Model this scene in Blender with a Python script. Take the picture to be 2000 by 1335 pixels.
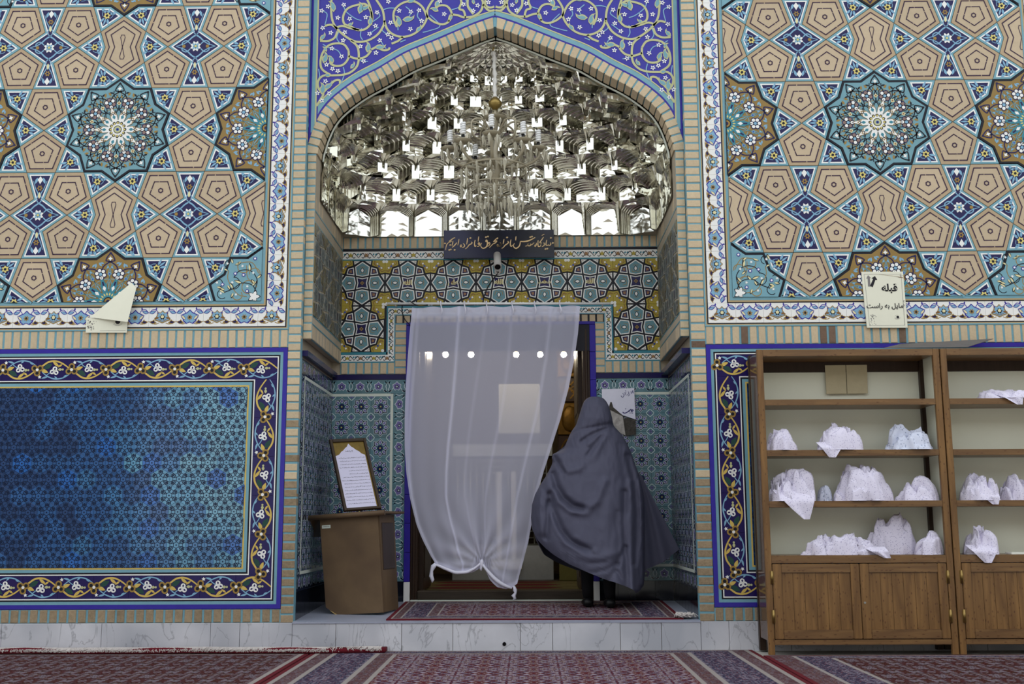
import bpy, bmesh, math, random
from mathutils import Vector, Matrix, noise
PI = math.pi
for o in list(bpy.data.objects):
    bpy.data.objects.remove(o)
SC = bpy.context.scene
COL = SC.collection
rnd = random.Random(7)

# ------------------------------------------------------------------ camera
FPX = 2150.0; CAM_D = 7.75; CAM_H = 0.86925
YAW, PIT, ROL = -0.0138846, 0.1624018, -0.0047463
_f = Vector((math.sin(YAW)*math.cos(PIT), math.cos(YAW)*math.cos(PIT), math.sin(PIT)))
_r = Vector((math.cos(YAW), -math.sin(YAW), 0)); _u = _r.cross(_f)
_r, _u = _r*math.cos(ROL)+_u*math.sin(ROL), _u*math.cos(ROL)-_r*math.sin(ROL)
CAM = Vector((0, -CAM_D, CAM_H))
cam = bpy.data.cameras.new('camera'); camo = bpy.data.objects.new('camera', cam); COL.objects.link(camo)
cam.sensor_width = 36.0; cam.lens = FPX/2000*36.0; cam.clip_start = 0.05; cam.clip_end = 400
m = Matrix.Identity(4)
for i in range(3):
    m[i][0], m[i][1], m[i][2], m[i][3] = _r[i], _u[i], -_f[i], CAM[i]
camo.matrix_world = m
SC.camera = camo
cam.dof.use_dof = True; cam.dof.focus_distance = 8.1; cam.dof.aperture_fstop = 2.8

# ------------------------------------------------------------------ sky and exposure
world = bpy.data.worlds.new('sky'); SC.world = world; world.use_nodes = True
bg = world.node_tree.nodes['Background']
bg.inputs[0].default_value = (0.90, 0.955, 1.0, 1); bg.inputs[1].default_value = 1.0
SC.view_settings.view_transform = 'Standard'; SC.view_settings.look = 'None'
SC.view_settings.gamma = 1.0; SC.view_settings.use_curve_mapping = False
SC.view_settings.exposure = 0.72
try:
    SC.cycles.max_bounces = 10; SC.cycles.glossy_bounces = 5; SC.cycles.diffuse_bounces = 4
    SC.cycles.transparent_max_bounces = 12
except Exception:
    pass

# ------------------------------------------------------------------ helpers
def ray(x, y):
    return _f + _r*((x-1000)/FPX) - _u*((y-667.5)/FPX)
def at(x, y, Y=0.0):
    "the point of the vertical plane Y that the photograph shows at pixel x, y"
    d = ray(x, y); return CAM + d*((Y+CAM_D)/d.y)
def atz(x, y, Z=0.0):
    d = ray(x, y); return CAM + d*((Z-CAM_H)/d.z)

def lin(c):
    return tuple((v/255/12.92 if v/255 <= .04045 else ((v/255+.055)/1.055)**2.4) for v in c)
MATS = {}
def mat(name, rgb, rough=.5, metal=0., var=0., nscale=20., bump=0., objvar=0., spec=.22, coat=0., hue=None, stretch=None, coord='Object'):
    """rgb in sRGB 0-255; var = amount of procedural blotchiness; objvar = difference between single objects"""
    if name in MATS: return MATS[name]
    m = bpy.data.materials.new(name); m.use_nodes = True; MATS[name] = m
    nt = m.node_tree; b = nt.nodes['Principled BSDF']
    c = lin(rgb)
    b.inputs['Base Color'].default_value = (*c, 1); b.inputs['Roughness'].default_value = rough
    b.inputs['Metallic'].default_value = metal; b.inputs['Specular IOR Level'].default_value = spec
    if coat: b.inputs['Coat Weight'].default_value = coat; b.inputs['Coat Roughness'].default_value = .08
    if var or bump or objvar:
        tc = nt.nodes.new('ShaderNodeTexCoord')
        src = tc.outputs[coord]
        if stretch:
            mp = nt.nodes.new('ShaderNodeMapping'); mp.inputs['Scale'].default_value = stretch
            nt.links.new(src, mp.inputs['Vector']); src = mp.outputs[0]
        oi = nt.nodes.new('ShaderNodeObjectInfo')
        no = nt.nodes.new('ShaderNodeTexNoise'); no.noise_dimensions = '4D'; no.inputs['Scale'].default_value = nscale
        no.inputs['Detail'].default_value = 5; no.inputs['Roughness'].default_value = .65
        mu = nt.nodes.new('ShaderNodeMath'); mu.operation = 'MULTIPLY'; mu.inputs[1].default_value = 37.
        nt.links.new(oi.outputs['Random'], mu.inputs[0]); nt.links.new(mu.outputs[0], no.inputs['W'])
        nt.links.new(src, no.inputs['Vector'])
        # value factor = 1 + var*(noise-.5)*2 + objvar*(random-.5)*2
        a1 = nt.nodes.new('ShaderNodeMath'); a1.operation = 'MULTIPLY_ADD'; a1.inputs[1].default_value = 4*var; a1.inputs[2].default_value = 1-2*var
        nt.links.new(no.outputs['Fac'], a1.inputs[0])
        a2 = nt.nodes.new('ShaderNodeMath'); a2.operation = 'MULTIPLY_ADD'; a2.inputs[1].default_value = 2*objvar; a2.inputs[2].default_value = -objvar
        nt.links.new(oi.outputs['Random'], a2.inputs[0])
        ad = nt.nodes.new('ShaderNodeMath'); ad.operation = 'ADD'; ad.use_clamp = False
        nt.links.new(a1.outputs[0], ad.inputs[0]); nt.links.new(a2.outputs[0], ad.inputs[1])
        vm = nt.nodes.new('ShaderNodeVectorMath'); vm.operation = 'SCALE'; vm.inputs[0].default_value = c
        nt.links.new(ad.outputs[0], vm.inputs['Scale'])
        out = vm.outputs[0]
        if hue:
            mx = nt.nodes.new('ShaderNodeMix'); mx.data_type = 'RGBA'
            n2 = nt.nodes.new('ShaderNodeTexNoise'); n2.inputs['Scale'].default_value = nscale*.35; nt.links.new(src, n2.inputs['Vector'])
            rp = nt.nodes.new('ShaderNodeMapRange'); rp.inputs[1].default_value = .4; rp.inputs[2].default_value = .65
            nt.links.new(n2.outputs['Fac'], rp.inputs[0]); nt.links.new(rp.outputs[0], mx.inputs[0])
            nt.links.new(out, mx.inputs[6]); mx.inputs[7].default_value = (*lin(hue), 1); out = mx.outputs[2]
        nt.links.new(out, b.inputs['Base Color'])
        if bump:
            bn = nt.nodes.new('ShaderNodeBump'); bn.inputs['Strength'].default_value = bump; bn.inputs['Distance'].default_value = .01
            nt.links.new(no.outputs['Fac'], bn.inputs['Height']); nt.links.new(bn.outputs[0], b.inputs['Normal'])
    return m

# palette -----------------------------------------------------------
mat('brick', (196, 177, 148), .85, var=.10, nscale=45, bump=.25, objvar=.07)
mat('brick_worn', (146, 128, 104), .9, var=.25, nscale=40, bump=.5, objvar=.14)
mat('brick_dark', (112, 92, 78), .9, var=.2, nscale=40, bump=.4, objvar=.1)
mat('tan', (190, 171, 145), .75, var=.06, nscale=25, bump=.06, objvar=.05)
mat('tan2', (178, 156, 128), .75, var=.06, nscale=25, objvar=.03)
mat('strip_tan', (178, 156, 118), .6)
mat('line_plum', (66, 48, 66), .6)
mat('turq', (116, 160, 174), .3, var=.07, nscale=18)
mat('turq_mid', (102, 143, 154), .3, var=.10, nscale=14)
mat('turq_deep', (60, 128, 145), .28, var=.12, nscale=14)
mat('lblue', (126, 168, 196), .3, var=.05, nscale=14)
mat('blue', (62, 88, 170), .28)
mat('navy', (34, 30, 78), .22, var=.08, nscale=20)
mat('navy2', (34, 24, 82), .18, var=.1, nscale=12)
mat('indigo', (54, 44, 148), .2, var=.10, nscale=16)
mat('indigo_line', (62, 54, 150), .25)
mat('cobalt', (60, 57, 154), .22, var=.08, nscale=9)
mat('black', (24, 24, 34), .35)
mat('white', (232, 231, 228), .3, var=.03, nscale=14)
mat('cream', (222, 212, 165), .35)
mat('yellow', (214, 198, 120), .35)
mat('gold_tile', (205, 176, 92), .3, var=.06)
mat('ochre', (152, 122, 62), .4, var=.08)
mat('brown', (128, 92, 52), .4)
mat('vine', (186, 186, 140), .35)
mat('rust', (146, 108, 78), .4); mat('mauve', (136, 112, 106), .4)
mat('green', (36, 70, 62), .35)
mat('olive', (174, 156, 64), .35, var=.08)
mat('joint', (112, 156, 170), .4, var=.1, nscale=30)
mat('mortar', (150, 138, 118), .9, var=.15, bump=.2)
mat('plaster', (176, 164, 144), .9, var=.1, nscale=6, bump=.2)
mat('void', (20, 20, 22), .8)

def link(o, parent=None, loc=None, M=None):
    COL.objects.link(o)
    if M is not None: o.matrix_basis = M
    if loc is not None: o.location = loc
    if parent is not None: o.parent = parent
    return o
def tag(o, label=None, cat=None, group=None, kind=None):
    if label: o['label'] = label
    if cat: o['category'] = cat
    if group: o['group'] = group
    if kind: o['kind'] = kind
    return o
def empty(name, loc=(0, 0, 0), parent=None):
    o = bpy.data.objects.new(name, None); o.empty_display_size = .1
    return link(o, parent, loc)
def mesh_obj(name, me, parent=None, M=None):
    return link(bpy.data.objects.new(name, me), parent, None, M)
def from_bm(name, bm, mt, parent=None, M=None, smooth=False):
    me = bpy.data.meshes.new(name)
    bm.normal_update(); bm.to_mesh(me); bm.free()
    for t in (mt if isinstance(mt, (list, tuple)) else [mt]):
        me.materials.append(MATS[t] if isinstance(t, str) else t)
    if smooth:
        for p in me.polygons: p.use_smooth = True
    return mesh_obj(name, me, parent, M)
def bm_box(bm, x0, x1, y0, y1, z0, z1, mi=0):
    v = [bm.verts.new(p) for p in ((x0,y0,z0),(x1,y0,z0),(x1,y1,z0),(x0,y1,z0),(x0,y0,z1),(x1,y0,z1),(x1,y1,z1),(x0,y1,z1))]
    for f in ((3,2,1,0),(4,5,6,7),(0,1,5,4),(1,2,6,5),(2,3,7,6),(3,0,4,7)):
        bm.faces.new([v[i] for i in f]).material_index = mi
    return v
def box(name, x0, x1, y0, y1, z0, z1, mt, parent=None, bev=0.):
    bm = bmesh.new(); bm_box(bm, x0, x1, y0, y1, z0, z1)
    if bev: bmesh.ops.bevel(bm, geom=bm.edges[:], offset=bev, segments=2, affect='EDGES', profile=.6)
    return from_bm(name, bm, mt, parent)
def tube_bm(bm, pts, r, n=8, mi=0, cap=True, closed=False):
    "tube along pts; r is a number or one radius per point"
    pts = [Vector(p) for p in pts]; N = len(pts)
    rs = r if isinstance(r, (list, tuple)) else [r]*N
    prev = None; rings = []
    for i, p in enumerate(pts):
        if closed: t = pts[(i+1) % N]-pts[i-1]
        else: t = pts[min(i+1, N-1)]-pts[max(i-1, 0)]
        if t.length < 1e-9: t = Vector((0, 0, 1))
        t.normalize()
        if prev is None:
            a = Vector((0, 0, 1)) if abs(t.z) < .9 else Vector((1, 0, 0))
            nrm = t.cross(a).normalized()
        else:
            nrm = prev-t*prev.dot(t)
            nrm = nrm.normalized() if nrm.length > 1e-6 else t.orthogonal().normalized()
        prev = nrm; bi = t.cross(nrm)
        rings.append([bm.verts.new(p+(nrm*math.cos(2*PI*k/n)+bi*math.sin(2*PI*k/n))*rs[i]) for k in range(n)])
    for i in range(N if closed else N-1):
        A, B = rings[i], rings[(i+1) % N]
        for k in range(n):
            f = bm.faces.new((A[k], A[(k+1) % n], B[(k+1) % n], B[k])); f.material_index = mi; f.smooth = True
    if cap and not closed:
        bm.faces.new(rings[0][::-1]).material_index = mi; bm.faces.new(rings[-1]).material_index = mi
def tube(name, pts, r, mt, parent=None, n=8, **k):
    bm = bmesh.new(); tube_bm(bm, pts, r, n, **k); return from_bm(name, bm, mt, parent)
def lathe_bm(bm, prof, n=16, c=(0, 0, 0), mi=0):
    rings = []
    for r, z in prof:
        rings.append([bm.verts.new((c[0]+r*math.cos(2*PI*k/n), c[1]+r*math.sin(2*PI*k/n), c[2]+z)) for k in range(n)])
    for A, B in zip(rings, rings[1:]):
        for k in range(n):
            f = bm.faces.new((A[k], A[(k+1) % n], B[(k+1) % n], B[k])); f.material_index = mi; f.smooth = True
    bm.faces.new(rings[0][::-1]).material_index = mi; bm.faces.new(rings[-1]).material_index = mi
def catmull(pts, n=8, closed=False):
    P = [Vector(p) for p in pts]; N = len(P); out = []
    for i in range(N if closed else N-1):
        p0, p1, p2, p3 = (P[(i-1) % N], P[i], P[(i+1) % N], P[(i+2) % N]) if closed else (P[max(i-1, 0)], P[i], P[i+1], P[min(i+2, N-1)])
        for k in range(n):
            t = k/n
            out.append(.5*((2*p1)+(p2-p0)*t+(2*p0-5*p1+4*p2-p3)*t*t+(3*p1-p0-3*p2+p3)*t**3))
    if not closed: out.append(P[-1])
    return out

# flat drawing: inlaid pieces laid one over another ------------------------------
FRONT = Matrix.Rotation(PI/2, 4, 'X')                      # drawing x -> X, y -> Z, faces the courtyard
FACE_R = Matrix.Rotation(PI/2, 4, 'Z') @ FRONT             # on the niche wall that looks to +X
FACE_L = Matrix.Rotation(-PI/2, 4, 'Z') @ FRONT            # on the niche wall that looks to -X
EPS = .0005
def inset(poly, d):
    "move every edge of a counter-clockwise outline inwards by d"
    n = len(poly); out = []
    for i in range(n):
        p0, p1, p2 = Vector(poly[i-1]), Vector(poly[i]), Vector(poly[(i+1) % n])
        e1 = (p1-p0).normalized(); e2 = (p2-p1).normalized()
        n1 = Vector((-e1.y, e1.x)); n2 = Vector((-e2.y, e2.x))
        k = n1+n2; q = k.dot(n1)
        out.append(tuple(p1+k*(d/max(q, .15))))
    return out
def clip_poly(poly, rect):
    x0, x1, y0, y1 = rect
    for ax, lim, s in ((0, x0, 1), (0, x1, -1), (1, y0, 1), (1, y1, -1)):
        out = []
        for i in range(len(poly)):
            a, b = poly[i-1], poly[i]
            da, db = (a[ax]-lim)*s, (b[ax]-lim)*s
            if (da >= 0) != (db >= 0):
                t = da/(da-db); out.append((a[0]+(b[0]-a[0])*t, a[1]+(b[1]-a[1])*t))
            if db >= 0: out.append(tuple(b))
        poly = out
        if len(poly) < 3: return []
    return poly
class Cv:
    def __init__(s, clip=None, xf=None):
        s.v = []; s.f = []; s.m = []; s.mats = []; s.clip = clip; s.xf = xf
    def mi(s, m):
        if m not in s.mats: s.mats.append(m)
        return s.mats.index(m)
    def _tr(s, pts):
        if s.xf is None: return [(p[0], p[1]) for p in pts]
        return [s.xf(p[0], p[1]) for p in pts]
    def _raw(s, pts, m, z):
        if s.clip: pts = clip_poly(pts, s.clip)
        if len(pts) < 3: return
        b = len(s.v); s.v += [(p[0], p[1], z) for p in pts]; s.f.append(list(range(b, b+len(pts)))); s.m.append(s.mi(m))
    def poly(s, pts, m, L=0, z0=0.):
        s._raw(s._tr(pts), m, z0+L*EPS)
    def prism(s, pts, m, z0, z1, bev=0., side=None):
        "raised piece with sides; outline counter-clockwise"
        pts = s._tr(pts)
        if s.clip: pts = clip_poly(pts, s.clip)
        if len(pts) < 3: return
        top = inset(pts, bev) if bev else pts
        n = len(pts); b = len(s.v)
        s.v += [(p[0], p[1], z0) for p in pts]+[(p[0], p[1], z1-(bev if bev else 0)) for p in pts]
        sm = s.mi(side or m)
        for i in range(n):
            j = (i+1) % n; s.f.append([b+i, b+j, b+n+j, b+n+i]); s.m.append(sm)
        if bev:
            c = len(s.v); s.v += [(p[0], p[1], z1) for p in top]
            for i in range(n):
                j = (i+1) % n; s.f.append([b+n+i, b+n+j, c+j, c+i]); s.m.append(s.mi(m))
            s.f.append(list(range(c, c+n))); s.m.append(s.mi(m))
        else:
            s.f.append(list(range(b+n, b+2*n))); s.m.append(s.mi(m))
    def stroke(s, pts, w, m, L=1, closed=False, z0=0.):
        "ribbon; w a number or (start, middle, end)"
        P = [Vector((p[0], p[1])) for p in pts]; N = len(P)
        if N < 2: return
        Lf, Rt = [], []
        for i in range(N):
            if closed: a, b = P[i-1], P[(i+1) % N]
            else: a, b = P[max(i-1, 0)], P[min(i+1, N-1)]
            t = b-a
            if t.length < 1e-9: t = Vector((1, 0))
            t.normalize(); nn = Vector((-t.y, t.x))
            if closed or 0 < i < N-1:
                e = (P[(i+1) % N]-P[i])
                if e.length > 1e-9:
                    e.normalize(); q = abs(nn.dot(Vector((-e.y, e.x)))); k = 1/max(q, .45)
                else: k = 1
            else: k = 1
            if isinstance(w, tuple):
                u = i/(N-1); ww = w[0]+(w[1]-w[0])*2*u if u < .5 else w[1]+(w[2]-w[1])*(2*u-1)
            else: ww = w
            Lf.append(P[i]+nn*ww*.5*k); Rt.append(P[i]-nn*ww*.5*k)
        for i in range(N if closed else N-1):
            j = (i+1) % N
            s._raw(s._tr([Rt[i], Rt[j], Lf[j], Lf[i]]), m, z0+L*EPS)
    def disc(s, c, r, m, L=1, n=12, z0=0.):
        s.poly([(c[0]+r*math.cos(2*PI*k/n), c[1]+r*math.sin(2*PI*k/n)) for k in range(n)], m, L, z0)
    def ring(s, c, r, w, m, L=1, n=14, z0=0.):
        s.stroke([(c[0]+r*math.cos(2*PI*k/n), c[1]+r*math.sin(2*PI*k/n)) for k in range(n)], w, m, L, True, z0)
    def petal(s, c, ang, ln, wd, m, L=1, z0=0., tip=.5):
        ca, sa = math.cos(ang), math.sin(ang)
        pts = []
        for u, w in ((0, 0), (.15, .55), (.4, 1), (.6, .9), (.82, .5), (1, 0), (.82, -.5), (.6, -.9), (.4, -1), (.15, -.55)):
            x, y = u*ln, -w*wd*.5
            pts.append((c[0]+x*ca-y*sa, c[1]+x*sa+y*ca))
        s.poly(pts, m, L, z0)
    def lobes(s, c, r, n, m, L=1, k=.22, rot=0., z0=0., seg=5):
        N = n*seg
        s.poly([(c[0]+r*(1-k+k*math.cos(n*2*PI*i/N))*math.cos(2*PI*i/N+rot), c[1]+r*(1-k+k*math.cos(n*2*PI*i/N))*math.sin(2*PI*i/N+rot)) for i in range(N)], m, L, z0)
    def mesh(s, name):
        me = bpy.data.meshes.new(name); me.from_pydata(s.v, [], s.f)
        for t in s.mats: me.materials.append(MATS[t])
        me.polygons.foreach_set('material_index', s.m); me.update()
        return me
def arc(c, r, a0, a1, n=12, k=1.):
    return [(c[0]+r*math.cos(math.radians(a0+(a1-a0)*i/n)), c[1]+r*k*math.sin(math.radians(a0+(a1-a0)*i/n))) for i in range(n+1)]
def cat2(pts, n=5, closed=False):
    return [(p.x, p.y) for p in catmull([Vector((q[0], q[1], 0)) for q in pts], n, closed)]
def rect_pts(x0, x1, y0, y1): return [(x0, y0), (x1, y0), (x1, y1), (x0, y1)]
BRICKS = {}
def brick_mesh(w, h, d, mt):
    "brick lying in the drawing plane: w by h, d thick, front at z = 0"
    key = (round(w, 3), round(h, 3), round(d, 3), mt)
    if key not in BRICKS:
        c = Cv(); c.prism(rect_pts(-w/2, w/2, -h/2, h/2), mt, -d, 0, .003); BRICKS[key] = c.mesh('brick')
    return BRICKS[key]
# ------------------------------------------------------------------ dimensions of the place (metres)
A_ = .13011; GDX = 8.4721*A_; GDZ = 9.9596*A_; GB = 1.618034*A_
ZS = 3.747; XSL, XSR = -3.0154, 2.5759                   # centres of the two star panels
NL, NR = -1.62, 1.168; UL, UR = -1.556, 1.104; XC = -.226; YB = 1.33; YS = .07; ZF = .205
# ------------------------------------------------------------------ the courtyard around the camera
mat('paving', (206, 201, 192), .8, var=.1, nscale=2); mat('court_wall', (172, 163, 150), .85, var=.1, nscale=2, bump=.1)
mat('floor_stone', (188, 184, 176), .6, var=.1, nscale=4)
fl = box('floor', -9, 9, -7.5, 0, -.12, 0, 'floor_stone'); tag(fl, kind='structure')
g = box('ground_courtyard', -30, 30, -40, -7.5, -.5, -.15, 'paving'); tag(g, kind='structure')
g2 = box('step_courtyard', -9, 9, -8.6, -7.5, -.15, -.06, 'paving'); tag(g2, kind='structure')

# ------------------------------------------------------------------ the ten-fold star tiling of the two large panels
def rot2(p, a): return (p[0]*math.cos(a)-p[1]*math.sin(a), p[0]*math.sin(a)+p[1]*math.cos(a))
a = A_
KITE = [(0, 0), (a*math.cos(math.radians(72)), -a*math.sin(math.radians(72))), (1.618034*a, 0), (a*math.cos(math.radians(72)), a*math.sin(math.radians(72)))]
PENT = [(1.3764*a*math.cos(math.radians(90+72*k)), 1.3764*a*math.sin(math.radians(90+72*k))) for k in range(5)]
STAR = []
for k in range(10):
    STAR.append((3.0777*a*math.cos(math.radians(18+36*k)), 3.0777*a*math.sin(math.radians(18+36*k))))
    STAR.append((2.618*a*math.cos(math.radians(36+36*k)), 2.618*a*math.sin(math.radians(36+36*k))))
HOUR = [(0, -1.902*a), (1.309*a, -.951*a), (1.0*a, 0), (1.309*a, .951*a), (0, 1.902*a), (-1.309*a, .951*a), (-1.0*a, 0), (-1.309*a, -.951*a)]
TOR = [(-.809*a, -2.49*a), (.809*a, -2.49*a), (.309*a, -.951*a), (1.618*a, 0), (.309*a, .951*a), (.809*a, 2.49*a), (-.809*a, 2.49*a), (-.309*a, .951*a), (-1.618*a, 0), (-.309*a, -.951*a)]
J = .0016; HT = .012
def draw_pent(c):
    c.prism(inset(PENT, J), 'tan2', 0, HT, .002)
    p1 = inset(PENT, .030)
    c.poly(p1, 'tan', 1, HT)
    def broken(poly, w):
        for i in range(len(poly)):
            p, q = Vector(poly[i]), Vector(poly[(i+1) % len(poly)])
            c.stroke([p, p.lerp(q, .62)], w, 'line_plum', 3, z0=HT); c.stroke([p.lerp(q, .66), q+(q-p).normalized()*w*.4], w, 'line_plum', 3, z0=HT)
    broken(p1, .0085); broken(inset(PENT, .078), .008)
    c.ring((0, 0), .0165, .009, 'line_plum', 3, 6, HT)
def draw_hour(c):
    c.prism(inset(HOUR, J), 'tan2', 0, HT, .002)
    p1 = inset(HOUR, .030); c.poly(p1, 'tan', 1, HT)
    c.stroke(p1, .008, 'line_plum', 3, True, HT); c.stroke(inset(HOUR, .068), .008, 'line_plum', 3, True, HT)
    z = .095
    c.stroke([(0, 0), (.017, z-.02), (.012, z), (-.012, z), (-.017, z-.02), (0, 0), (.017, -z+.02), (.012, -z), (-.012, -z), (-.017, -z+.02), (0, 0)], .0055, 'line_plum', 3, False, HT)
def flower5(c, x, y, r, L, z0, rot=0., pm='yellow', cm='black'):
    c.lobes((x, y), r, 6, pm, L, .2, rot, z0, 4); c.petal((x-r*.45*math.cos(rot), y-r*.45*math.sin(rot)), rot, r*.85, r*.75, cm, L+1, z0)
def draw_kite(c):
    c.prism(inset(KITE, J), 'turq', 0, HT, .002)
    c.poly(inset(KITE, .0165), 'white', 1, HT); c.poly(inset(KITE, .0265), 'navy', 2, HT)
    x = .078
    for sgn in (1, -1):
        c.petal((x-.02, sgn*.016), math.radians(sgn*118), .052, .024, 'lblue', 3, HT)
        c.petal((x+.02, sgn*.012), math.radians(sgn*24), .05, .018, 'lblue', 3, HT)
        c.stroke(cat2([(x-.03, sgn*.004), (x-.036, sgn*.03), (x-.012, sgn*.042), (x+.012, sgn*.03)], 3), .004, 'lblue', 3, z0=HT)
    c.petal((x+.02, 0), 0, .06, .014, 'lblue', 4, HT); c.petal((x-.02, 0), PI, .04, .022, 'lblue', 3, HT)
    flower5(c, x, 0, .028, 5, HT, 0)
def draw_tor(c):
    c.prism(inset(TOR, J), 'turq', 0, HT, .002)
    c.poly(inset(TOR, .015), 'white', 1, HT); c.poly(inset(TOR, .024), 'navy', 2, HT)
    for sx in (1, -1):
        for sy in (1, -1):
            c.stroke(cat2([(0, sy*.09), (sx*.03, sy*.07), (sx*.055, sy*.045), (sx*.09, sy*.02), (sx*.15, 0)], 4), (.012, .010, .004), 'lblue', 3, z0=HT)
            c.stroke(cat2([(sx*.04, sy*.02), (sx*.07, sy*.045), (sx*.10, sy*.03), (sx*.10, sy*.008)], 4), .008, 'lblue', 4, z0=HT)
            c.stroke(cat2([(0, sy*.09), (sx*.022, sy*.12), (sx*.008, sy*.155), (sx*.03, sy*.2), (sx*.05, sy*.26)], 4), (.006, .009, .004), 'lblue', 3, z0=HT)
            c.petal((sx*.02, sy*.285), math.atan2(-sy, sx*.35), .05, .02, 'lblue', 3, HT)
        c.disc((sx*.088, 0), .013, 'ochre', 5, 8, HT)
    for sy in (1, -1):
        c.lobes((0, sy*.205), .024, 6, 'ochre', 5, .25, 0, HT, 4); c.disc((0, sy*.205), .008, 'navy', 6, 6, HT)
        c.petal((0, sy*.125), sy*PI/2, .05, .02, 'cream', 5, HT)
        c.poly([(0, sy*.235), (.02, sy*.27), (0, sy*.295), (-.02, sy*.27)][::1 if sy > 0 else -1], 'white', 5, HT)
    c.lobes((0, 0), .043, 8, 'white', 6, .18, PI/8, HT, 4); c.lobes((0, 0), .034, 4, 'lblue', 7, .45, PI/4, HT, 5); c.lobes((0, 0), .024, 4, 'turq_deep', 8, .5, 0, HT, 5); c.disc((0, 0), .009, 'yellow', 9, 8, HT)
def berry(c, x, y, r, L, z0, alt='rust', rot=0.):
    for k in range(6):
        q = (x+r*.66*math.cos(rot+k*PI/3), y+r*.66*math.sin(rot+k*PI/3))
        c.disc(q, r*.45, 'navy', L, 8, z0)
        c.disc(q, r*.30, 'white' if (k % 2 or alt is None) else alt, L+1, 8, z0)
    c.disc((x, y), r*.38, 'navy', L, 8, z0); c.disc((x, y), r*.28, 'lblue', L+1, 8, z0)
mat('medallion', (112, 154, 166), .4, var=.06); mat('medallion_brown', (142, 116, 66), .4, var=.08)
def draw_star(c, kind):
    c.prism(inset(STAR, J), 'black', 0, HT+.002, .002)
    z = HT+.002
    ground = 'medallion' if kind else 'medallion_brown'
    c.poly(inset(STAR, .017), ground, 1, z)
    R1 = 2.618*a
    ln = 'black' if kind else 'navy'
    dc = math.cos; ds = math.sin
    def pol(r, d): return (r*dc(math.radians(d)), r*ds(math.radians(d)))
    for k in range(10):
        t = 18+36*k; n = 36*k
        # double scalloped vine
        for off in (-1, 1):
            c.stroke(cat2([pol(.135, t+off*18), pol(.20, t+off*17), pol(.262, t+off*11), pol(.295, t), pol(.292, t-off*3)], 4), .0085, ln, 3, z0=z)
            c.stroke(cat2([pol(.085, n+off*4), pol(.125, n+off*9), pol(.165, n+off*17), pol(.185, n+off*18), pol(.225, n+off*20), pol(.27, n+off*13)], 4), .0065, ln if kind else 'turq_mid', 3, z0=z)
            c.stroke(cat2([pol(.30, t+off*1), pol(.305, t+off*6), pol(.335, t+off*3.5), pol(.36, t)], 3), .009, ln, 3, z0=z)
            c.petal(pol(.27, t+off*13), math.radians(t+off*40), .035, .016, 'ochre' if kind else 'lblue', 3, z)
            c.stroke(cat2([pol(.21, t+off*12), pol(.245, t+off*6), pol(.31, t)], 4), .004, 'ochre' if kind else 'turq_mid', 2, z0=z)
        for off in (-1, 1):
            if kind: c.stroke(cat2([pol(.165, n), pol(.20, n+off*10), pol(.245, n+off*9), pol(.262, n+off*2)], 3), .006, 'ochre', 2, z0=z)
            if kind: c.stroke(cat2([pol(.15, t), pol(.185, t+off*7), pol(.235, t+off*5), pol(.27, t+off*9), pol(.305, t+off*8)], 3), .0065 if kind else .0045, ln, 3, z0=z)
            c.petal(pol(.285, t+off*9), math.radians(t+off*75), .03, .013, ln if kind else 'lblue', 4, z); c.petal(pol(.245, t+off*5), math.radians(t-off*30), .024, .012, 'ochre' if kind else 'lblue', 4, z)
        c.stroke(cat2(arc((0, 0), .168, n-14, n+14, 5), 1), .005, 'ochre' if kind else 'turq', 2, z0=z)
        c.lobes(pol(.318, t), .018, 4, 'white', 5, .3, math.radians(t), z, 3)
        c.lobes(pol(.36, t), .012, 4, ln, 4, .3, math.radians(t), z, 3)
        berry(c, *pol(.212, n), .043, 6, z, 'mauve' if kind else None, math.radians(n))
        c.lobes(pol(.205, t), .017, 4, 'cream' if kind else 'turq', 5, .2, math.radians(t), z, 3); c.disc(pol(.205, t), .008, 'rust' if kind else 'blue', 6, 5, z)
    N = 10; K = 1.22
    def pol(r, d): return (r*K*dc(math.radians(d)), r*K*ds(math.radians(d)))
    if kind:
        for k in range(N):
            n = 36*k
            c.poly([pol(.05, n-18), pol(.092, n-14), pol(.155, n), pol(.092, n+14), pol(.05, n+18)], 'ochre', 7, z)
            c.poly([pol(.05, n-18), pol(.090, n-12), pol(.147, n), pol(.090, n+12), pol(.05, n+18)], 'white', 8, z)
            c.stroke([pol(.095, n-9), pol(.118, n), pol(.095, n+9)], .005, 'ochre', 9, z0=z)
            c.stroke([pol(.10, n), pol(.085, n)], .005, 'black', 9, z0=z)
            c.poly([pol(.068, n), pol(.082, n-7), pol(.098, n), pol(.082, n+7)], 'turq_deep', 10, z)
            c.stroke([pol(.098, n), pol(.125, n+11)], .005, 'black', 9, z0=z); c.stroke([pol(.098, n), pol(.125, n-11)], .005, 'black', 9, z0=z)
        c.disc((0, 0), .072, 'white', 9, 20, z)
        for k in range(12):
            q = pol(.044, 30*k); c.disc(q, .0125, 'black', 10, 8, z); c.petal(pol(.034, 30*k), math.radians(30*k), .019, .013, 'yellow', 11, z)
        c.disc((0, 0), .031, 'black', 11, 14, z); c.disc((0, 0), .026, 'vine', 12, 14, z); c.disc((0, 0), .012, 'blue', 13, 10, z); c.disc((0, 0), .006, 'black', 14, 8, z)
    else:
        for k in range(N):
            n = 36*k
            c.poly([pol(.05, n-17), pol(.10, n-11), pol(.16, n), pol(.10, n+11), pol(.05, n+17)], 'turq_deep', 7, z)
            c.stroke([pol(.10, n), pol(.125, n)], .012, 'navy', 8, z0=z); c.poly([pol(.065, n), pol(.085, n-7), pol(.10, n), pol(.085, n+7)], 'white', 9, z)
            c.stroke([pol(.075, n+18), pol(.12, n+18)], .008, 'turq', 8, z0=z)
        c.disc((0, 0), .075, 'turq_deep', 9, 20, z)
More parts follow.
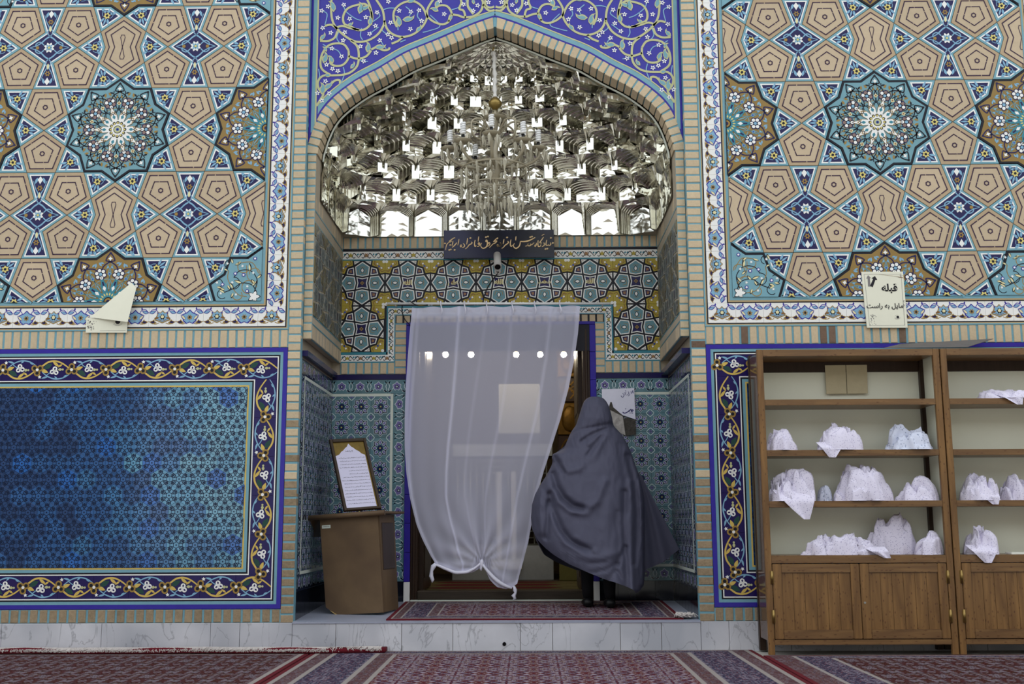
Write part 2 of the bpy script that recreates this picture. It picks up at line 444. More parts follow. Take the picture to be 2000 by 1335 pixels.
        for k in range(18): c.petal(pol(.036, 20*k), math.radians(20*k), .024, .011, 'yellow', 10, z)
        c.disc((0, 0), .034, 'black', 11, 14, z); c.disc((0, 0), .026, 'ochre', 12, 14, z); c.disc((0, 0), .014, 'navy', 13, 10, z)
def draw_corner(c):
    "quarter medallion in the corners: turquoise with loose sprays"
    c.prism(inset(STAR, J), 'black', 0, HT+.002, .002); z = HT+.002
    c.poly(inset(STAR, .017), 'turq', 1, z)
    for s in (1, -1):
        for (p, w, m) in (([(s*.02, .02), (s*.06, .11), (s*.14, .13), (s*.2, .09), (s*.27, .06)], .006, 'black'), ([(s*.05, .06), (s*.03, .15), (s*.08, .22), (s*.16, .22), (s*.2, .17)], .006, 'black'),
                          ([(s*.1, .03), (s*.17, .05), (s*.24, .15), (s*.24, .22)], .005, 'ochre'), ([(s*.02, .2), (s*.07, .28), (s*.15, .28)], .005, 'ochre'), ([(s*.03, .1), (s*.1, .17), (s*.11, .26)], .004, 'ochre')):
            for sy in (1, -1):
                c.stroke(cat2([(x, sy*y) for x, y in p], 5), w, m, 3, z0=z)
        for sy in (1, -1):
            for x, y, an, l in ((.14, .13, 20, .06), (.2, .09, 60, .05), (.08, .22, 80, .06), (.24, .22, 30, .04), (.15, .28, -20, .05), (.06, .11, 130, .05), (.26, .06, 30, .05)):
                c.petal((s*x, sy*y), math.radians(an if s*sy > 0 else 180-an)*(1 if sy > 0 else 1), l, l*.36, 'black', 4, z); c.petal((s*(x+.004), sy*y), math.radians(an if s*sy > 0 else 180-an), l*.85, l*.24, 'cream', 5, z)
            for x, y in ((.1, .07), (.19, .2), (.05, .31), (.28, .12), (.13, .19)):
                c.disc((s*x, sy*y), .014, 'indigo_line', 5, 8, z); c.disc((s*x, sy*y), .008, 'white', 6, 8, z)
            for q, (x, y, r_, a0) in enumerate(((.09, .1, .05, 30), (.2, .13, .045, 200), (.13, .25, .045, 120), (.28, .05, .035, 60), (.05, .2, .04, 300), (.24, .27, .03, 10), (.17, .04, .035, 150), (.31, .13, .03, 250))):
                c.stroke(arc((s*x, sy*y), r_, a0, a0+250, 9), .0055, 'black' if q % 2 else 'ochre', 2, z0=z)
                e_ = (s*x+r_*math.cos(math.radians(a0)), sy*y+r_*math.sin(math.radians(a0)))
                c.petal(e_, math.radians(a0+100), .042, .02, 'black', 4, z); c.petal(e_, math.radians(a0+100), .034, .012, 'cream', 5, z)
                c.lobes((s*(x+.01), sy*(y+.005)), .012, 5, 'white', 5, .3, q, z, 3)
            c.lobes((s*.05, sy*.03), .05, 5, 'black', 4, .25, 0, z, 4); c.lobes((s*.05, sy*.03), .042, 5, 'white', 5, .25, 0, z, 4)
SHARED = {}
def shared(key, fn, *args):
    if key not in SHARED:
        c = Cv(); fn(c, *args); SHARED[key] = c.mesh(key)
    return SHARED[key]
def star_panel(wall, x0, x1, z0, z1, cx, cz):
    bk = Cv(); bk.prism(rect_pts(x0-cx, x1-cx, z0-cz, z1-cz), 'black', -.01, .0012)
    panel = mesh_obj('tile_panel', bk.mesh('tile_panel'), wall, Matrix.Translation((cx, 0, cz)) @ FRONT)
    clip = (x0-cx, x1-cx, z0-cz, z1-cz)
    seen = set()
    def put(name, key, fn, outline, x, z, ang, *args):
        k = (key, round(x, 3), round(z, 3))
        if k in seen: return
        seen.add(k)
        an = math.radians(ang)
        pts = [(x+rot2(p, an)[0], z+rot2(p, an)[1]) for p in outline]
        xs = [p[0] for p in pts]; zs = [p[1] for p in pts]; e = .001
        if max(xs) < clip[0]+.01 or min(xs) > clip[1]-.01 or max(zs) < clip[2]+.01 or min(zs) > clip[3]-.01: return
        if min(xs) > clip[0]-e and max(xs) < clip[1]+e and min(zs) > clip[2]-e and max(zs) < clip[3]+e:
            mesh_obj(name, shared(key, fn, *args), panel, Matrix.Translation((x, z, 0)) @ Matrix.Rotation(an, 4, 'Z'))
        else:
            c = Cv(clip, lambda px, pz: (x+rot2((px, pz), an)[0], z+rot2((px, pz), an)[1])); fn(c, *args)
            if c.f: mesh_obj(name, c.mesh(key), panel)
    for i in range(-2, 3):
        for j in range(-2, 3):
            sx, sz = i*GDX, j*GDZ
            kind = (i+j) % 2 == 0
            if abs(i) == 1 and abs(j) == 1: put('corner_medallion_tile', 'corner_medallion', draw_corner, STAR, sx, sz, 0)
            else: put('star_medallion_tile', 'star_medallion_%d' % kind, draw_star, STAR, sx, sz, 0, kind)
            for k in range(10):
                put('kite_tile', 'kite_tile', draw_kite, KITE, sx+2.618*a*math.cos(math.radians(36*k)), sz+2.618*a*math.sin(math.radians(36*k)), 36*k)
            for k in range(10):
                t = 18+36*k
                if t % 180 == 90: continue
                put('pentagon_brick', 'pentagon_brick', draw_pent, PENT, sx+4.4541*a*math.cos(math.radians(t)), sz+4.4541*a*math.sin(math.radians(t)), t+180-90)
            put('hourglass_brick', 'hourglass_brick', draw_hour, HOUR, sx, sz+GDZ/2, 0)
            for s in (0, 180):
                put('kite_tile', 'kite_tile', draw_kite, KITE, sx+(a if s == 0 else -a), sz+GDZ/2, s)
            put('diamond_tile', 'diamond_tile', draw_tor, TOR, sx+GDX/2, sz+GDZ/2, 0)
    return panel

# ------------------------------------------------------------------ borders made of repeating painted tiles
def draw_wborder(c, w, h, kind, bare=False):
    "white border tile with one palmette"
    c.prism(rect_pts(-w/2+.0006, w/2-.0006, -h/2, h/2), 'white', -.012, 0, .0008)
    u = w/2*.98; v = h/2
    for s in (1, -1):
        # blue leaf scroll along the top, ochre scroll along the bottom
        c.stroke(cat2([(s*u, v*.42), (s*u*.72, v*.78), (s*u*.42, v*.62), (s*u*.3, v*.25)], 4), (.004, .006, .004), 'indigo_line', 1)
        c.petal((s*u*.98, v*.38), math.atan2(.35, -s), .05, .024, 'indigo_line', 2); c.petal((s*u*.95, v*.40), math.atan2(.35, -s), .041, .015, 'lblue', 3)
        c.petal((s*u*.5, v*.7), math.radians(100 if s > 0 else 80), .022, .012, 'indigo_line', 2)
        c.stroke(cat2([(s*u, -v*.45), (s*u*.75, -v*.62), (s*u*.5, -v*.72), (s*u*.25, -v*.6)], 4), .0055, 'ochre', 1)
        c.petal((s*u*.95, -v*.5), math.atan2(-.12, -s), .052, .026, 'ochre', 2); c.petal((s*u*.88, -v*.51), math.atan2(-.12, -s), .033, .015, 'navy', 3)
        c.petal((s*u*.62, -v*.5), math.radians(70 if s > 0 else 110), .02, .01, 'ochre', 2)
    if kind:
        out = [(0, .055), (.02, .034), (.035, .028), (.062, .014), (.05, -.006), (.048, -.03), (.024, -.052), (0, -.040), (-.024, -.052), (-.048, -.03), (-.05, -.006), (-.062, .014), (-.035, .028), (-.02, .034)]
        out = out[::-1]
        c.poly(out, 'indigo_line', 4); c.poly([(x*.84, y*.84-.001) for x, y in out], 'lblue', 5)
        for s in (1, -1):
            c.petal((s*.03, -.022), math.radians(90-s*42), .052, .022, 'indigo_line', 6); c.petal((s*.0315, -.019), math.radians(90-s*42), .042, .014, 'cream', 7)
        c.lobes((0, -.004), .022, 7, 'ochre', 8, .28, .3, 0, 4); c.petal((0, -.013), PI/2, .02, .014, 'black', 9)
    else:
        out = [(0, .05), (.016, .032), (.038, .04), (.04, .014), (.06, -.022), (.034, -.03), (0, -.046), (-.034, -.03), (-.06, -.022), (-.04, .014), (-.038, .04), (-.016, .032)][::-1]
        c.poly(out, 'ochre', 4); c.poly([(x*.83, y*.83) for x, y in out], 'lblue', 5)
        for s in (1, -1): c.petal((s*.024, -.004), math.radians(90-s*100), .036, .017, 'brown', 6); c.petal((s*.03, .022), math.radians(90-s*30), .016, .009, 'indigo_line', 6)
        c.lobes((0, 0), .022, 6, 'black', 7, .2, 0, 0, 4); c.disc((0, .002), .012, 'cream', 8, 8)
        c.stroke(cat2([(-.03, -.016), (0, -.03), (.03, -.016)], 4), .004, 'brown', 6)
def border_run(parent, name, keyfn, x0, x1, zc, vertical, pitch, shift=0, first=0):
    "tiles along a straight run, in the drawing plane of the wall; keyfn(i, w) -> mesh"
    n = max(1, round(abs(x1-x0)/pitch)); w = (x1-x0)/n
    for i in range(n):
        t = x0+(i+.5)*w
        M = Matrix.Translation((t, shift, zc)) @ FRONT if not vertical else Matrix.Translation((zc, shift, t)) @ FRONT @ Matrix.Rotation(vertical*PI/2, 4, 'Z')
        mesh_obj(name, keyfn(i+first, abs(w)), parent, M)
def wtile(h):
    return lambda i, w: shared('floral_border_tile_%d_%.4f_%.3f' % (i % 2, w, h), draw_wborder, w, h, i % 2)
def frame_lines(parent, x0, x1, z0, z1, seq, skip='', yfront=0., zd=-.006):
    """nested rectangular strips inside the rectangle, outermost first: (width, material, raise)"""
    c = Cv()
    for w, mt, up in seq:
        zz = zd+up
        for q in ('b', 't', 'l', 'r'):
            if q in skip: continue
            if q == 'b': pts = [(x0, z0), (x1, z0), (x1-w, z0+w), (x0+w, z0+w)]
            elif q == 't': pts = [(x1, z1), (x0, z1), (x0+w, z1-w), (x1-w, z1-w)]
            elif q == 'l': pts = [(x0, z1), (x0, z0), (x0+w, z0+w), (x0+w, z1-w)]
            else: pts = [(x1, z0), (x1, z1), (x1-w, z1-w), (x1-w, z0+w)]
            if mt: c.prism(pts, mt, zd-.004, zz, 0)
        x0 += w; x1 -= w; z0 += w; z1 -= w
    mesh_obj('border_strip', c.mesh('border_strip'), parent, Matrix.Translation((0, yfront, 0)) @ FRONT)
    return x0, x1, z0, z1
def brick_col(parent, xc, z0, z1, w, Y, pitch=.0612, d=.07, mt='brick', dark=(), off=0., worn_below=-9, jw=.0125):
    c = Cv(); c.prism(rect_pts(xc-w/2, xc+w/2, z0, z1), 'joint', -d, -.004)
    mesh_obj('glazed_joint', c.mesh('glazed_joint'), parent, Matrix.Translation((0, Y, 0)) @ FRONT)
    n = max(1, round((z1-z0)/pitch)); p = (z1-z0)/n
    for i in range(n):
        z = z0+(i+.5)*p-jw*.5
        t = mt
        if z < worn_below+rnd.uniform(-.25, .25): t = 'brick_worn'
        if i in dark: t = 'brick_dark'
        mesh_obj('brick', brick_mesh(w-.001, p-jw, d-.01, t), parent, Matrix.Translation((xc+rnd.uniform(-.0012, .0012), Y+rnd.uniform(-.002, .002), z+rnd.uniform(-.0012, .0012))) @ FRONT @ Matrix.Rotation(rnd.uniform(-.008, .008), 4, 'Z'))
def brick_row(parent, x0, x1, z0, z1, Y, pitch=.0625, d=.05, mt='brick', dark=(), jw=.0145, worn=0., M=None):
    base = M or Matrix.Translation((0, Y, 0)) @ FRONT
    c = Cv(); c.prism(rect_pts(x0, x1, z0, z1), 'joint', -d, -.004)
    mesh_obj('glazed_joint', c.mesh('glazed_joint'), parent, base)
    n = max(1, round((x1-x0)/pitch)); p = (x1-x0)/n
    for i in range(n):
        t = mt
        if rnd.random() < worn: t = 'brick_worn'
        if i in dark: t = 'brick_dark'
        mesh_obj('brick', brick_mesh(p-jw, z1-z0-.004, d-.01, t), parent, base @ Matrix.Translation((x0+(i+.5)*p, (z0+z1)/2+rnd.uniform(-.001, .001), rnd.uniform(-.0015, .002))) @ Matrix.Rotation(rnd.uniform(-.012, .012), 4, 'Z'))

# ------------------------------------------------------------------ lower dado panels
def draw_navy(c, w, h, flip):
    "navy border tile: ochre flower at its left end, a scroll leading to the next"
    s = -1 if flip else 1
    c.prism(rect_pts(-w/2+.0005, w/2-.0005, -h/2, h/2), 'navy2', -.012, 0, .0006)
    X0 = -w/2; v = h/2; q = lambda x, y: (X0+x*w, s*y*v)
    c.stroke(cat2([q(.0, -.05), q(.16, -.35), q(.34, -.72), q(.56, -.78), q(.78, -.5), q(1.0, 0.02)], 5), (.011, .013, .008), 'gold_tile', 2)
    c.petal(q(.46, -.74), math.radians(s*38), .062, .020, 'gold_tile', 3); c.petal(q(.74, -.5), math.radians(s*-35+180), .04, .014, 'gold_tile', 3)
    c.petal(q(.12, -.02), math.radians(s*22), .06, .026, 'gold_tile', 3); c.petal(q(.2, -.1), math.radians(s*-30), .07, .036, 'green', 1)
    c.stroke(cat2([q(.16, .2), q(.34, .62), q(.56, .84), q(.80, .72), q(1.0, .32)], 5), (.006, .010, .005), 'lblue', 2)
    c.petal(q(.34, .62), math.radians(s*165), .05, .014, 'lblue', 2); c.petal(q(.78, .74), math.radians(s*-40), .035, .012, 'lblue', 2); c.petal(q(.62, .84), math.radians(s*-140), .03, .011, 'lblue', 2)
    c.stroke(cat2([q(.5, .1), q(.38, .3), q(.3, .5)], 4), .006, 'lblue', 2)
    for k in range(3):      # trefoil
        an = math.radians(90+120*k+s*10); p = (q(.52, .12)[0]+.0165*math.cos(an), q(.52, .12)[1]+.0165*math.sin(an))
        c.disc(p, .0175, 'white', 4, 10); c.petal((p[0]-.008*math.cos(an), p[1]-.008*math.sin(an)), an, .019, .012, 'navy2', 5)
    for xx in (.02, ):      # flower at the start of the scroll
        p0 = q(xx, 0)
        for k in range(3):
            an = math.radians(s*90+120*k); p = (p0[0]+.0235*math.cos(an), p0[1]+.0235*math.sin(an))
            c.disc(p, .0235, 'ochre', 5, 12); c.disc(p, .0125, 'black', 6, 8)
        c.disc(p0, .011, 'white', 7, 8)
    c.lobes(q(.1, .66), .0145, 5, 'white', 4, .3, .4, 0, 3); c.petal(q(.74, -.02), math.radians(180), .03, .02, 'vine', 4); c.disc(q(.76, -.02), .008, 'vine', 4, 6)
def ntile(h):
    return lambda i, w: shared('navy_border_tile_%d_%.4f_%.3f' % (i % 2, w, h), draw_navy, w, h, i % 2)
for nm, c3 in (('blue_tile_a', (80, 138, 170)), ('blue_tile_b', (52, 108, 156)), ('blue_tile_c', (36, 84, 138)), ('blue_tile_d', (26, 60, 106)), ('blue_tile_e', (30, 94, 168)), ('blue_tile_f', (98, 150, 174))):
    mat(nm, c3, .16, var=.16, nscale=10, objvar=.10, coat=.8)
mat('ink', (20, 34, 62), .2)
HEXR = .076
def draw_hex(c, ground):
    pts = [(HEXR*math.cos(math.radians(30+60*k)), HEXR*math.sin(math.radians(30+60*k))) for k in range(6)]
    c.prism(inset(pts, .0005), ground, -.01, 0, .0012)
    R = HEXR
    clipd = inset(pts, .001)
    def inhex(p):
        for i in range(6):
            x0, y0 = clipd[i-1]; x1, y1 = clipd[i]
            if (x1-x0)*(p[1]-y0)-(y1-y0)*(p[0]-x0) < 0: return False
        return True
    def lines(pts2, w):
        for p, q in zip(pts2, pts2[1:]):
            if inhex(p) and inhex(q): c.stroke([p, q], w, 'ink', 1)
    for k in range(6):
        an = math.radians(60*k)
        m1 = (R*.866*math.cos(an), R*.866*math.sin(an))
        lines(arc(m1, R*.62, 60*k+95, 60*k+265, 12), .0042)
        lines(arc((R*1.45*math.cos(an), R*1.45*math.sin(an)), R*.88, 60*k+110, 60*k+250, 12), .0038)
        b = (R*.62*math.cos(an+PI/6), R*.62*math.sin(an+PI/6))
        c.ring(b, R*.17, .0045, 'ink', 2, 9); c.disc(b, R*.08, 'ink', 2, 6)
    c.disc((0, 0), R*.075, 'ink', 2, 6)
def dado_panel(wall, x0, x1, z0, z1, openend):
    "x0..x1, z0..z1: outer edge of the indigo strip; openend l or r = the side that runs out of the picture"
    seq = [(.030, 'indigo', .006), (.021, 'turq', .003), (.011, 'black', .0005), (.0075, 'white', .0045)]
    X0, X1, Z0, Z1 = frame_lines(wall, x0, x1, z0, z1, seq)
    h = .158
    inn = (X0+h, X1-h, Z0+h, Z1-h)
    kf = ntile(h)
    pit = .255
    border_run(wall, 'navy_border_tile', kf, X0, X1, Z1-h/2, 0, pit, .004)
    border_run(wall, 'navy_border_tile', kf, X0, X1, Z0+h/2, 0, pit, .004)
    border_run(wall, 'navy_border_tile', kf, Z1-h, Z0+h, X1-h/2, 1, pit, .004, 1)
    border_run(wall, 'navy_border_tile', kf, Z1-h, Z0+h, X0+h/2, 1, pit, .004, 1)
    X0, X1, Z0, Z1 = frame_lines(wall, inn[0], inn[1], inn[2], inn[3], [(.0075, 'white', .0045), (.012, 'black', .0005), (.021, 'turq', .003), (.011, 'gold_tile', .004)])
    bk = Cv(); bk.prism(rect_pts(X0, X1, Z0, Z1), 'mortar', -.02, -.0085)
    field = mesh_obj('hexagon_tile_field', bk.mesh('field'), wall, Matrix.Translation((0, .0, 0)) @ FRONT)
    grounds = ['blue_tile_a', 'blue_tile_b', 'blue_tile_c', 'blue_tile_d', 'blue_tile_e', 'blue_tile_f']
    px_, pz_ = HEXR*math.sqrt(3), HEXR*1.5
    r2 = random.Random(3); n = 0
    rows = int((Z1-Z0)/pz_)+3; cols = int((X1-X0)/px_)+3
    for j in range(rows):
        for i in range(cols):
            cx = X1-(i-.5+(j % 2)*.5)*px_; cz = Z1-(j-.3)*pz_
            if cx < X0-px_*.6 or cx > X1+px_*.6 or cz < Z0-HEXR or cz > Z1+HEXR: continue
            u = (X1-cx)/(X1-X0)+.10*noise.noise((cx*2.2, cz*2.2, 0)) + r2.uniform(-.22, .22)
            gname = 'blue_tile_f' if u < .06 else 'blue_tile_a' if u < .22 else 'blue_tile_b' if u < .40 else 'blue_tile_c' if u < .72 else 'blue_tile_d'
            if r2.random() < .1: gname = 'blue_tile_e'
            inside = cx-px_/2 > X0 and cx+px_/2 < X1 and cz-HEXR > Z0 and cz+HEXR < Z1
            if inside: me = shared('hexagon_tile_'+gname, draw_hex, gname); M = Matrix.Translation((cx, cz, -.0002-r2.random()*.0012))
            else:
                c = Cv((X0, X1, Z0, Z1), lambda px, pz: (cx+px, cz+pz)); draw_hex(c, gname)
                if not c.f: continue
                me = c.mesh('hexagon_tile_edge'); M = Matrix.Identity(4)
            mesh_obj('hexagon_tile', me, field, M)
            n += 1
    return n

# ------------------------------------------------------------------ facade, left and right of the niche
mat('marble', (200, 200, 206), .35, var=.09, nscale=5, hue=(168, 170, 178), bump=.08, objvar=.04)
mat('marble_grey', (150, 154, 170), .3, var=.1, nscale=7)
def veins(name):
    nt = MATS[name].node_tree; b = nt.nodes['Principled BSDF']; src = b.inputs['Base Color'].links[0].from_socket
    tc = nt.nodes.new('ShaderNodeTexCoord'); mp = nt.nodes.new('ShaderNodeMapping'); mp.inputs['Rotation'].default_value = (0, .7, 0); mp.inputs['Scale'].default_value = (1.6, 1, .7); nt.links.new(tc.outputs['Object'], mp.inputs[0])
    no = nt.nodes.new('ShaderNodeTexNoise'); no.inputs['Scale'].default_value = 2.6; no.inputs['Detail'].default_value = 7; no.inputs['Distortion'].default_value = 1.4; nt.links.new(mp.outputs[0], no.inputs['Vector'])
    m1 = nt.nodes.new('ShaderNodeMath'); m1.operation = 'SUBTRACT'; m1.inputs[1].default_value = .5; nt.links.new(no.outputs['Fac'], m1.inputs[0])
    m2 = nt.nodes.new('ShaderNodeMath'); m2.operation = 'ABSOLUTE'; nt.links.new(m1.outputs[0], m2.inputs[0])
    mr = nt.nodes.new('ShaderNodeMapRange'); mr.inputs[1].default_value = 0; mr.inputs[2].default_value = .012; mr.inputs[3].default_value = .5; mr.inputs[4].default_value = 0; nt.links.new(m2.outputs[0], mr.inputs[0])
    mx = nt.nodes.new('ShaderNodeMix'); mx.data_type = 'RGBA'; mx.inputs[7].default_value = (*lin((112, 112, 118)), 1); nt.links.new(mr.outputs[0], mx.inputs[0]); nt.links.new(src, mx.inputs[6]); nt.links.new(mx.outputs[2], b.inputs['Base Color'])
veins('marble')
def facade(side):
    s = -1 if side == 'left' else 1
    ex = NL if s < 0 else NR                         # edge of the niche
    cx = XSL if s < 0 else XSR
    pin, pout = cx-s*GDX, cx+s*GDX                   # panel edges next to / away from the niche
    pz0, pz1 = ZS-GDZ, ZS+GDZ
    far = pout+s*.55
    bm = bmesh.new(); exw = ex+s*.03; bm_box(bm, min(exw, far), max(exw, far), .03, .5, 0, pz1+.5)
    wall = from_bm('wall_%s' % side, bm, 'plaster'); tag(wall, kind='structure')
    star_panel(wall, min(pin, pout), max(pin, pout), pz0, pz1, cx, ZS)
    # strips and white floral border around the panel
    x0, x1 = min(pin, pout), max(pin, pout)
    o = .041
    frame_lines(wall, x0-o, x1+o, pz0-o, pz1+o, [(.0075, 'black', .004), (.012, 'strip_tan', .008), (.0215, 'turq', .009)], zd=-.002)
    hb = .137; hz = .143
    bx0, bx1, bz0, bz1 = x0-o-hb, x1+o+hb, pz0-o-hz, pz1+o+hb
    npit = .198
    border_run(wall, 'floral_border_tile', wtile(hz), bx0, bx1, pz0-o-hz/2, 0, npit, 0.)
    border_run(wall, 'floral_border_tile', wtile(hb), pz0-o, pz1+o, x0-o-hb/2, -1, npit, 0., 1)
    border_run(wall, 'floral_border_tile', wtile(hb), pz0-o, pz1+o, x1+o+hb/2, 1, npit, 0., 1)
    border_run(wall, 'floral_border_tile', wtile(hb), bx0, bx1, pz1+o+hb/2, 0, npit, 0.)
    O = .026
    frame_lines(wall, bx0-O, bx1+O, bz0-O, bz1+O, [(.0095, 'turq', .006), (.0075, 'strip_tan', .004), (.009, 'black', .002)], zd=-.004)
    # upright brick strip beside the niche and the one far out
    w = abs(ex-(bx1+O if s < 0 else bx0-O))
    brick_col(wall, ex-(w/2 if s < 0 else -w/2), .2, pz1+.4, w-.001, 0, d=.07, worn_below=1.35, dark=(31,) if s > 0 else ())
    fx = bx0-O if s < 0 else bx1+O
    brick_col(wall, fx+s*.04, .2, pz1+.4, .078, 0, d=.07, worn_below=1.2)
    # brick band, dado panel, brick band, marble plinth
    inner = bx1+O if s < 0 else bx0-O
    xa, xb = (bx0-O, inner) if s < 0 else (inner, bx1+O)
    zt = bz0-O
    brick_row(wall, xa, xb, 2.113, zt, 0, dark=(4, 13, 14, 22) if s > 0 else (), pitch=.0625)
    dado_panel(wall, xa+.002, xb-.002, .292, 2.110, 'l' if s < 0 else 'r')
    brick_row(wall, xa, xb, .2, .288, 0, mt='brick_worn', pitch=.0665)
    xs = [xa-.1 if s < 0 else ex]
    segs = [-3.62, -2.93, -2.18, -1.98, ex] if s < 0 else [1.36, 1.78, 2.4, 3.1, xb+.1]
    plinth = box('baseboard_%s' % side, min(xs[0], segs[-1])+.001, max(xs[0], segs[-1])-.001, -.010, .03, 0, .196, 'mortar'); tag(plinth, kind='structure')
    prev = xs[0]
    for q in segs:
        if abs(q-prev) < .02: continue
        box('marble_slab', min(prev, q)+.0012, max(prev, q)-.0012, -.026+rnd.uniform(-.002, .002), -.008, .001, .199, 'marble', plinth, .002)
        prev = q
    return wall
wall_l = facade('left'); wall_r = facade('right')
# ------------------------------------------------------------------ niche shell
def text_mesh(s, mt, size=1., extrude=0., bold=0., slant=0.):
    cu = bpy.data.curves.new('text', 'FONT'); cu.body = s; cu.size = size; cu.extrude = extrude; cu.offset = bold; cu.shear = slant
    cu.align_x = 'CENTER'; cu.align_y = 'CENTER'; cu.resolution_u = 3
    o = bpy.data.objects.new('text', cu); COL.objects.link(o); bpy.context.view_layer.update()
    me = bpy.data.meshes.new_from_object(o.evaluated_get(bpy.context.evaluated_depsgraph_get()))
    bpy.data.objects.remove(o); bpy.data.curves.remove(cu)
    me.materials.clear(); me.materials.append(MATS[mt])
    return me
ZTOP = 5.45
def zfl(y): return ZF+.030*max(y, 0)
def wedge(name, x0, x1, y0, y1, z0, dz, mt, parent=None):
    bm = bmesh.new(); v = bm_box(bm, x0, x1, y0, y1, z0, z0+1)
    for q in v[4:]: q.co.z = zfl(q.co.y)+dz
    return from_bm(name, bm, mt, parent)
nf = wedge('floor_niche', NL, NR, -.012, YB+.02, -.02, -.003, 'marble_grey'); tag(nf, kind='structure')
step = box('trim_1', NL+.001, NR-.001, -.018, -.0125, 0, ZF-.004, 'mortar'); tag(step, kind='structure')
prev = NL
for q in (-1.32, -.87, -.52, -.06, .16, .62, .9, NR):
    box('marble_slab', prev+.0015, q-.0015, -.030+rnd.uniform(-.002, .002), -.016, .001, ZF-.012, 'marble', step, .002); prev = q
prev = NL
for q in (-.9, -.1, .55, NR):
    wedge('marble_tread', prev+.0008, q-.0008, -.034, .34, ZF-.012, 0, 'marble_grey', step); wedge('marble_tread', prev+.0008, q-.0008, .3416, .84, ZF-.012, 0, 'marble_grey', step); wedge('marble_tread', prev+.0008, q-.0008, .8416, YB-.012, ZF-.012, 0, 'marble_grey', step); prev = q
DX0, DX1, DZ1 = -.985, .545, 2.525                           # doorway
bm = bmesh.new()
bm_box(bm, NL-.3, DX0, YB, YB+.3, 0, ZTOP); bm_box(bm, DX1, NR+.3, YB, YB+.3, 0, ZTOP); bm_box(bm, DX0, DX1, YB, YB+.3, DZ1, ZTOP)
wall_b = from_bm('wall_back', bm, 'plaster'); tag(wall_b, kind='structure')
wall_nl = box('wall_niche_left', NL-.3, NL-.011, .075, YB-.001, 0, ZTOP, 'plaster'); tag(wall_nl, kind='structure')
wall_nr = box('wall_niche_right', NR+.011, NR+.3, .075, YB-.001, 0, ZTOP, 'plaster'); tag(wall_nr, kind='structure')
roof = box('ceiling_added_cover', NL-.6, NR+.6, .02, YB+.3, ZTOP-.15, ZTOP, 'plaster'); tag(roof, kind='structure')  # unseen slab added over the vault to keep light from leaking in

# ------------------------------------------------------------------ arch ring, jambs and spandrels
IN_PX = [(620.5, 300), (622, 288), (625, 279), (632, 257), (643, 233), (656, 215), (670, 201.6), (690, 186), (714.4, 170), (754, 149), (800.5, 121.8), (848.8, 101.5), (895, 81.9), (937, 64), (965.3, 54)]
EX_PX = [(596, 300), (598, 285), (601, 273), (606.5, 259), (615, 241), (626, 226), (638.8, 212), (657, 195), (680, 174), (718, 147), (768, 115.5), (828, 85.5), (880, 62), (930, 44.5), (965.3, 33.5)]
def prof(px):
    out = []
    for x, y in px:
        p = at(x, y, YS); out.append((p.x, p.z))
    out[-1] = (XC, out[-1][1]); return out
INP, EXP = prof(IN_PX), prof(EX_PX)
def resample(P, Q, step):
    "walk P and Q together; returns pairs at equal steps along P"
    L = [0.]
    for p, q in zip(P, P[1:]): L.append(L[-1]+math.hypot(q[0]-p[0], q[1]-p[1]))
    n = round(L[-1]/step); out = []
    for i in range(n+1):
        s = L[-1]*i/n
        for k in range(len(P)-1):
            if s <= L[k+1]+1e-9:
                t = (s-L[k])/(L[k+1]-L[k]); break
        lerp = lambda A, B: (A[0]+(B[0]-A[0])*t, A[1]+(B[1]-A[1])*t)
        out.append((lerp(P[k], P[k+1]), lerp(Q[k], Q[k+1])))
    return out
mir = lambda p: (2*XC-p[0], p[1])
INS = cat2(INP, 4)
def offs(P, d):
    out = []
    for i, p in enumerate(P):
        q0, q1 = P[max(i-1, 0)], P[min(i+1, len(P)-1)]
        t = Vector((q1[0]-q0[0], q1[1]-q0[1])).normalized()
        out.append((p[0]-t.y*d, p[1]+t.x*d))
    k = out[-1]; pr = out[-2]
    t = (XC-pr[0])/(k[0]-pr[0]) if abs(k[0]-pr[0]) > 1e-6 else 1
    out[-1] = (XC, pr[1]+(k[1]-pr[1])*t)
    return out
EXS = offs(INS, .084)
RING = resample(INS, EXS, .0605)
arch = empty('wall_arch', (XC, YS, 3.6)); tag(arch, kind='structure')
AM = Matrix.Translation((-XC, 0, -3.6)) @ FRONT
back = Cv()
for h in (0, 1):
    f = mir if h else (lambda p: p)
    for (i0, e0), (i1, e1) in zip(RING, RING[1:]):
        g = lambda A, B, t: (A[0]+(B[0]-A[0])*t, A[1]+(B[1]-A[1])*t)
        q = [f(g(i0, e0, .12)), f(e0), f(e1), f(g(i1, e1, .12))]
        if not h: q = q[::-1]
        back.prism(q, 'joint', -.16, -.005)
        g = lambda A, B, t: (A[0]+(B[0]-A[0])*t, A[1]+(B[1]-A[1])*t)
        t0, t1 = (.0, .80)
        q = [f(g(i0, i1, t0)), f(g(e0, e1, t0)), f(g(e0, e1, t1)), f(g(i0, i1, t1))]
        if not h: q = q[::-1]
        c = Cv(); c.prism(q, 'brick', -.155, rnd.uniform(-.002, .003), .003)
        mesh_obj('brick', c.mesh('voussoir'), arch, AM)
mesh_obj('glazed_joint', back.mesh('glazed_joint'), arch, AM)
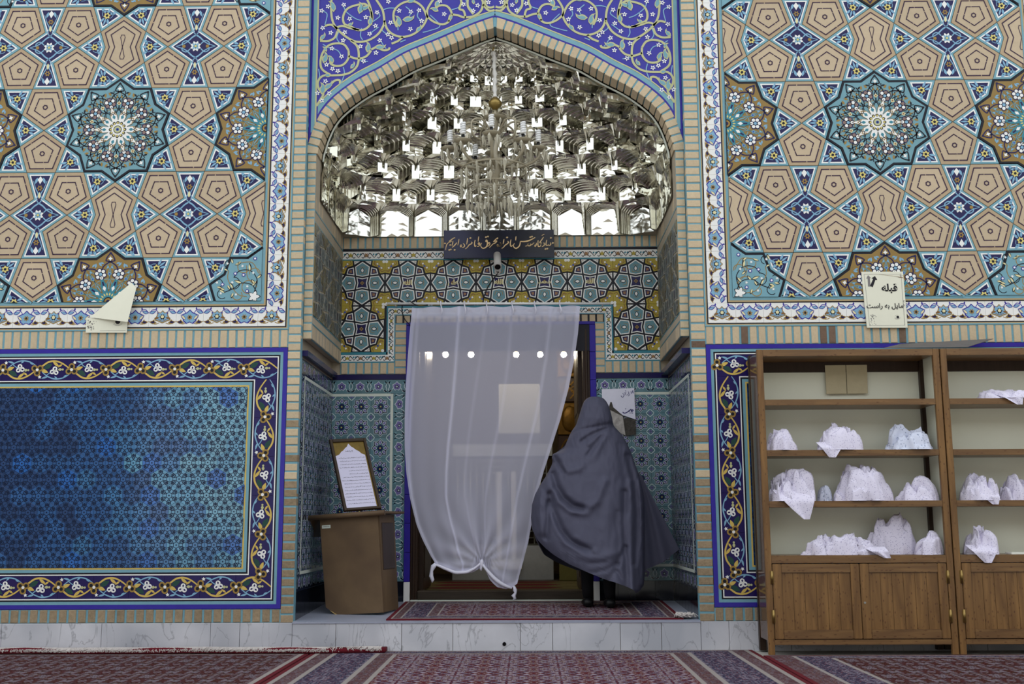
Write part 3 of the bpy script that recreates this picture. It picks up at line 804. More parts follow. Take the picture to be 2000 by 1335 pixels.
# upright jambs below the arch: bricks on the front, corbelled out over the lower niche
ZCOR = 2.185
for s, wl in ((-1, wall_nl), (1, wall_nr)):
    e, u = (NL, UL) if s < 0 else (NR, UR)
    jamb = box('wall_jamb_%s' % ('left' if s < 0 else 'right'), min(e, u), max(e, u), YS+.012, YB, ZCOR+.004, 3.70, 'plaster'); tag(jamb, kind='structure')
    brick_col(jamb, (e+u)/2, ZCOR, INP[0][1], abs(e-u)-.002, YS, d=.06, pitch=.0612)
    # its inner face: brick row, small border, eight-fold star tiles, border, brick row
    FM = Matrix.Translation((u, 0, 0)) @ (FACE_R if s < 0 else FACE_L)
    lo, hi = (YS+.02, YB-.012) if s < 0 else (-YB+.012, -YS-.02)
    brick_row(jamb, lo, hi, ZCOR, 2.285, 0, d=.02, M=FM, mt='brick')
    brick_row(jamb, lo, hi, 3.155, 3.262, 0, d=.02, M=FM, mt='brick')
    c = Cv(); c.prism(rect_pts(lo, hi, 2.287, 3.153), 'mortar', -.01, -.002)
    c.prism(rect_pts(lo, hi, 2.29, 2.30), 'turq_deep', -.01, .002); c.prism(rect_pts(lo, hi, 2.352, 2.362), 'turq_deep', -.01, .002)
    c.prism(rect_pts(lo, hi, 3.055, 3.065), 'turq_deep', -.01, .002); c.prism(rect_pts(lo, hi, 3.138, 3.15), 'turq_deep', -.01, .002)
    mesh_obj('border_strip', c.mesh('border_strip'), jamb, FM)
    jamb['_fm'] = s
JAMBS = [o for o in bpy.data.objects if o.name.startswith('wall_jamb')]

sp = empty('wall_spandrel', (XC, YS, 4.2)); tag(sp, kind='structure')
SM = Matrix.Translation((-XC, .004, -4.2)) @ FRONT
c = Cv()
top = 5.3
gl = [p for p in EXS if p[0] > NL]
ground = [(NL, gl[0][1])]+gl+[(XC, top), (NL, top)]
for h in (0, 1):
    f = mir if h else (lambda p: p)
    pts = [f(p) for p in ground]
    c.poly(pts if not h else pts[::-1], 'cobalt', 0)
    for d, w, mt, L in ((.006, .014, 'indigo', 2), (.030, .034, 'turq', 3), (.051, .011, 'vine', 3), (.060, .008, 'indigo', 2)):
        c.stroke([f(p) for p in offs(EXS, d) if p[0] > NL+.004], w, mt, L)
    x0 = NL if not h else NR
    sg = 1 if not h else -1
    for d, w, mt in ((.010, .016, 'indigo'), (.031, .027, 'turq'), (.051, .012, 'vine'), (.062, .010, 'indigo')):
        c.stroke([(x0+sg*d, gl[0][1]+.03+d*1.9), (x0+sg*d, top)], w, mt, 4)
mesh_obj('spandrel_ground', c.mesh('spandrel_ground'), sp, SM)
def cr(x, y):
    p = at(580+x/4.762, y/4.762, YS); return (p.x, p.z)
VINES = [[(322, -30), (318, 90), (330, 190), (375, 270), (470, 350), (560, 388), (660, 375), (750, 320), (800, 245), (812, 190), (795, 90), (740, 0), (720, -40)],
 [(812, 190), (840, 270), (900, 322), (985, 342), (1080, 318), (1160, 255), (1208, 170), (1212, 90), (1250, 20), (1290, -30)],
 [(1208, 150), (1170, 70), (1110, 20), (1040, 10), (960, 40), (905, 100), (900, 180), (930, 250)],
 [(690, 230), (690, 120), (640, 40), (560, 45), (470, 80), (430, 150), (440, 220), (500, 245), (570, 280), (650, 260), (700, 180), (680, 60), (640, -30)],
 [(480, 470), (440, 415), (370, 402), (290, 425), (235, 500), (218, 590), (240, 650), (310, 695)], [(480, 470), (478, 540), (430, 600), (360, 612), (310, 585), (330, 540)],
 [(375, 270), (320, 230), (260, 240)], [(375, 290), (350, 350), (290, 380), (215, 378)], [(360, 260), (420, 240), (500, 262), (580, 275)],
 [(500, 375), (560, 430), (575, 520), (560, 610), (500, 670), (420, 695), (330, 700), (240, 705), (195, 760), (205, 830), (245, 870), (215, 930), (180, 985)],
 [(480, 520), (560, 545), (640, 525), (690, 470)], [(690, 460), (740, 440), (800, 465), (850, 460), (862, 440)], [(245, 860), (300, 800), (350, 750), (395, 745), (400, 775)],
 [(985, 342), (940, 380), (880, 405)], [(1208, 150), (1270, 200), (1350, 225), (1410, 200), (1440, 130), (1400, 60), (1330, 50), (1270, 90)], [(1410, 200), (1430, 140), (1490, 140), (1560, 160), (1550, 100), (1510, 80), (1530, 20), (1510, -30)],
 [(1560, 160), (1640, 150), (1710, 100), (1730, 20), (1700, -30)], [(1730, 40), (1780, 95), (1835, 95)], [(1590, -20), (1590, 60), (1640, 130)], [(1760, -20), (1750, 40), (1790, 70), (1835, 60)]]
LEAVES = [(350, 110, 100, 110), (585, 130, 75, 110), (590, 90, 15, 90), (250, 590, 70, 105), (340, 590, 110, 90), (660, 490, 80, 100), (720, 440, -5, 100), (960, 250, 95, 110), (980, 190, 5, 110), (1290, 70, 60, 90), (1320, 100, 150, 80), (235, 880, 80, 110), (250, 830, 30, 100), (500, 640, 50, 70), (1110, 300, 45, 80), (1420, 190, 60, 60), (215, 375, 45, 80), (470, 240, 20, 60), (280, 480, 115, 60), (680, 240, 80, 90), (320, 700, 170, 70), (1020, 20, 10, 90), (1650, 40, 100, 60)]
BLOS = [(290, 60), (435, 45), (380, 165), (490, 175), (640, 160), (745, 115), (950, 100), (1060, 110), (1135, 95), (1370, 130), (1550, 40), (1640, 100), (870, 210), (1160, 195), (1055, 270), (845, 320), (675, 315), (770, 375), (315, 305), (445, 300), (325, 450), (415, 525), (275, 600), (380, 660), (590, 430), (265, 755), (230, 935), (230, 100), (240, 260), (430, 375), (330, 640), (190, 865), (300, 868), (730, 240), (850, 15), (1330, 10), (1680, 50), (620, 568), (735, 490), (880, 350), (1780, 20)]
SPRAY = [[(230, 100), (280, 130), (260, 230)], [(435, 60), (460, 110), (540, 170), (600, 190)], [(745, 115), (770, 150), (690, 210)], [(790, 95), (850, 75), (910, 75)], [(1010, 60), (1060, 110), (1030, 170)], [(1160, 195), (1120, 150), (1135, 95)], [(1240, 140), (1330, 240), (1230, 285), (1170, 300)], [(870, 210), (930, 230), (940, 280)],
 [(600, 260), (590, 330), (610, 370)], [(400, 270), (370, 350), (400, 400)], [(325, 450), (380, 470), (415, 525)], [(780, 380), (810, 430), (830, 450)], [(200, 640), (210, 700), (200, 740)], [(430, 620), (440, 690), (400, 790)], [(560, 545), (620, 568), (660, 570)], [(1010, 370), (960, 390)], [(1440, 90), (1500, 70), (1540, 40)], [(1640, 100), (1600, 60), (1570, 0)], [(240, 410), (290, 440), (325, 450)], [(675, 315), (720, 280), (760, 250)], [(845, 320), (800, 290), (790, 260)], [(1760, 80), (1800, 60)]]
for h in (0, 1):
    f = mir if h else (lambda p: p)
    c = Cv()
    W = lambda x, y: f(cr(x, y))
    for L_ in SPRAY: c.stroke(cat2([W(*q) for q in L_], 5), .0075, 'lblue', 5)
    for L_ in VINES: c.stroke(cat2([W(*q) for q in L_], 5), .0165, 'vine', 6)
    for x, y, an, ln in LEAVES:
        p = W(x, y); aa = math.radians(an if not h else 180-an); l = ln*.00079*1.05
        for dd, ww, mt, L in ((0, 1., 'vine', 7), (.012, .66, 'turq', 8)):
            ca, sa = math.cos(aa), math.sin(aa); sg = -1 if h else 1
            pts = []
            for u_, w_ in ((0, .12), (.25, .5), (.5, .62), (.75, .42), (.95, .55), (1.05, .75), (.98, .2), (.8, -.1), (.5, -.3), (.25, -.28)):
                X, Y = dd+u_*(l-2*dd), sg*w_*ww*l*.55
                pts.append((p[0]+X*ca-Y*sa, p[1]+X*sa+Y*ca))
            c.poly(pts if h else pts[::-1], mt, L)
    for i, (x, y) in enumerate(BLOS):
        p = W(x, y)
        c.lobes(p, .021, 5, 'white', 9, .3, i*.7, 0, 4); c.disc(p, .006, 'cobalt', 10, 6)
    mesh_obj('arabesque_inlay', c.mesh('arabesque_inlay'), sp, SM)

# ------------------------------------------------------------------ eight-fold star tiles of the back wall
E8 = {'centre': [(.31, .31), (0, .245), (-.31, .31), (-.245, 0), (-.31, -.31), (0, -.245), (.31, -.31), (.245, 0)],
      'pent': [(-.31, .31), (0, .245), (.31, .31), (.36, .74), (0, .985), (-.36, .74)],
      'kite': [(.31, .31), (.74, .36), (.66, .66), (.36, .74)],
      'tri': [(1, 0), (1, .42), (.76, .38)], 'tri2': [(1, -.42), (1, 0), (.76, -.38)],
      'yel': [(1.034, .42), (1.034, 1.034), (.42, 1.034), (.38, .76), (.66, .66), (.76, .38)]}
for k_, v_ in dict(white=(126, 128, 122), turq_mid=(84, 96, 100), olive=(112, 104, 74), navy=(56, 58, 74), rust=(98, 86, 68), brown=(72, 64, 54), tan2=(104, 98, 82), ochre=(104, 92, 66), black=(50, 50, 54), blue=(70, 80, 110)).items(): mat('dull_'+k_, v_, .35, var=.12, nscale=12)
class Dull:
    "the same drawing in a darker, greyer palette for the side walls"
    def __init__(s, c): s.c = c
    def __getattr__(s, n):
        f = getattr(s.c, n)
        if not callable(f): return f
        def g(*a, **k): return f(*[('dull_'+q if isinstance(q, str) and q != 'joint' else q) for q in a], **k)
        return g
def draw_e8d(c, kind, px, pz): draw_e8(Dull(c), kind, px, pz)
def draw_e8(c, kind, px, pz):
    sc = lambda P: [(x*px, y*pz) for x, y in P]
    P = sc(E8[kind]); z1 = .006
    if kind == 'yel':
        c.prism(inset(P, .007), 'olive', 0, z1, .001)
        for k, (x, y) in enumerate(((.84, .66), (.66, .84))):
            p = (x*px, y*pz)
            c.lobes(p, .017, 4, 'brown', 1, .3, .4, z1, 4); c.disc(p, .009, 'white', 2, 6, z1)
            c.stroke(cat2([(p[0]-.004, p[1]-.02), (p[0]-.024, p[1]-.006), (p[0]-.016, p[1]+.022)], 4), (.003, .006, .003), 'brown', 1, z0=z1)
        c.stroke(cat2([(px*.98, pz*.55), (px*.86, pz*.5), (px*.8, pz*.56)], 4), .006, 'brown', 1, z0=z1); c.stroke(cat2([(px*.55, pz*.98), (px*.5, pz*.86), (px*.56, pz*.8)], 4), .006, 'brown', 1, z0=z1)
        c.disc((px*.94, pz*.94), .014, 'white', 1, 6, z1); c.disc((px*.73, pz*.73), .010, 'blue', 1, 6, z1)
        return
    c.prism(inset(P, .0065), 'white', 0, z1, .001)
    k = {'centre': 'navy', 'pent': 'turq_mid', 'kite': 'navy', 'tri': 'navy', 'tri2': 'navy'}[kind]
    c.poly(inset(P, .0145), k, 1, z1)
    if kind == 'pent':
        q = (0, .56*pz)
        for s in (1, -1): c.stroke(cat2([(q[0]+s*.004, q[1]-.024), (q[0]+s*.026, q[1]-.03), (q[0]+s*.034, q[1]+.004)], 4), .004, 'ochre', 2, z0=z1); c.stroke(cat2([(q[0], q[1]+.03), (q[0]+s*.022, q[1]+.026)], 3), .004, 'ochre', 2, z0=z1)
        c.petal((q[0], q[1]-.024), PI/2, .05, .034, 'black', 3, z1); c.petal((q[0], q[1]-.018), PI/2, .036, .022, 'white', 4, z1)
    elif kind == 'centre': c.lobes((0, 0), .018, 4, 'ochre', 2, .2, 0, z1, 4); c.disc((0, 0), .006, 'navy', 3, 6, z1)
    elif kind == 'kite': c.poly(inset(P, .024), 'rust', 2, z1)
    else:
        pp = inset(P, .021); c.poly(pp, 'tan2', 2, z1)
def star8_cell(parent, M, px, pz, text=None, fn=None):
    fn = fn or draw_e8
    key = '%.3f_%.3f' % (px, pz)
    def put(nm, kind, ang):
        # quarter turns keep the cell: swap sides for odd turns
        a_, b_ = (px, pz) if ang % 180 == 0 else (pz, px)
        mesh_obj(nm, shared('e8_%s_%.3f_%.3f' % (kind, a_, b_)+('d' if fn is draw_e8d else ''), fn, kind, a_, b_), parent, M @ Matrix.Rotation(math.radians(ang), 4, 'Z'))
    put('centre_tile', 'centre', 0)
    for k in range(4):
        put('pentagon_tile', 'pent', 90*k); put('small_kite_tile', 'kite', 90*k)
        put('triangle_tile', 'tri', 90*k); put('triangle_tile', 'tri2', 90*k); put('yellow_corner_tile', 'yel', 90*k)
    if text: mesh_obj('script_inlay', text, parent, M @ Matrix.Translation((0, 0, .0075)))
TXT = [text_mesh('\uFEEA\uFEE0\uFEDF\uFE8D', 'cream', .060, .0006, .0022), text_mesh('\uFBFD\uFEE0\uFECB', 'cream', .058, .0006, .0022), text_mesh('\uFEAA\uFEE4\uFEA4\uFEE3', 'cream', .046, .0006, .002)]
bk = Cv(); bk.prism(rect_pts(UL, UR, 2.277, 3.063), 'black', -.01, .0005)
pan = mesh_obj('star_tile_panel', bk.mesh('panel'), wall_b, Matrix.Translation((0, YB-.012, 0)) @ FRONT)
P8 = .3842/2; C8 = [-1.387+.3842*k for k in range(7)]
for k, x in enumerate(C8):
    star8_cell(pan, Matrix.Translation((x, 2.866, .0005)), P8, .1955, {1: TXT[0], 2: TXT[1], 3: TXT[0], 4: TXT[2], 5: TXT[0]}.get(k))
for x in (C8[0], C8[6]): star8_cell(pan, Matrix.Translation((x, 2.4735, .0005)), P8, .1965)
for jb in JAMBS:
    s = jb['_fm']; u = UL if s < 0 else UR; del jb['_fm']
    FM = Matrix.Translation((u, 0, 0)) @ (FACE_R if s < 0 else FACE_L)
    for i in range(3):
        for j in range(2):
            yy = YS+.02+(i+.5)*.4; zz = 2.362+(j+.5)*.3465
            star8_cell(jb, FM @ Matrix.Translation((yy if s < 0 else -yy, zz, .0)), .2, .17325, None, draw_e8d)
# small white floral borders on the back wall
def draw_sborder(c, w, h, kind):
    c.prism(rect_pts(-w/2+.0005, w/2-.0005, -h/2, h/2), 'white', -.01, 0, .0006)
    for s in (1, -1):
        c.stroke(cat2([(s*w*.08, -h*.2), (s*w*.2, h*.28), (s*w*.33, h*.1), (s*w*.5, -h*.3)], 4), (.005, .008, .004), 'black', 1)
        c.stroke(cat2([(s*w*.1, -h*.1), (s*w*.2, -h*.34), (s*w*.3, -h*.2)], 4), .006, 'black', 1)
        c.petal((s*w*.42, h*.0), math.radians(60), .022, .014, 'turq_deep', 1)
    if kind: c.lobes((0, 0), h*.33, 6, 'rust', 2, .25, 0, 0, 4); c.disc((0, 0), h*.1, 'ochre', 3, 6)
    else: c.lobes((0, 0), h*.32, 5, 'olive', 2, .25, .3, 0, 4)
def stile(h): return lambda i, w: shared('small_floral_tile_%d_%.4f_%.3f' % (i % 2, w, h), draw_sborder, w, h, i % 2)
YW = YB-.013
border_run(wall_b, 'small_floral_tile', stile(.068), UL, UR, 3.106, 0, .133, YW)
SX0, SX1 = -1.1647, .7077                                     # outer edge of the door surround
border_run(wall_b, 'small_floral_tile', stile(.053), SX0, SX1, 2.6235, 0, .125, YW)
border_run(wall_b, 'small_floral_tile', stile(.0517), 2.254, 2.597, SX0+.0259, 1, .12, YW)
border_run(wall_b, 'small_floral_tile', stile(.0517), 2.254, 2.597, SX1-.0259, 1, .12, YW)
border_run(wall_b, 'small_floral_tile', stile(.056), UL, SX0+.0517, 2.226, 0, .125, YW)
border_run(wall_b, 'small_floral_tile', stile(.056), SX1-.0517, UR, 2.226, 0, .125, YW)
c = Cv()
R_ = rect_pts
for r_, mt in ((R_(UL, UR, 3.141, 3.162), 'black'), (R_(UL, UR, 3.061, 3.072), 'turq_deep'), (R_(SX0-.012, SX1+.012, 2.651, 2.667), 'turq_deep'), (R_(SX0-.012, SX0, 2.255, 2.651), 'turq_deep'), (R_(SX1, SX1+.012, 2.255, 2.651), 'turq_deep'),
               (R_(UL, SX0, 2.255, 2.277), 'turq_deep'), (R_(SX1, UR, 2.255, 2.277), 'turq_deep'), (R_(SX0+.0517, SX1-.0517, 2.588, 2.597), 'turq'), (R_(SX0+.0517, SX0+.0617, 2.198, 2.588), 'turq'), (R_(SX1-.0617, SX1-.0517, 2.198, 2.588), 'turq'),
               (R_(UL, SX0+.0617, 2.188, 2.198), 'turq_deep'), (R_(SX1-.0617, UR, 2.188, 2.198), 'turq_deep'), (R_(NL, DX0-.02, 2.046, 2.088), 'navy'), (R_(DX1+.02, NR, 2.046, 2.088), 'navy')):
    c.prism(r_, mt, -.01, .001)
mesh_obj('border_strip', c.mesh('border_strip'), wall_b, Matrix.Translation((0, YW, 0)) @ FRONT)
brick_row(wall_b, UL, UR, 3.163, 3.262, YW-.004, d=.03, pitch=.064)
brick_row(wall_b, SX0+.063, SX1-.063, 2.52, 2.586, YW-.002, d=.03, pitch=.064)
for x0, x1 in ((UL, SX0+.063), (SX1-.063, UR)): brick_row(wall_b, x0, x1, 2.092, 2.187, YW-.006, d=.03, pitch=.062)
for s in (-1, 1):
    xa, xb = (SX0+.063, DX0-.024) if s < 0 else (DX1+.024, SX1-.063)
    brick_col(wall_b, (xa+xb)/2, 2.092, 2.52, abs(xb-xa), YW-.006, d=.03, pitch=.060)

# ------------------------------------------------------------------ painted dado tiles inside the niche
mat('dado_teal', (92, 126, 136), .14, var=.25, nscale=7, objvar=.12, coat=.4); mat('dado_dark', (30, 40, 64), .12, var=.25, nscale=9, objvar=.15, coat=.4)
mat('dado_line', (198, 212, 216), .2); mat('dado_lilac', (112, 104, 158), .2, var=.1); mat('bone', (206, 212, 202), .25, var=.06); mat('dado_black', (18, 22, 32), .1, var=.3, nscale=6, objvar=.3, coat=.4)
def draw_rosette(c, p, ground):
    c.prism(rect_pts(-p/2+.0006, p/2-.0006, -p/2+.0006, p/2-.0006), ground, -.008, 0, .0006)
    oct_ = []
    for k in range(16):
        r = p*(.47 if k % 2 == 0 else .355); oct_.append((r*math.cos(k*PI/8), r*math.sin(k*PI/8)))
    c.poly([(x*1.0, y*1.0) for x, y in oct_], 'dado_line', 1); c.poly([(x*.945, y*.945) for x, y in oct_], 'dado_dark', 2)
    for k in range(8):
        t = k*PI/4
        c.petal((p*.16*math.cos(t), p*.16*math.sin(t)), t, p*.23, p*.17, 'dado_line', 3); c.petal((p*.185*math.cos(t), p*.185*math.sin(t)), t, p*.18, p*.11, 'dado_lilac', 4)
        c.petal((p*.06*math.cos(t+.39), p*.06*math.sin(t+.39)), t+.39, p*.16, p*.06, 'turq_deep', 4)
    c.disc((0, 0), p*.14, 'navy', 5, 10); c.lobes((0, 0), p*.09, 6, 'green', 6, .25, 0, 0, 4); c.disc((0, 0), p*.035, 'yellow', 7, 6)
    for sx in (1, -1):
        for sy in (1, -1):
            c.stroke(cat2([(sx*p*.5, sy*p*.3), (sx*p*.4, sy*p*.38), (sx*p*.34, sy*p*.44), (sx*p*.3, sy*p*.5)], 4), p*.032, 'dado_line', 2)
            c.petal((sx*p*.49, sy*p*.49), math.atan2(-sy, -sx), p*.1, p*.07, 'dado_lilac', 2)
def draw_darab(c, w, h, ground):
    c.prism(rect_pts(-w/2+.0006, w/2-.0006, -h/2+.0006, h/2-.0006), ground, -.008, 0, .0006)
    out = [(0, h*.40), (w*.1, h*.25), (w*.24, h*.16), (w*.2, -h*.12), (w*.1, -h*.28), (0, -h*.2), (-w*.1, -h*.28), (-w*.2, -h*.12), (-w*.24, h*.16), (-w*.1, h*.25)][::-1]
    c.poly(out, 'dado_line', 2); c.poly([(x*.86, y*.86) for x, y in out], 'dado_lilac', 3)
    c.lobes((0, 0), h*.16, 5, 'dado_dark', 4, .25, 0, 0, 4); c.disc((0, 0), h*.06, 'dado_line', 5, 6)
    for s in (1, -1):
        c.stroke(cat2([(s*w*.22, -h*.1), (s*w*.34, -h*.36), (s*w*.46, -h*.2), (s*w*.4, h*.02), (s*w*.48, h*.3)], 4), h*.045, 'dado_line', 1)
        c.petal((s*w*.3, h*.22), math.radians(90-s*50), h*.3, h*.14, 'turq', 1); c.petal((s*w*.46, -h*.38), math.radians(90+s*60), h*.3, h*.12, 'dado_dark', 1); c.petal((s*w*.36, h*.42), math.radians(-90+s*30), h*.26, h*.1, 'dado_dark', 1)
def dado(parent, M, x0, x1, z1, strip_x, ground, strip_z=1.907, zlow=.535):
    """x0..x1 in the wall's drawing plane; strip_x: ends (list) where an upright pale strip stands; border tiles outside it"""
    p = .187
    bk = Cv(); bk.prism(rect_pts(x0, x1, ZF, z1), 'dado_black', -.012, -.0085)
    root = mesh_obj('dado_panel', bk.mesh('dado_panel'), parent, M)
    lo, hi = x0, x1
    c = Cv()
    for s in strip_x:
        if s < 0: lo = x0+.128; c.prism(rect_pts(lo-.022, lo, zlow-.02, strip_z+.02), 'bone', -.008, .001)
        else: hi = x1-.128; c.prism(rect_pts(hi, hi+.022, zlow-.02, strip_z+.02), 'bone', -.008, .001)
    c.prism(rect_pts(lo, hi, strip_z, strip_z+.022), 'bone', -.008, .001); c.prism(rect_pts(lo, hi, zlow-.022, zlow), 'bone', -.008, .001)
    mesh_obj('pale_strip', c.mesh('pale_strip'), root)
    cols = max(1, round((hi-lo)/p)); w = (hi-lo)/cols; rows = round((strip_z-zlow)/w); h = (strip_z-zlow)/rows
    for i in range(cols):
        for j in range(rows):
            mesh_obj('rosette_tile', shared('rosette_%.3f_%s' % (w, ground), draw_rosette, w, ground), root, Matrix.Translation((lo+(i+.5)*w, zlow+(j+.5)*h, 0)) @ Matrix.Scale(h/w, 4, (0, 1, 0)))
    def run(a0, a1, b, hgt, vert):
        n = max(1, round((a1-a0)/.17)); ww = (a1-a0)/n
        for i in range(n):
            t = a0+(i+.5)*ww
            Mx = Matrix.Translation((t, b, 0)) if not vert else Matrix.Translation((b, t, 0)) @ Matrix.Rotation(PI/2, 4, 'Z')
            mesh_obj('arabesque_tile', shared('darab_%.3f_%.3f_%s' % (ww, hgt, ground), draw_darab, ww, hgt, ground), root, Mx)
    run(x0, x1, (strip_z+.022+z1)/2, z1-strip_z-.022, 0)
    run(x0, x1, zlow-.022-.055, .11, 0)
    for s in strip_x:
        if s < 0: run(zlow-.022, strip_z+.022, (x0+lo-.022)/2, lo-.022-x0, 1)
        else: run(zlow-.022, strip_z+.022, (x1+hi+.022)/2, x1-hi-.022, 1)
    zb = zlow-.132
    n = max(2, round((x1-x0)/.16)); ww = (x1-x0)/n
    for i in range(n):
        for j in range(1): mesh_obj('black_tile', shared('black_tile_%.3f' % ww, lambda c_, w_, h_: c_.prism(rect_pts(-w_/2+.001, w_/2-.001, -h_/2+.001, h_/2-.001), 'dado_black', -.008, 0, .001), ww, zb-ZF), root, Matrix.Translation((x0+(i+.5)*ww, (zb+ZF)/2, 0)))
BM_ = Matrix.Translation((0, YB-.010, 0)) @ FRONT
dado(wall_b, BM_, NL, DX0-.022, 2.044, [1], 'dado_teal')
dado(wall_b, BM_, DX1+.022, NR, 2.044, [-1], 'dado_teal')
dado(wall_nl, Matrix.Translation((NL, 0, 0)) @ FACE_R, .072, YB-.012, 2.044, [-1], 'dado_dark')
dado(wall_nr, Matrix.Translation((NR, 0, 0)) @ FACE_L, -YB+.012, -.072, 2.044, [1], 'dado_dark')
for s, wl in ((-1, wall_nl), (1, wall_nr)):
    x0, x1 = (NL-.012, UL-.004) if s < 0 else (UR+.004, NR+.012)
    bx = box('corbel_strip', min(x0, x1), max(x0, x1)-.02*(s < 0)+.0, YS+.002, YB-.02, 2.06, 2.10, 'navy', wl)
# ------------------------------------------------------------------ courtyard enclosure behind the camera, back wall added unseen to dim the lower facade
def court_wall(name, x0, x1, y0, y1, z1):
    return tag(box(name, x0, x1, y0, y1, -.5, z1, 'court_wall'), kind='structure')
court_wall('wall_added_back', -30, -8.4, -16, -15, 6.0); court_wall('wall_added_back_2', -4.8, 30, -16, -15, 6.0)
tag(box('wall_added_over_gate', -8.4, -4.8, -16, -15, 4.2, 6.0, 'court_wall'), kind='structure')  # upper piece of the added wall; opening below reflects bright in the dado
court_wall('wall_court_left', -31, -30, -16, 0, 6.0); court_wall('wall_court_right', 30, 31, -16, 0, 6.0)
wl_ = box('wall_wing_left', -30, XSL-GDX-.551, .03, .5, -.5, 6.2, 'court_wall'); tag(wl_, kind='structure')
wr_ = box('wall_wing_right', XSR+GDX+.551, 30, .03, .5, -.5, 6.2, 'court_wall'); tag(wr_, kind='structure')
tag(box('wall_upper', XSL-GDX-.55, XSR+GDX+.55, .03, .5, 5.55, 6.6, 'court_wall'), kind='structure')

# ------------------------------------------------------------------ mirror muqarnas vault
def mirror_mat(name, rgb, rough, bump=0., nscale=30):
    m = mat(name, rgb, rough, 1.)
    nt = m.node_tree; b = nt.nodes['Principled BSDF']
    if bump:
        tc = nt.nodes.new('ShaderNodeTexCoord'); no = nt.nodes.new('ShaderNodeTexVoronoi'); no.inputs['Scale'].default_value = nscale
        bn = nt.nodes.new('ShaderNodeBump'); bn.inputs['Strength'].default_value = bump; bn.inputs['Distance'].default_value = .004
        nt.links.new(tc.outputs['Object'], no.inputs['Vector']); nt.links.new(no.outputs['Distance'], bn.inputs['Height']); nt.links.new(bn.outputs[0], b.inputs['Normal'])
    return m
mirror_mat('mirror', (232, 231, 222), .05); mirror_mat('mirror_rib', (222, 219, 206), .2, .15, 45); mat('mirror_edge', (120, 112, 92), .6)
Y0 = .235
PRF = [(XC-p[0], p[1]) for p in INS]                       # half width, height of the arch opening
def half_w(z):
    if z <= PRF[0][1]: return PRF[0][0]
    for p, q in zip(PRF, PRF[1:]):
        if z <= q[1]: t = (z-p[1])/max(q[1]-p[1], 1e-9); return p[0]+(q[0]-p[0])*t
    return .02
ZT = [3.262, 3.53, 3.70, 3.86, 4.01, 4.15, 4.275, 4.385]
QD = [1.0, .97, .86, .74, .61, .47, .335, .215]              # share of the niche depth each tier reaches
NC = [15, 14, 13, 12, 11, 10, 9]
DEP = YB-.03-Y0
def plan(i, u, dz=0.):
    "point on the plan line of tier i; u from 0 (left end at the arch) to 1"
    n = [14., 7., 4.6, 3.6, 3.0, 2.6, 2.3, 2.1][i]
    hw = min(half_w(ZT[i]+.02), UR-XC-.012)+(.02 if i else 0)
    hw = min(hw, UR-XC-.012)
    th = PI*(1-u); cs, sn = math.cos(th), math.sin(th)
    return Vector((XC+hw*math.copysign(abs(cs)**(2/n), cs), Y0+DEP*QD[i]*abs(sn)**(2/n), 0))
def plan_even(i, N):
    S = 240; P = [plan(i, k/S) for k in range(S+1)]; L = [0.]
    for p, q in zip(P, P[1:]): L.append(L[-1]+(q-p).length)
    def f(t):
        t = min(max(t, 0.), 1.)*L[-1]
        lo, hi = 0, S
        while hi-lo > 1:
            md = (lo+hi)//2
            if L[md] <= t: lo = md
            else: hi = md
        k = (t-L[lo])/max(L[hi]-L[lo], 1e-9); return P[lo].lerp(P[hi], k)
    return f
PL = [plan_even(i, 0) for i in range(8)]
vault = empty('ceiling_mirror_vault', (XC, Y0, 3.262)); tag(vault, kind='structure')
rv = random.Random(11)
VO = Vector((XC, Y0, 3.262))
def arch_line(B0, B1, zb, zs, za, M=10, foot=True):
    "pointed arch between two plan points"
    pts = [B0+Vector((0, 0, zb))] if foot else []
    for k in range(M+1):
        t = k/M; x = 2*t-1
        h = (1-abs(x)**1.75)**.62
        p = B0.lerp(B1, t); pts.append(Vector((p.x, p.y, zs+(za-zs)*h)))
    if foot: pts.append(B1+Vector((0, 0, zb)))
    return pts
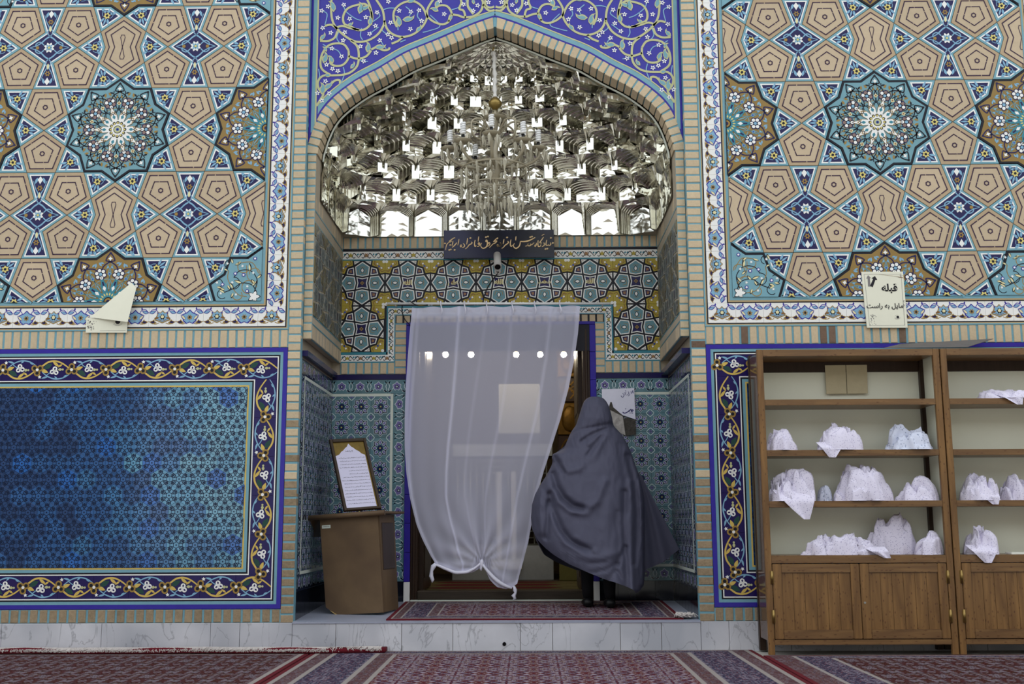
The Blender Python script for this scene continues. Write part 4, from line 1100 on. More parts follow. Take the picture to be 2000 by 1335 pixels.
for i in range(7):
    zb, zt = ZT[i], ZT[i+1]; h = zt-zb; n = NC[i]
    for k in range(n):
        u0, u1 = k/n, (k+1)/n
        wide = (k+i) % 2 == 0
        mm = .10/n if wide else .27/n
        if i == 0: mm = .04/n if wide else .12/n
        B0, B1 = PL[i](u0+mm), PL[i](u1-mm)
        F0, F1 = PL[i+1](u0), PL[i+1](u1)
        mid = (B0+B1)/2; 
        vs = (.62, .86) if i == 0 else ((.42, .62) if wide else (.50, .74))
        bz = zb-(0 if i == 0 else h*.22*rv.random())
        A = arch_line(B0, B1, bz, zb+h*vs[0], zb+h*vs[1])
        Bf = arch_line(F0.lerp(F1, .02), F1.lerp(F0, .02), zb+(h*.0 if i == 0 else h*.34), zb+h*(.78 if i == 0 else .66), zt-.004)
        bm = bmesh.new()
        K = 5
        rings = []
        for s in range(K+1):
            t = s/K
            d0 = t**.9; sc0 = t
            rings.append([bm.verts.new(p.lerp(q, d0)-VO) for p, q in zip(A, Bf)])
            if s < K:
                # step out sideways before stepping forward: gives the stacked ribs
                t2 = min(1, (s+.55)/K)
                ring2 = []
                for p, q in zip(A, Bf):
                    a_ = p.lerp(q, t**.9); b_ = p.lerp(q, t2)
                    ring2.append(bm.verts.new(Vector((b_.x*.75+a_.x*.25, a_.y*.8+b_.y*.2, b_.z))-VO))
                rings.append(ring2)
        for ra, rb in zip(rings, rings[1:]):
            for q in range(len(ra)-1):
                try: bm.faces.new((ra[q], ra[q+1], rb[q+1], rb[q]))
                except ValueError: pass
        # front spandrel up to the next tier, broken into slanted facets
        fl_ = rings[-1]; nn = len(fl_)
        tops = []
        for q in range(nn):
            t = q/(nn-1); p = F0.lerp(F1, t)
            inw = (Vector((XC, Y0-.25, 0))-p); inw.z = 0; inw.normalize()
            tops.append(bm.verts.new(p+inw*(.012+.016*rv.random())+Vector((0, 0, zt+.006))-VO))
        for q in range(nn-1):
            try: bm.faces.new((fl_[q], fl_[q+1], tops[q+1], tops[q]))
            except ValueError: pass
        cell = from_bm('muqarnas_cell', bm, 'mirror_rib', vault)
        # back panel: mosaic of small mirrors
        bm = bmesh.new()
        cols = 3 if wide else 2; rows = 4 if i == 0 else 3
        apex = A[len(A)//2]
        def hb(t):
            x = t*(len(A)-3); q = min(int(x), len(A)-4); fr = x-q
            return A[1+q].z+(A[2+q].z-A[1+q].z)*fr
        g = []
        yaw = rv.uniform(-.03, .03)
        for r in range(rows+1):
            row = []
            for c_ in range(cols+1):
                t = c_/cols; p = B0.lerp(B1, t)
                inw = (Vector((XC, Y0-2.0, 0))-p); inw.z = 0; inw.normalize()
                z = bz+(hb(t)-bz)*r/rows
                jit = rv.uniform(-.0022, .0022)*(.45 if i == 0 else 1)
                row.append(bm.verts.new(p+inw*(.004+jit)+Vector((0, 0, z))-VO))
            g.append(row)
        for r in range(rows):
            for c_ in range(cols):
                q = (g[r][c_], g[r][c_+1], g[r+1][c_+1], g[r+1][c_])
                ctr = bm.verts.new((q[0].co+q[1].co+q[2].co+q[3].co)/4+Vector((rv.uniform(-.003, .003), (-.0025+rv.uniform(-.003, .002))*(.4 if i == 0 else 1), 0)))
                for e in range(4): bm.faces.new((q[e], q[(e+1) % 4], ctr))
        # thin metal lip around the panel foot
        pn = from_bm('mirror_panel', bm, 'mirror', cell)
        # hanging bracket under the corner between two cells
        if i > 0 and k > 0:
            bm = bmesh.new()
            c0 = PL[i+1](u0); cb = PL[i](u0); w = .024+.02*rv.random()
            tdir = (PL[i+1](min(1, u0+.01))-PL[i+1](max(0, u0-.01))); tdir.normalize()
            f0 = c0.lerp(cb, .12)
            zl = zb+h*rv.uniform(-.15, .12); zh = zb+h*.6
            p = [f0-tdir*w, f0+tdir*w, cb+tdir*w*1.2, cb-tdir*w*1.2]
            lo = [bm.verts.new(x+Vector((0, 0, zl))-VO) for x in p]; hi = [bm.verts.new(x+Vector((0, 0, zh))-VO) for x in p]
            bm.faces.new(lo[::-1]); bm.faces.new(hi)
            for e in range(4): bm.faces.new((lo[e], lo[(e+1) % 4], hi[(e+1) % 4], hi[e]))
            bmesh.ops.subdivide_edges(bm, edges=bm.edges[:], cuts=2, use_grid_fill=True)
            for v_ in bm.verts: v_.co += Vector((rv.uniform(-.001, .001), rv.uniform(-.0012, .0012), 0))
            bmesh.ops.triangulate(bm, faces=bm.faces[:])
            from_bm('mirror_bracket', bm, 'mirror', cell)
# the shell at the crown: a fan of small triangular mirrors
apex = Vector((XC, Y0+.01, INS[-1][1]-.03))
RR = 6; SS = 16
rings = []
for r in range(RR+1):
    t = r/RR
    ring = []
    for s in range(SS+1):
        b_ = PL[7]((s+(.5 if r % 2 else 0))/SS if 0 < s < SS else s/SS)+Vector((0, 0, ZT[7]))
        p = b_.lerp(apex, t); p.z = ZT[7]+(apex.z-ZT[7])*(1-(1-t)**1.35)
        ring.append(p)
    rings.append(ring)
fan = empty('fan_shell', apex-VO, vault)
for r in range(RR):
    bm = bmesh.new()
    for s in range(SS):
        a_, b_, c_, d_ = rings[r][s], rings[r][s+1], rings[r+1][s+1], rings[r+1][s]
        for tri in ((a_, b_, d_), (b_, c_, d_)) if r % 2 == 0 else ((a_, b_, c_), (a_, c_, d_)):
            ctr = (tri[0]+tri[1]+tri[2])/3
            nrm = (tri[1]-tri[0]).cross(tri[2]-tri[0]); nrm.normalize()
            if nrm.z > 0: nrm = -nrm
            tip = ctr+nrm*.008*rv.uniform(.4, 1.2)
            v = [bm.verts.new(x-apex) for x in tri]; tv = bm.verts.new(tip-apex)
            for e in range(3): bm.faces.new((v[e], v[(e+1) % 3], tv))
    from_bm('mirror_fan_row', bm, 'mirror_rib', fan)
# edging strip between vault and brick arch
bm = bmesh.new()
for f in ((lambda p: p), mir):
    ed = [f(p) for p in INS]
    tube_bm(bm, [Vector((p[0]+(.012 if p[0] < XC else -.012), Y0-.01, p[1]-.012))-VO for p in ed], .008, 5)
from_bm('vault_edging', bm, 'bone', vault)
# ------------------------------------------------------------------ doorway, threshold and the dim hall behind it
mat('wood_dark', (52, 38, 30), .35, var=.25, nscale=6, stretch=(6, 6, .6), bump=.05); mat('wood_thresh', (58, 50, 42), .6, var=.25, nscale=8, stretch=(.6, 8, 8), bump=.1)
mat('hall_wall', (72, 58, 34), .5, var=.35, nscale=5); mat('gilt', (96, 70, 24), .4, .5, var=.35, nscale=18, bump=.4); mat('olive_wall', (96, 92, 48), .6, var=.1)
mat('silver', (170, 172, 168), .35, .8, var=.1); mat('carpet_red', (86, 26, 30), .95, var=.2, nscale=30); mat('carpet_olive', (96, 88, 56), .95, var=.35, nscale=40); mat('paper', (226, 226, 216), .8, var=.03)
fr = empty('door_1', (XC, YB, ZF)); tag(fr, kind='structure')
def fbox(name, x0, x1, y0, y1, z0, z1, mt, bev=.003):
    bm = bmesh.new(); bm_box(bm, x0-XC, x1-XC, y0-YB, y1-YB, z0-ZF, z1-ZF)
    if bev: bmesh.ops.bevel(bm, geom=bm.edges[:], offset=bev, segments=1, affect='EDGES')
    return from_bm(name, bm, mt, fr)
n = 9
for s in (-1, 1):
    x0, x1 = (DX0-.026, DX0+.024) if s < 0 else (DX1-.024, DX1+.026)
    for i in range(n):
        z0 = .40+i*(2.09-.40)/n if i < n else 0
        fbox('blue_jamb_tile', x0, x1, YB-.022, YB+.02, .40+i*(2.50-.40)/n, .40+(i+1)*(2.50-.40)/n-.002, 'indigo')
    fbox('plaster_foot', x0, x1, YB-.02, YB+.02, ZF, .398, 'white')
for i in range(7): fbox('blue_jamb_tile', DX0-.026+i*(DX1-DX0+.052)/7, DX0-.026+(i+1)*(DX1-DX0+.052)/7-.002, YB-.022, YB+.02, 2.50, 2.526, 'indigo')
for s in (-1, 1):
    x0, x1 = (DX0+.024, DX0+.085) if s < 0 else (DX1-.085, DX1-.024)
    fbox('door_post', x0, x1, YB-.002, YB+.12, ZF+.02, 2.50, 'wood_dark')
    xm = (x0+x1)/2
    fbox('post_moulding', xm-.012, xm+.012, YB-.014, YB+.01, ZF+.03, 2.46, 'wood_dark', .005)
fbox('door_lintel', DX0+.024, DX1-.024, YB-.002, YB+.12, 2.42, 2.499, 'wood_dark')
fbox('threshold', DX0+.085, DX1-.085, YB-.03, YB+.1, zfl(YB)+.012, zfl(YB)+.085, 'wood_thresh', .008)
fbox('threshold_mortar', DX0+.03, DX1-.03, YB-.045, YB+.1, zfl(YB)-.02, zfl(YB)+.014, 'bone', .004)
# wooden door leaves folded back into the hall
for s in (-1, 1):
    x = DX0+.10 if s < 0 else DX1-.10
    leaf = fbox('door_leaf', x-.02, x+.02, YB+.13, YB+.86, .32, 2.40, 'wood_dark')
    for z0, z1 in ((.42, 1.02), (1.1, 1.7), (1.78, 2.3)):
        bm = bmesh.new(); bm_box(bm, x-.026-XC, x+.026-XC, .2, .78, z0-ZF, z1-ZF); bmesh.ops.bevel(bm, geom=bm.edges[:], offset=.006, segments=1, affect='EDGES'); from_bm('door_panel', bm, 'wood_dark', leaf)
HY1 = 4.9
hall = []
def hbox(name, *a): hall.append(tag(box(name, *a), kind='structure'))
hbox('floor_hall', -3.4, 3.0, YB+.1, HY1, .0, .30, 'wood_thresh'); hbox('ceiling_hall', -3.4, 3.0, YB+.301, HY1, 3.3, 3.4, 'hall_wall')
hbox('wall_hall_back', -3.4, 3.0, HY1, HY1+.2, 0, 3.4, 'hall_wall'); hbox('wall_hall_left', -3.5, -3.4, YB+.301, HY1+.2, 0, 3.4, 'hall_wall'); hbox('wall_hall_right', 3.0, 3.1, YB+.301, HY1+.2, 0, 3.4, 'hall_wall')
# ornate gilded screen wall seen past the curtain's right edge
gs = empty('gilded_screen', (.75, 3.2, .30)); tag(gs, 'gilded ornamental screen wall with carved bands, seen past the curtain edge', 'screen')
def gpart(nm, x0, x1, y0, y1, z0, z1, mt):
    bm = bmesh.new(); bm_box(bm, x0-.75, x1-.75, y0-3.2, y1-3.2, z0-.3, z1-.3); bmesh.ops.bevel(bm, geom=bm.edges[:], offset=.006, segments=1, affect='EDGES'); return from_bm(nm, bm, mt, gs)
for j, (z0, z1, mt) in enumerate(((.3, 1.0, 'olive_wall'), (1.0, 1.42, 'hall_wall'), (1.42, 1.72, 'wood_dark'), (1.72, 2.05, 'gilt'), (2.05, 2.3, 'wood_dark'), (2.3, 2.62, 'gilt'), (2.62, 3.0, 'hall_wall'))):
    gpart('screen_band', .30, 1.6, 3.2, 3.3, z0+.006, z1-.006, mt)
    if mt == 'wood_dark' or j == 1:
        c = Cv(); zc = (z0+z1)/2; hh = (z1-z0)*.36
        for k in range(14):
            x = .34+k*.085
            c.stroke(cat2([(x, zc-hh), (x+.045, zc-hh*.3), (x-.005, zc+hh*.2), (x+.05, zc+hh), (x+.09, zc+hh*.3)], 5), .014, 'gilt', 1); c.ring((x+.04, zc), .03, .01, 'gilt', 2)
        mesh_obj('scroll_carving', c.mesh('scroll'), gs, Matrix.Translation((-.75, -.006, -.3)) @ FRONT)
    if mt == 'gilt':
        for k in range(6):
            bm = bmesh.new(); bmesh.ops.create_uvsphere(bm, u_segments=10, v_segments=6, radius=.11)
            from_bm('gilt_boss', bm, 'gilt', gs, Matrix.Translation((-.75+.42+k*.2, .0, (z0+z1)/2-.3)) @ Matrix.Diagonal((.8, .28, 1.2, 1)), True)
# silver grille of the tomb enclosure and pale boxes for two bright streaks and the patches at their feet
gx0 = at(989, 930, 3.5).x; gr = empty('tomb_grille', (gx0, 3.6, .30)); tag(gr, 'silver lattice grille of the tomb with two pale uprights, behind the sheer curtain', 'grille')
bm = bmesh.new()
for k in range(15):
    x = -.5+k*.065
    tube_bm(bm, [(x, 0, .35), (x, 0, 1.22)], .008, 6)
for k in range(14):
    z = .35+k*.065
    tube_bm(bm, [(-.5, 0, z), (.42, 0, z)], .008, 6)
from_bm('lattice', bm, 'silver', gr)
for x, w in ((-.073, .026), (.073, .026)):
    bm = bmesh.new(); bm_box(bm, x-w, x+w, -.10, -.03, .20, 1.08); bmesh.ops.bevel(bm, geom=bm.edges[:], offset=.008, segments=2, affect='EDGES'); from_bm('pale_upright', bm, 'white', gr)
    bm = bmesh.new(); bm_box(bm, x-.08, x+.08, -.16, -.02, .10, .20); bmesh.ops.bevel(bm, geom=bm.edges[:], offset=.01, segments=2, affect='EDGES'); from_bm('pale_foot', bm, 'paper', gr)
for z0, z1, dd in ((0, .34, 0), (1.24, 1.36, .02)):
    bm = bmesh.new(); bm_box(bm, -.55, .47, -.03-dd, .5+dd, z0, z1); from_bm('grille_rail', bm, 'silver', gr)
mat('notice_grey', (150, 150, 142), .8)
nb = box('notice_board', -.28, .12, 2.9, 2.91, 1.72, 2.20, 'notice_grey'); tag(nb, 'pale rectangular notice hanging in the hall behind the curtain', 'notice')
tube('hanging_wire', [(-.08, 2.905, 2.2), (-.08, 2.905, 3.3)], .003, 'wood_dark', nb)
# lit wall lamps in the hall
em = bpy.data.materials.new('bulb'); em.use_nodes = True; MATS['bulb'] = em
em.node_tree.nodes['Principled BSDF'].inputs['Emission Color'].default_value = (1, .86, .62, 1); em.node_tree.nodes['Principled BSDF'].inputs['Emission Strength'].default_value = 110
LAMPS = [(832, 'leftmost'), (870, 'second'), (920, 'third'), (1008, 'fourth'), (1055, 'fifth'), (1101, 'rightmost')]
for x, wd in LAMPS:
    p = at(x, 692, 2.35)
    lt = empty('hall_lamp', p); tag(lt, '%s of the six lit hall bulbs showing through the curtain' % wd, 'lamp', 'lit bulbs in the hall')
    bm = bmesh.new(); bmesh.ops.create_uvsphere(bm, u_segments=14, v_segments=10, radius=.027); from_bm('bulb', bm, 'bulb', lt, None, True)
    bm = bmesh.new(); lathe_bm(bm, [(.012, .024), (.016, .03), (.016, .06), (.006, .07)], 10); from_bm('lamp_cap', bm, 'gilt', lt)
    tube('lamp_cord', [(0, 0, .07), (0, 0, 3.3-p.z)], .004, 'wood_dark', lt, 6)
# prayer rugs in bands on the hall floor
for k, (y0, y1) in enumerate(((1.46, 1.80), (1.84, 2.22), (2.26, 2.70), (2.74, 3.1))):
    t = empty('hall_rug', (-.2, (y0+y1)/2, .302)); tag(t, ['dark red hall rug directly behind the threshold', 'dark red hall rug, second behind the threshold', 'dark red hall rug, third behind the threshold', 'dark red hall rug deepest in the hall, below the tomb grille'][k], 'rug', 'rugs in the hall')
    bm = bmesh.new(); bm_box(bm, -1.3, 1.3, (y0-y1)/2, (y1-y0)/2, 0, .008); from_bm('rug_ground', bm, 'carpet_olive', t)
    bm = bmesh.new()
    vs = [bm.verts.new(p) for p in ((-.55, (y0-y1)*.36, .0095), (.35, (y0-y1)*.36, .0095), (.5, 0, .0095), (.35, (y1-y0)*.36, .0095), (-.55, (y1-y0)*.36, .0095), (-.7, 0, .0095))]; bm.faces.new(vs); from_bm('rug_field', bm, 'carpet_red', t)

# ------------------------------------------------------------------ sheer curtain on its rod
def curtain_mat():
    m = bpy.data.materials.new('sheer'); m.use_nodes = True; MATS['sheer'] = m
    nt = m.node_tree; b = nt.nodes['Principled BSDF']; out = nt.nodes['Material Output']
    b.inputs['Base Color'].default_value = (*lin((230, 230, 254)), 1); b.inputs['Roughness'].default_value = .8
    tr = nt.nodes.new('ShaderNodeBsdfTranslucent'); tr.inputs[0].default_value = (*lin((230, 230, 254)), 1)
    tp = nt.nodes.new('ShaderNodeBsdfTransparent'); tp.inputs[0].default_value = (.93, .93, .97, 1)
    mx = nt.nodes.new('ShaderNodeMixShader'); mx.inputs[0].default_value = .2; m2 = nt.nodes.new('ShaderNodeMixShader'); m2.inputs[0].default_value = .44
    nt.links.new(b.outputs[0], mx.inputs[1]); nt.links.new(tr.outputs[0], mx.inputs[2]); nt.links.new(mx.outputs[0], m2.inputs[1]); nt.links.new(tp.outputs[0], m2.inputs[2]); nt.links.new(m2.outputs[0], out.inputs[0])
    # weave: the threads thicken towards hems and folds
    at_ = nt.nodes.new('ShaderNodeAttribute'); at_.attribute_name = 'thin'
    mr = nt.nodes.new('ShaderNodeMath'); mr.operation = 'MULTIPLY'; mr.inputs[1].default_value = .5
    nt.links.new(at_.outputs['Fac'], mr.inputs[0]); nt.links.new(mr.outputs[0], m2.inputs[0])
curtain_mat()
mat('white_cloth', (236, 234, 250), .85, var=.04); mat('rod_white', (236, 236, 238), .25); mat('cable_black', (26, 26, 30), .5)
YC = 1.17
cur = empty('door_curtain', at(968, 600, YC)); tag(cur, 'sheer white curtain knotted at its hem, hanging across the shrine doorway', 'curtain')
CO = cur.location.copy()
LE = [(600, 805), (650, 800), (700, 796), (760, 792), (820, 790), (870, 790), (920, 793), (970, 800), (1020, 812), (1060, 825), (1085, 835), (1101, 846)]
RE = [(597, 1133), (650, 1129), (700, 1122), (760, 1110), (820, 1094), (870, 1078), (920, 1062), (970, 1047), (1010, 1041), (1060, 1036), (1100, 1028), (1140, 1017)]
def interp(T, v):
    if v <= T[0][0]: return T[0][1]
    for (a0, b0), (a1, b1) in zip(T, T[1:]):
        if v <= a1: return b0+(b1-b0)*(v-a0)/(a1-a0)
    return T[-1][1]
BOT = [(0, 1103), (.05, 1104), (.12, 1110), (.25, 1119), (.38, 1118), (.48, 1109), (.545, 1098), (.60, 1112), (.68, 1132), (.78, 1146), (.88, 1150), (.95, 1146), (1, 1139)]
KX, KY = 941, 1097                                         # the tied gather
NU, NV = 110, 90
bm = bmesh.new(); lay = bm.verts.layers.float.new('thin')
grid = []
folds = [(.03, .9), (.285, 1.5), (.44, .35), (.60, .5), (.84, .9)]
for j in range(NV+1):
    v = j/NV; row = []
    for i in range(NU+1):
        u = i/NU
        yb = interp(BOT, u); yt = 600-3*u+1.5*math.sin(u*38)
        y = yt+(yb-yt)*v
        xl, xr = interp(LE, y), interp(RE, y)
        x = xl+(xr-xl)*u
        # cloth drawn towards the knot
        dk = max(0., 1-math.hypot((x-KX)*1.2, (y-KY))/170.)
        x += (KX-x)*dk**2*.55
        dl = max(0., 1-math.hypot(x-848, y-1106)/90.); x += (848-x)*dl**2*.4
        d = 0.; th = 1.
        for fu, am in folds:
            q = u-fu-.012*math.sin(v*5+fu*20)
            if abs(q) < .05:
                k = math.exp(-(q/.009)**2); d -= .006*am*k; th -= .5*am*min(1, k*1.2)*(.6+.4*v)
        d += .004*math.sin(u*46+1.2*math.sin(v*3))*(.4+.6*v)+.010*math.sin(u*9+v*2)
        if dk > 0:
            ang = math.atan2(y-KY, x-KX); d -= .016*dk*math.sin(ang*13)*(.3+.7*dk); th -= .55*dk*(.5+.5*math.sin(ang*13))
        if v > .985: th -= .5
        if v < .035: th -= .45
        if u < .02 or u > .98: th -= .35
        p = at(x, y, YC)
        p.y += d
        vv = bm.verts.new(p-CO); vv[lay] = max(.10, min(1., th))
        row.append(vv)
    grid.append(row)
for j in range(NV):
    for i in range(NU): bm.faces.new((grid[j][i], grid[j][i+1], grid[j+1][i+1], grid[j+1][i]))
from_bm('sheer_panel', bm, 'sheer', cur, None, True)
# rolled hem along the bottom, knots
def cpt(x, y, dy=-.02): return at(x, y, YC+dy)-CO
hem = [cpt(846+(KX-846)*t, interp(BOT, t*.545)-1) for t in [k/14 for k in range(15)]]
tube('rolled_hem', hem, [.008+.005*math.sin(PI*k/14) for k in range(15)], 'white_cloth', cur, 8)
hem2 = [cpt(KX+(1000-KX)*t, KY+2+(1146-KY)*t**.9+8*math.sin(PI*t)) for t in [k/10 for k in range(11)]]
tube('rolled_hem', hem2, [.008+.008*math.sin(PI*k/10) for k in range(11)], 'white_cloth', cur, 8)
tube('hem_knot', [cpt(851, 1101), cpt(846, 1106), cpt(843, 1114), cpt(842, 1124), cpt(845, 1132), cpt(844, 1137)], [.014, .02, .012, .017, .014, .004], 'white_cloth', cur, 8)
tube('hem_knot', [cpt(941, 1092), cpt(941, 1098), cpt(940, 1104), cpt(939, 1110), cpt(940, 1114)], [.008, .018, .012, .011, .004], 'white_cloth', cur, 8)
tube('hem_knot', [cpt(1004, 1144), cpt(1006, 1152), cpt(1007, 1157), cpt(1003, 1163), cpt(1006, 1168), cpt(1002, 1171)], [.008, .017, .010, .018, .012, .004], 'white_cloth', cur, 8)
for x in (861, 907, 950, 1000, 1044, 1093):
    p = cpt(x, 601, 0); q = cpt(x, 592, 0)
    rr = .017
    loop = [Vector((q.x+.002*math.sin(k), q.y+rr*math.cos(2*PI*k/10), q.z+rr*math.sin(2*PI*k/10))) for k in range(10)]
    tube('hanging_tie', loop, .005, 'white_cloth', cur, 6, closed=True)
    tube('tie_tail', [Vector((p.x, p.y-.02, q.z-.012)), Vector((p.x+.012, p.y-.026, p.z-.02)), Vector((p.x+.008, p.y-.022, p.z-.06))], [.005, .006, .002], 'white_cloth', cur, 6)
ro = at(757, 592.5, YC); r1 = at(1191, 592.5, YC)
rod = empty('curtain_rod', (ro+r1)/2); tag(rod, 'thin white curtain rod above the doorway', 'curtain rod')
RO = rod.location.copy()
tube('rod_tube', [ro-RO, r1-RO], .0105, 'rod_white', rod, 10)
for p in (ro, r1): tube('rod_end', [p-RO+Vector((-.004 if p is ro else .004, 0, 0)), p-RO+Vector((-.012 if p is ro else .012, 0, 0))], .0125, 'rod_white', rod, 10)
for x in (770, 965, 1178):
    p = at(x, 592.5, YC); tube('rod_bracket', [p-RO, Vector((p.x, YB-.02, p.z))-RO], .006, 'rod_white', rod, 6)
def wire(label, pts, r=.004, nm='cable'):
    P = catmull(pts, 6); o = tube(nm, [p-P[0] for p in P], r, 'cable_black', None, 6); o.location = P[0]; return tag(o, label, 'cable')
wire('black cable looped over the rod above the curtain corner', [at(795, 588, YC-.03), at(801, 588, YC-.03), at(808, 593, YC-.02), at(818, 597, YC-.02), at(832, 596, YC-.01), at(840, 592, YC+.03)])
wire('dark cable drooping behind the curtain corner below the rod', [at(786, 596, YB-.03), at(785, 606, YB-.02), at(790, 622, YB-.02), at(800, 634, YB-.02), at(806, 642, YB-.02)], .004)

# ------------------------------------------------------------------ sign board with raised script
mat('sign_black', (30, 31, 42), .22, var=.3, nscale=4, spec=.3, hue=(52, 54, 92)); mat('gold_letter', (240, 208, 158), .4, .0)
YSG = YB-.11
A1, A2, A3, A4 = at(867, 449.5, YSG), at(1082, 448, YSG), at(1083, 502, YSG), at(866.5, 504.5, YSG)
sg = empty('sign_board', (A4+A3)/2); tag(sg, 'dark sign board with raised gold Persian script over the doorway', 'sign')
SO = sg.location.copy()
c = Cv(); c.prism([((p-SO).x, (p-SO).z) for p in (A4, A3, A2, A1)], 'sign_black', -.018, 0, .002); mesh_obj('board', c.mesh('board'), sg, FRONT)
tube('bracket', [Vector((-.3, .018, .05)), Vector((-.3, .1, .05))], .008, 'cable_black', sg); tube('bracket', [Vector((.3, .018, .05)), Vector((.3, .1, .05))], .008, 'cable_black', sg)
SA = [([(485, 318), (440, 328), (380, 368), (325, 408), (292, 448), (335, 455), (362, 428), (335, 412)], 24), ([(300, 462), (240, 500), (203, 558), (183, 640), (178, 720)], 20), ([(412, 425), (402, 500), (383, 585)], 22), ([(535, 480), (498, 528), (445, 585), (385, 635)], 26),
 ([(608, 365), (592, 460), (568, 562)], 22), ([(700, 555), (665, 555), (648, 590), (672, 618), (700, 590), (690, 555)], 20), ([(745, 505), (790, 555), (775, 612), (712, 642)], 24), ([(888, 328), (876, 430), (858, 535)], 25), ([(1005, 455), (1035, 480), (1000, 520), (935, 555), (885, 625), (815, 682)], 26),
 ([(1138, 388), (1114, 480), (1118, 575), (1142, 602), (1168, 565)], 25), ([(1260, 548), (1230, 520), (1250, 485), (1280, 500), (1282, 545), (1250, 595), (1195, 606)], 24), ([(1252, 278), (1240, 360), (1233, 445)], 22), ([(1515, 440), (1480, 440), (1490, 400), (1522, 410), (1532, 520), (1500, 612), (1410, 662), (1345, 635), (1314, 562), (1345, 490)], 28),
 ([(1575, 520), (1560, 495), (1590, 475), (1615, 515), (1585, 570), (1535, 602)], 22), ([(1880, 318), (1805, 368), (1745, 440), (1815, 420), (1835, 435), (1795, 482), (1715, 522), (1655, 582), (1598, 642)], 24), ([(1890, 545), (1858, 545), (1845, 580), (1870, 602), (1895, 572), (1885, 545)], 18), ([(1950, 478), (1990, 528), (1965, 570), (1918, 602)], 20)]
SB = [([(60, 555), (22, 560), (15, 590), (40, 605), (65, 575), (55, 555)], 18), ([(108, 475), (152, 522), (140, 565), (88, 604)], 20), ([(238, 368), (226, 450), (208, 522)], 23), ([(358, 432), (390, 468), (340, 518), (272, 566), (222, 628), (165, 668)], 25), ([(468, 378), (450, 470), (448, 565), (480, 602), (515, 555)], 24),
 ([(770, 445), (762, 520), (722, 608), (635, 662), (572, 632), (545, 575), (578, 498)], 28), ([(632, 275), (625, 340), (618, 408)], 24), ([(770, 440), (900, 442), (1005, 425), (1110, 386), (1255, 308)], 34), ([(935, 595), (1000, 570), (1028, 508), (1010, 550), (1060, 585), (1112, 552), (1098, 520), (1150, 545), (1190, 500), (1225, 482)], 23),
 ([(1285, 488), (1305, 535), (1250, 602), (1245, 560), (1285, 540)], 20), ([(1525, 298), (1450, 410), (1402, 478), (1475, 492)], 24), ([(1352, 400), (1344, 500), (1358, 602), (1420, 592), (1442, 535)], 24), ([(1555, 208), (1510, 222), (1468, 252)], 18), ([(1535, 475), (1556, 535), (1530, 580), (1472, 612)], 23), ([(1634, 388), (1612, 480), (1606, 548), (1650, 568), (1702, 538)], 22), ([(1748, 478), (1765, 528), (1735, 562), (1686, 578)], 23)]
DA = [(470, 716), (340, 702), (292, 716), (325, 556), (980, 330), (1488, 298), (1550, 280), (150, 505)]; DB = [(340, 310), (1098, 298), (1150, 282), (1592, 688), (1650, 676), (1765, 325), (1830, 490), (20, 340)]
for ox, ST, DT in ((860, SA, DA), (970, SB, DB)):
    def sp_(x, y): p = at(ox+x/16.667, 445+y/16.667, YSG-.004)-SO; return (p.x, p.z)
    for pts, w in ST:
        c = Cv(); P = cat2([sp_(*q) for q in pts], 4); w_ = w/16.667*.0043*1.25
        for z in (0., .003): c.stroke(P, (w_*.75, w_*1.15, w_*.55), 'gold_letter', 0, z0=z)
        mesh_obj('raised_letter', c.mesh('letter'), sg, Matrix.Translation((0, -.004, 0)) @ FRONT)
    for q in DT:
        c = Cv(); x, z = sp_(*q); r = .0078
        c.prism([(x+r*.2, z-r), (x+r*1.25, z+r*.3), (x-r*.2, z+r), (x-r*1.25, z-r*.3)], 'gold_letter', -.002, .005, .001)
        mesh_obj('letter_dot', c.mesh('dot'), sg, Matrix.Translation((0, -.004, 0)) @ FRONT)

# ------------------------------------------------------------------ bullet camera under the sign
mat('cam_white', (196, 192, 190), .45); mat('lens_black', (14, 14, 16), .15)
bp = at(972, 531, YB-.016)
cc = empty('security_camera', bp); tag(cc, 'small pale bullet camera mounted just below the black sign', 'camera')
tube('base_ring', [Vector((.014*math.cos(2*PI*k/12)*1.3, -.012, .014*math.sin(2*PI*k/12)*1.3)) for k in range(12)], .011, 'cam_white', cc, 6, closed=True)
tube('mount_arm', [Vector((0, -.01, 0)), Vector((0, -.07, .01)), Vector((0, -.10, .05))], .012, 'cam_white', cc, 8)
h0 = at(971, 497, YB-.17)-bp; h1 = at(972, 521, YB-.30)-bp
body = tube('housing', [h0+(h0-h1).normalized()*.004, h0, h0.lerp(h1, .5), h1], [.018, .030, .031, .031], 'cam_white', cc, 16)
d_ = (h1-h0).normalized(); tube('lens', [h1-d_*.004, h1+d_*.004], .024, 'lens_black', cc, 14); tube('hood', [h1-d_*.02, h1+d_*.008], .0335, 'cam_white', cc, 16, cap=False)
wire('thin black cable running from the bullet camera down behind the rod', [bp+Vector((.01, -.02, -.005)), at(963, 545, YB-.03), at(952, 562, YB-.02), at(945, 580, YB-.02), at(944, 590, YB-.02)], .005)
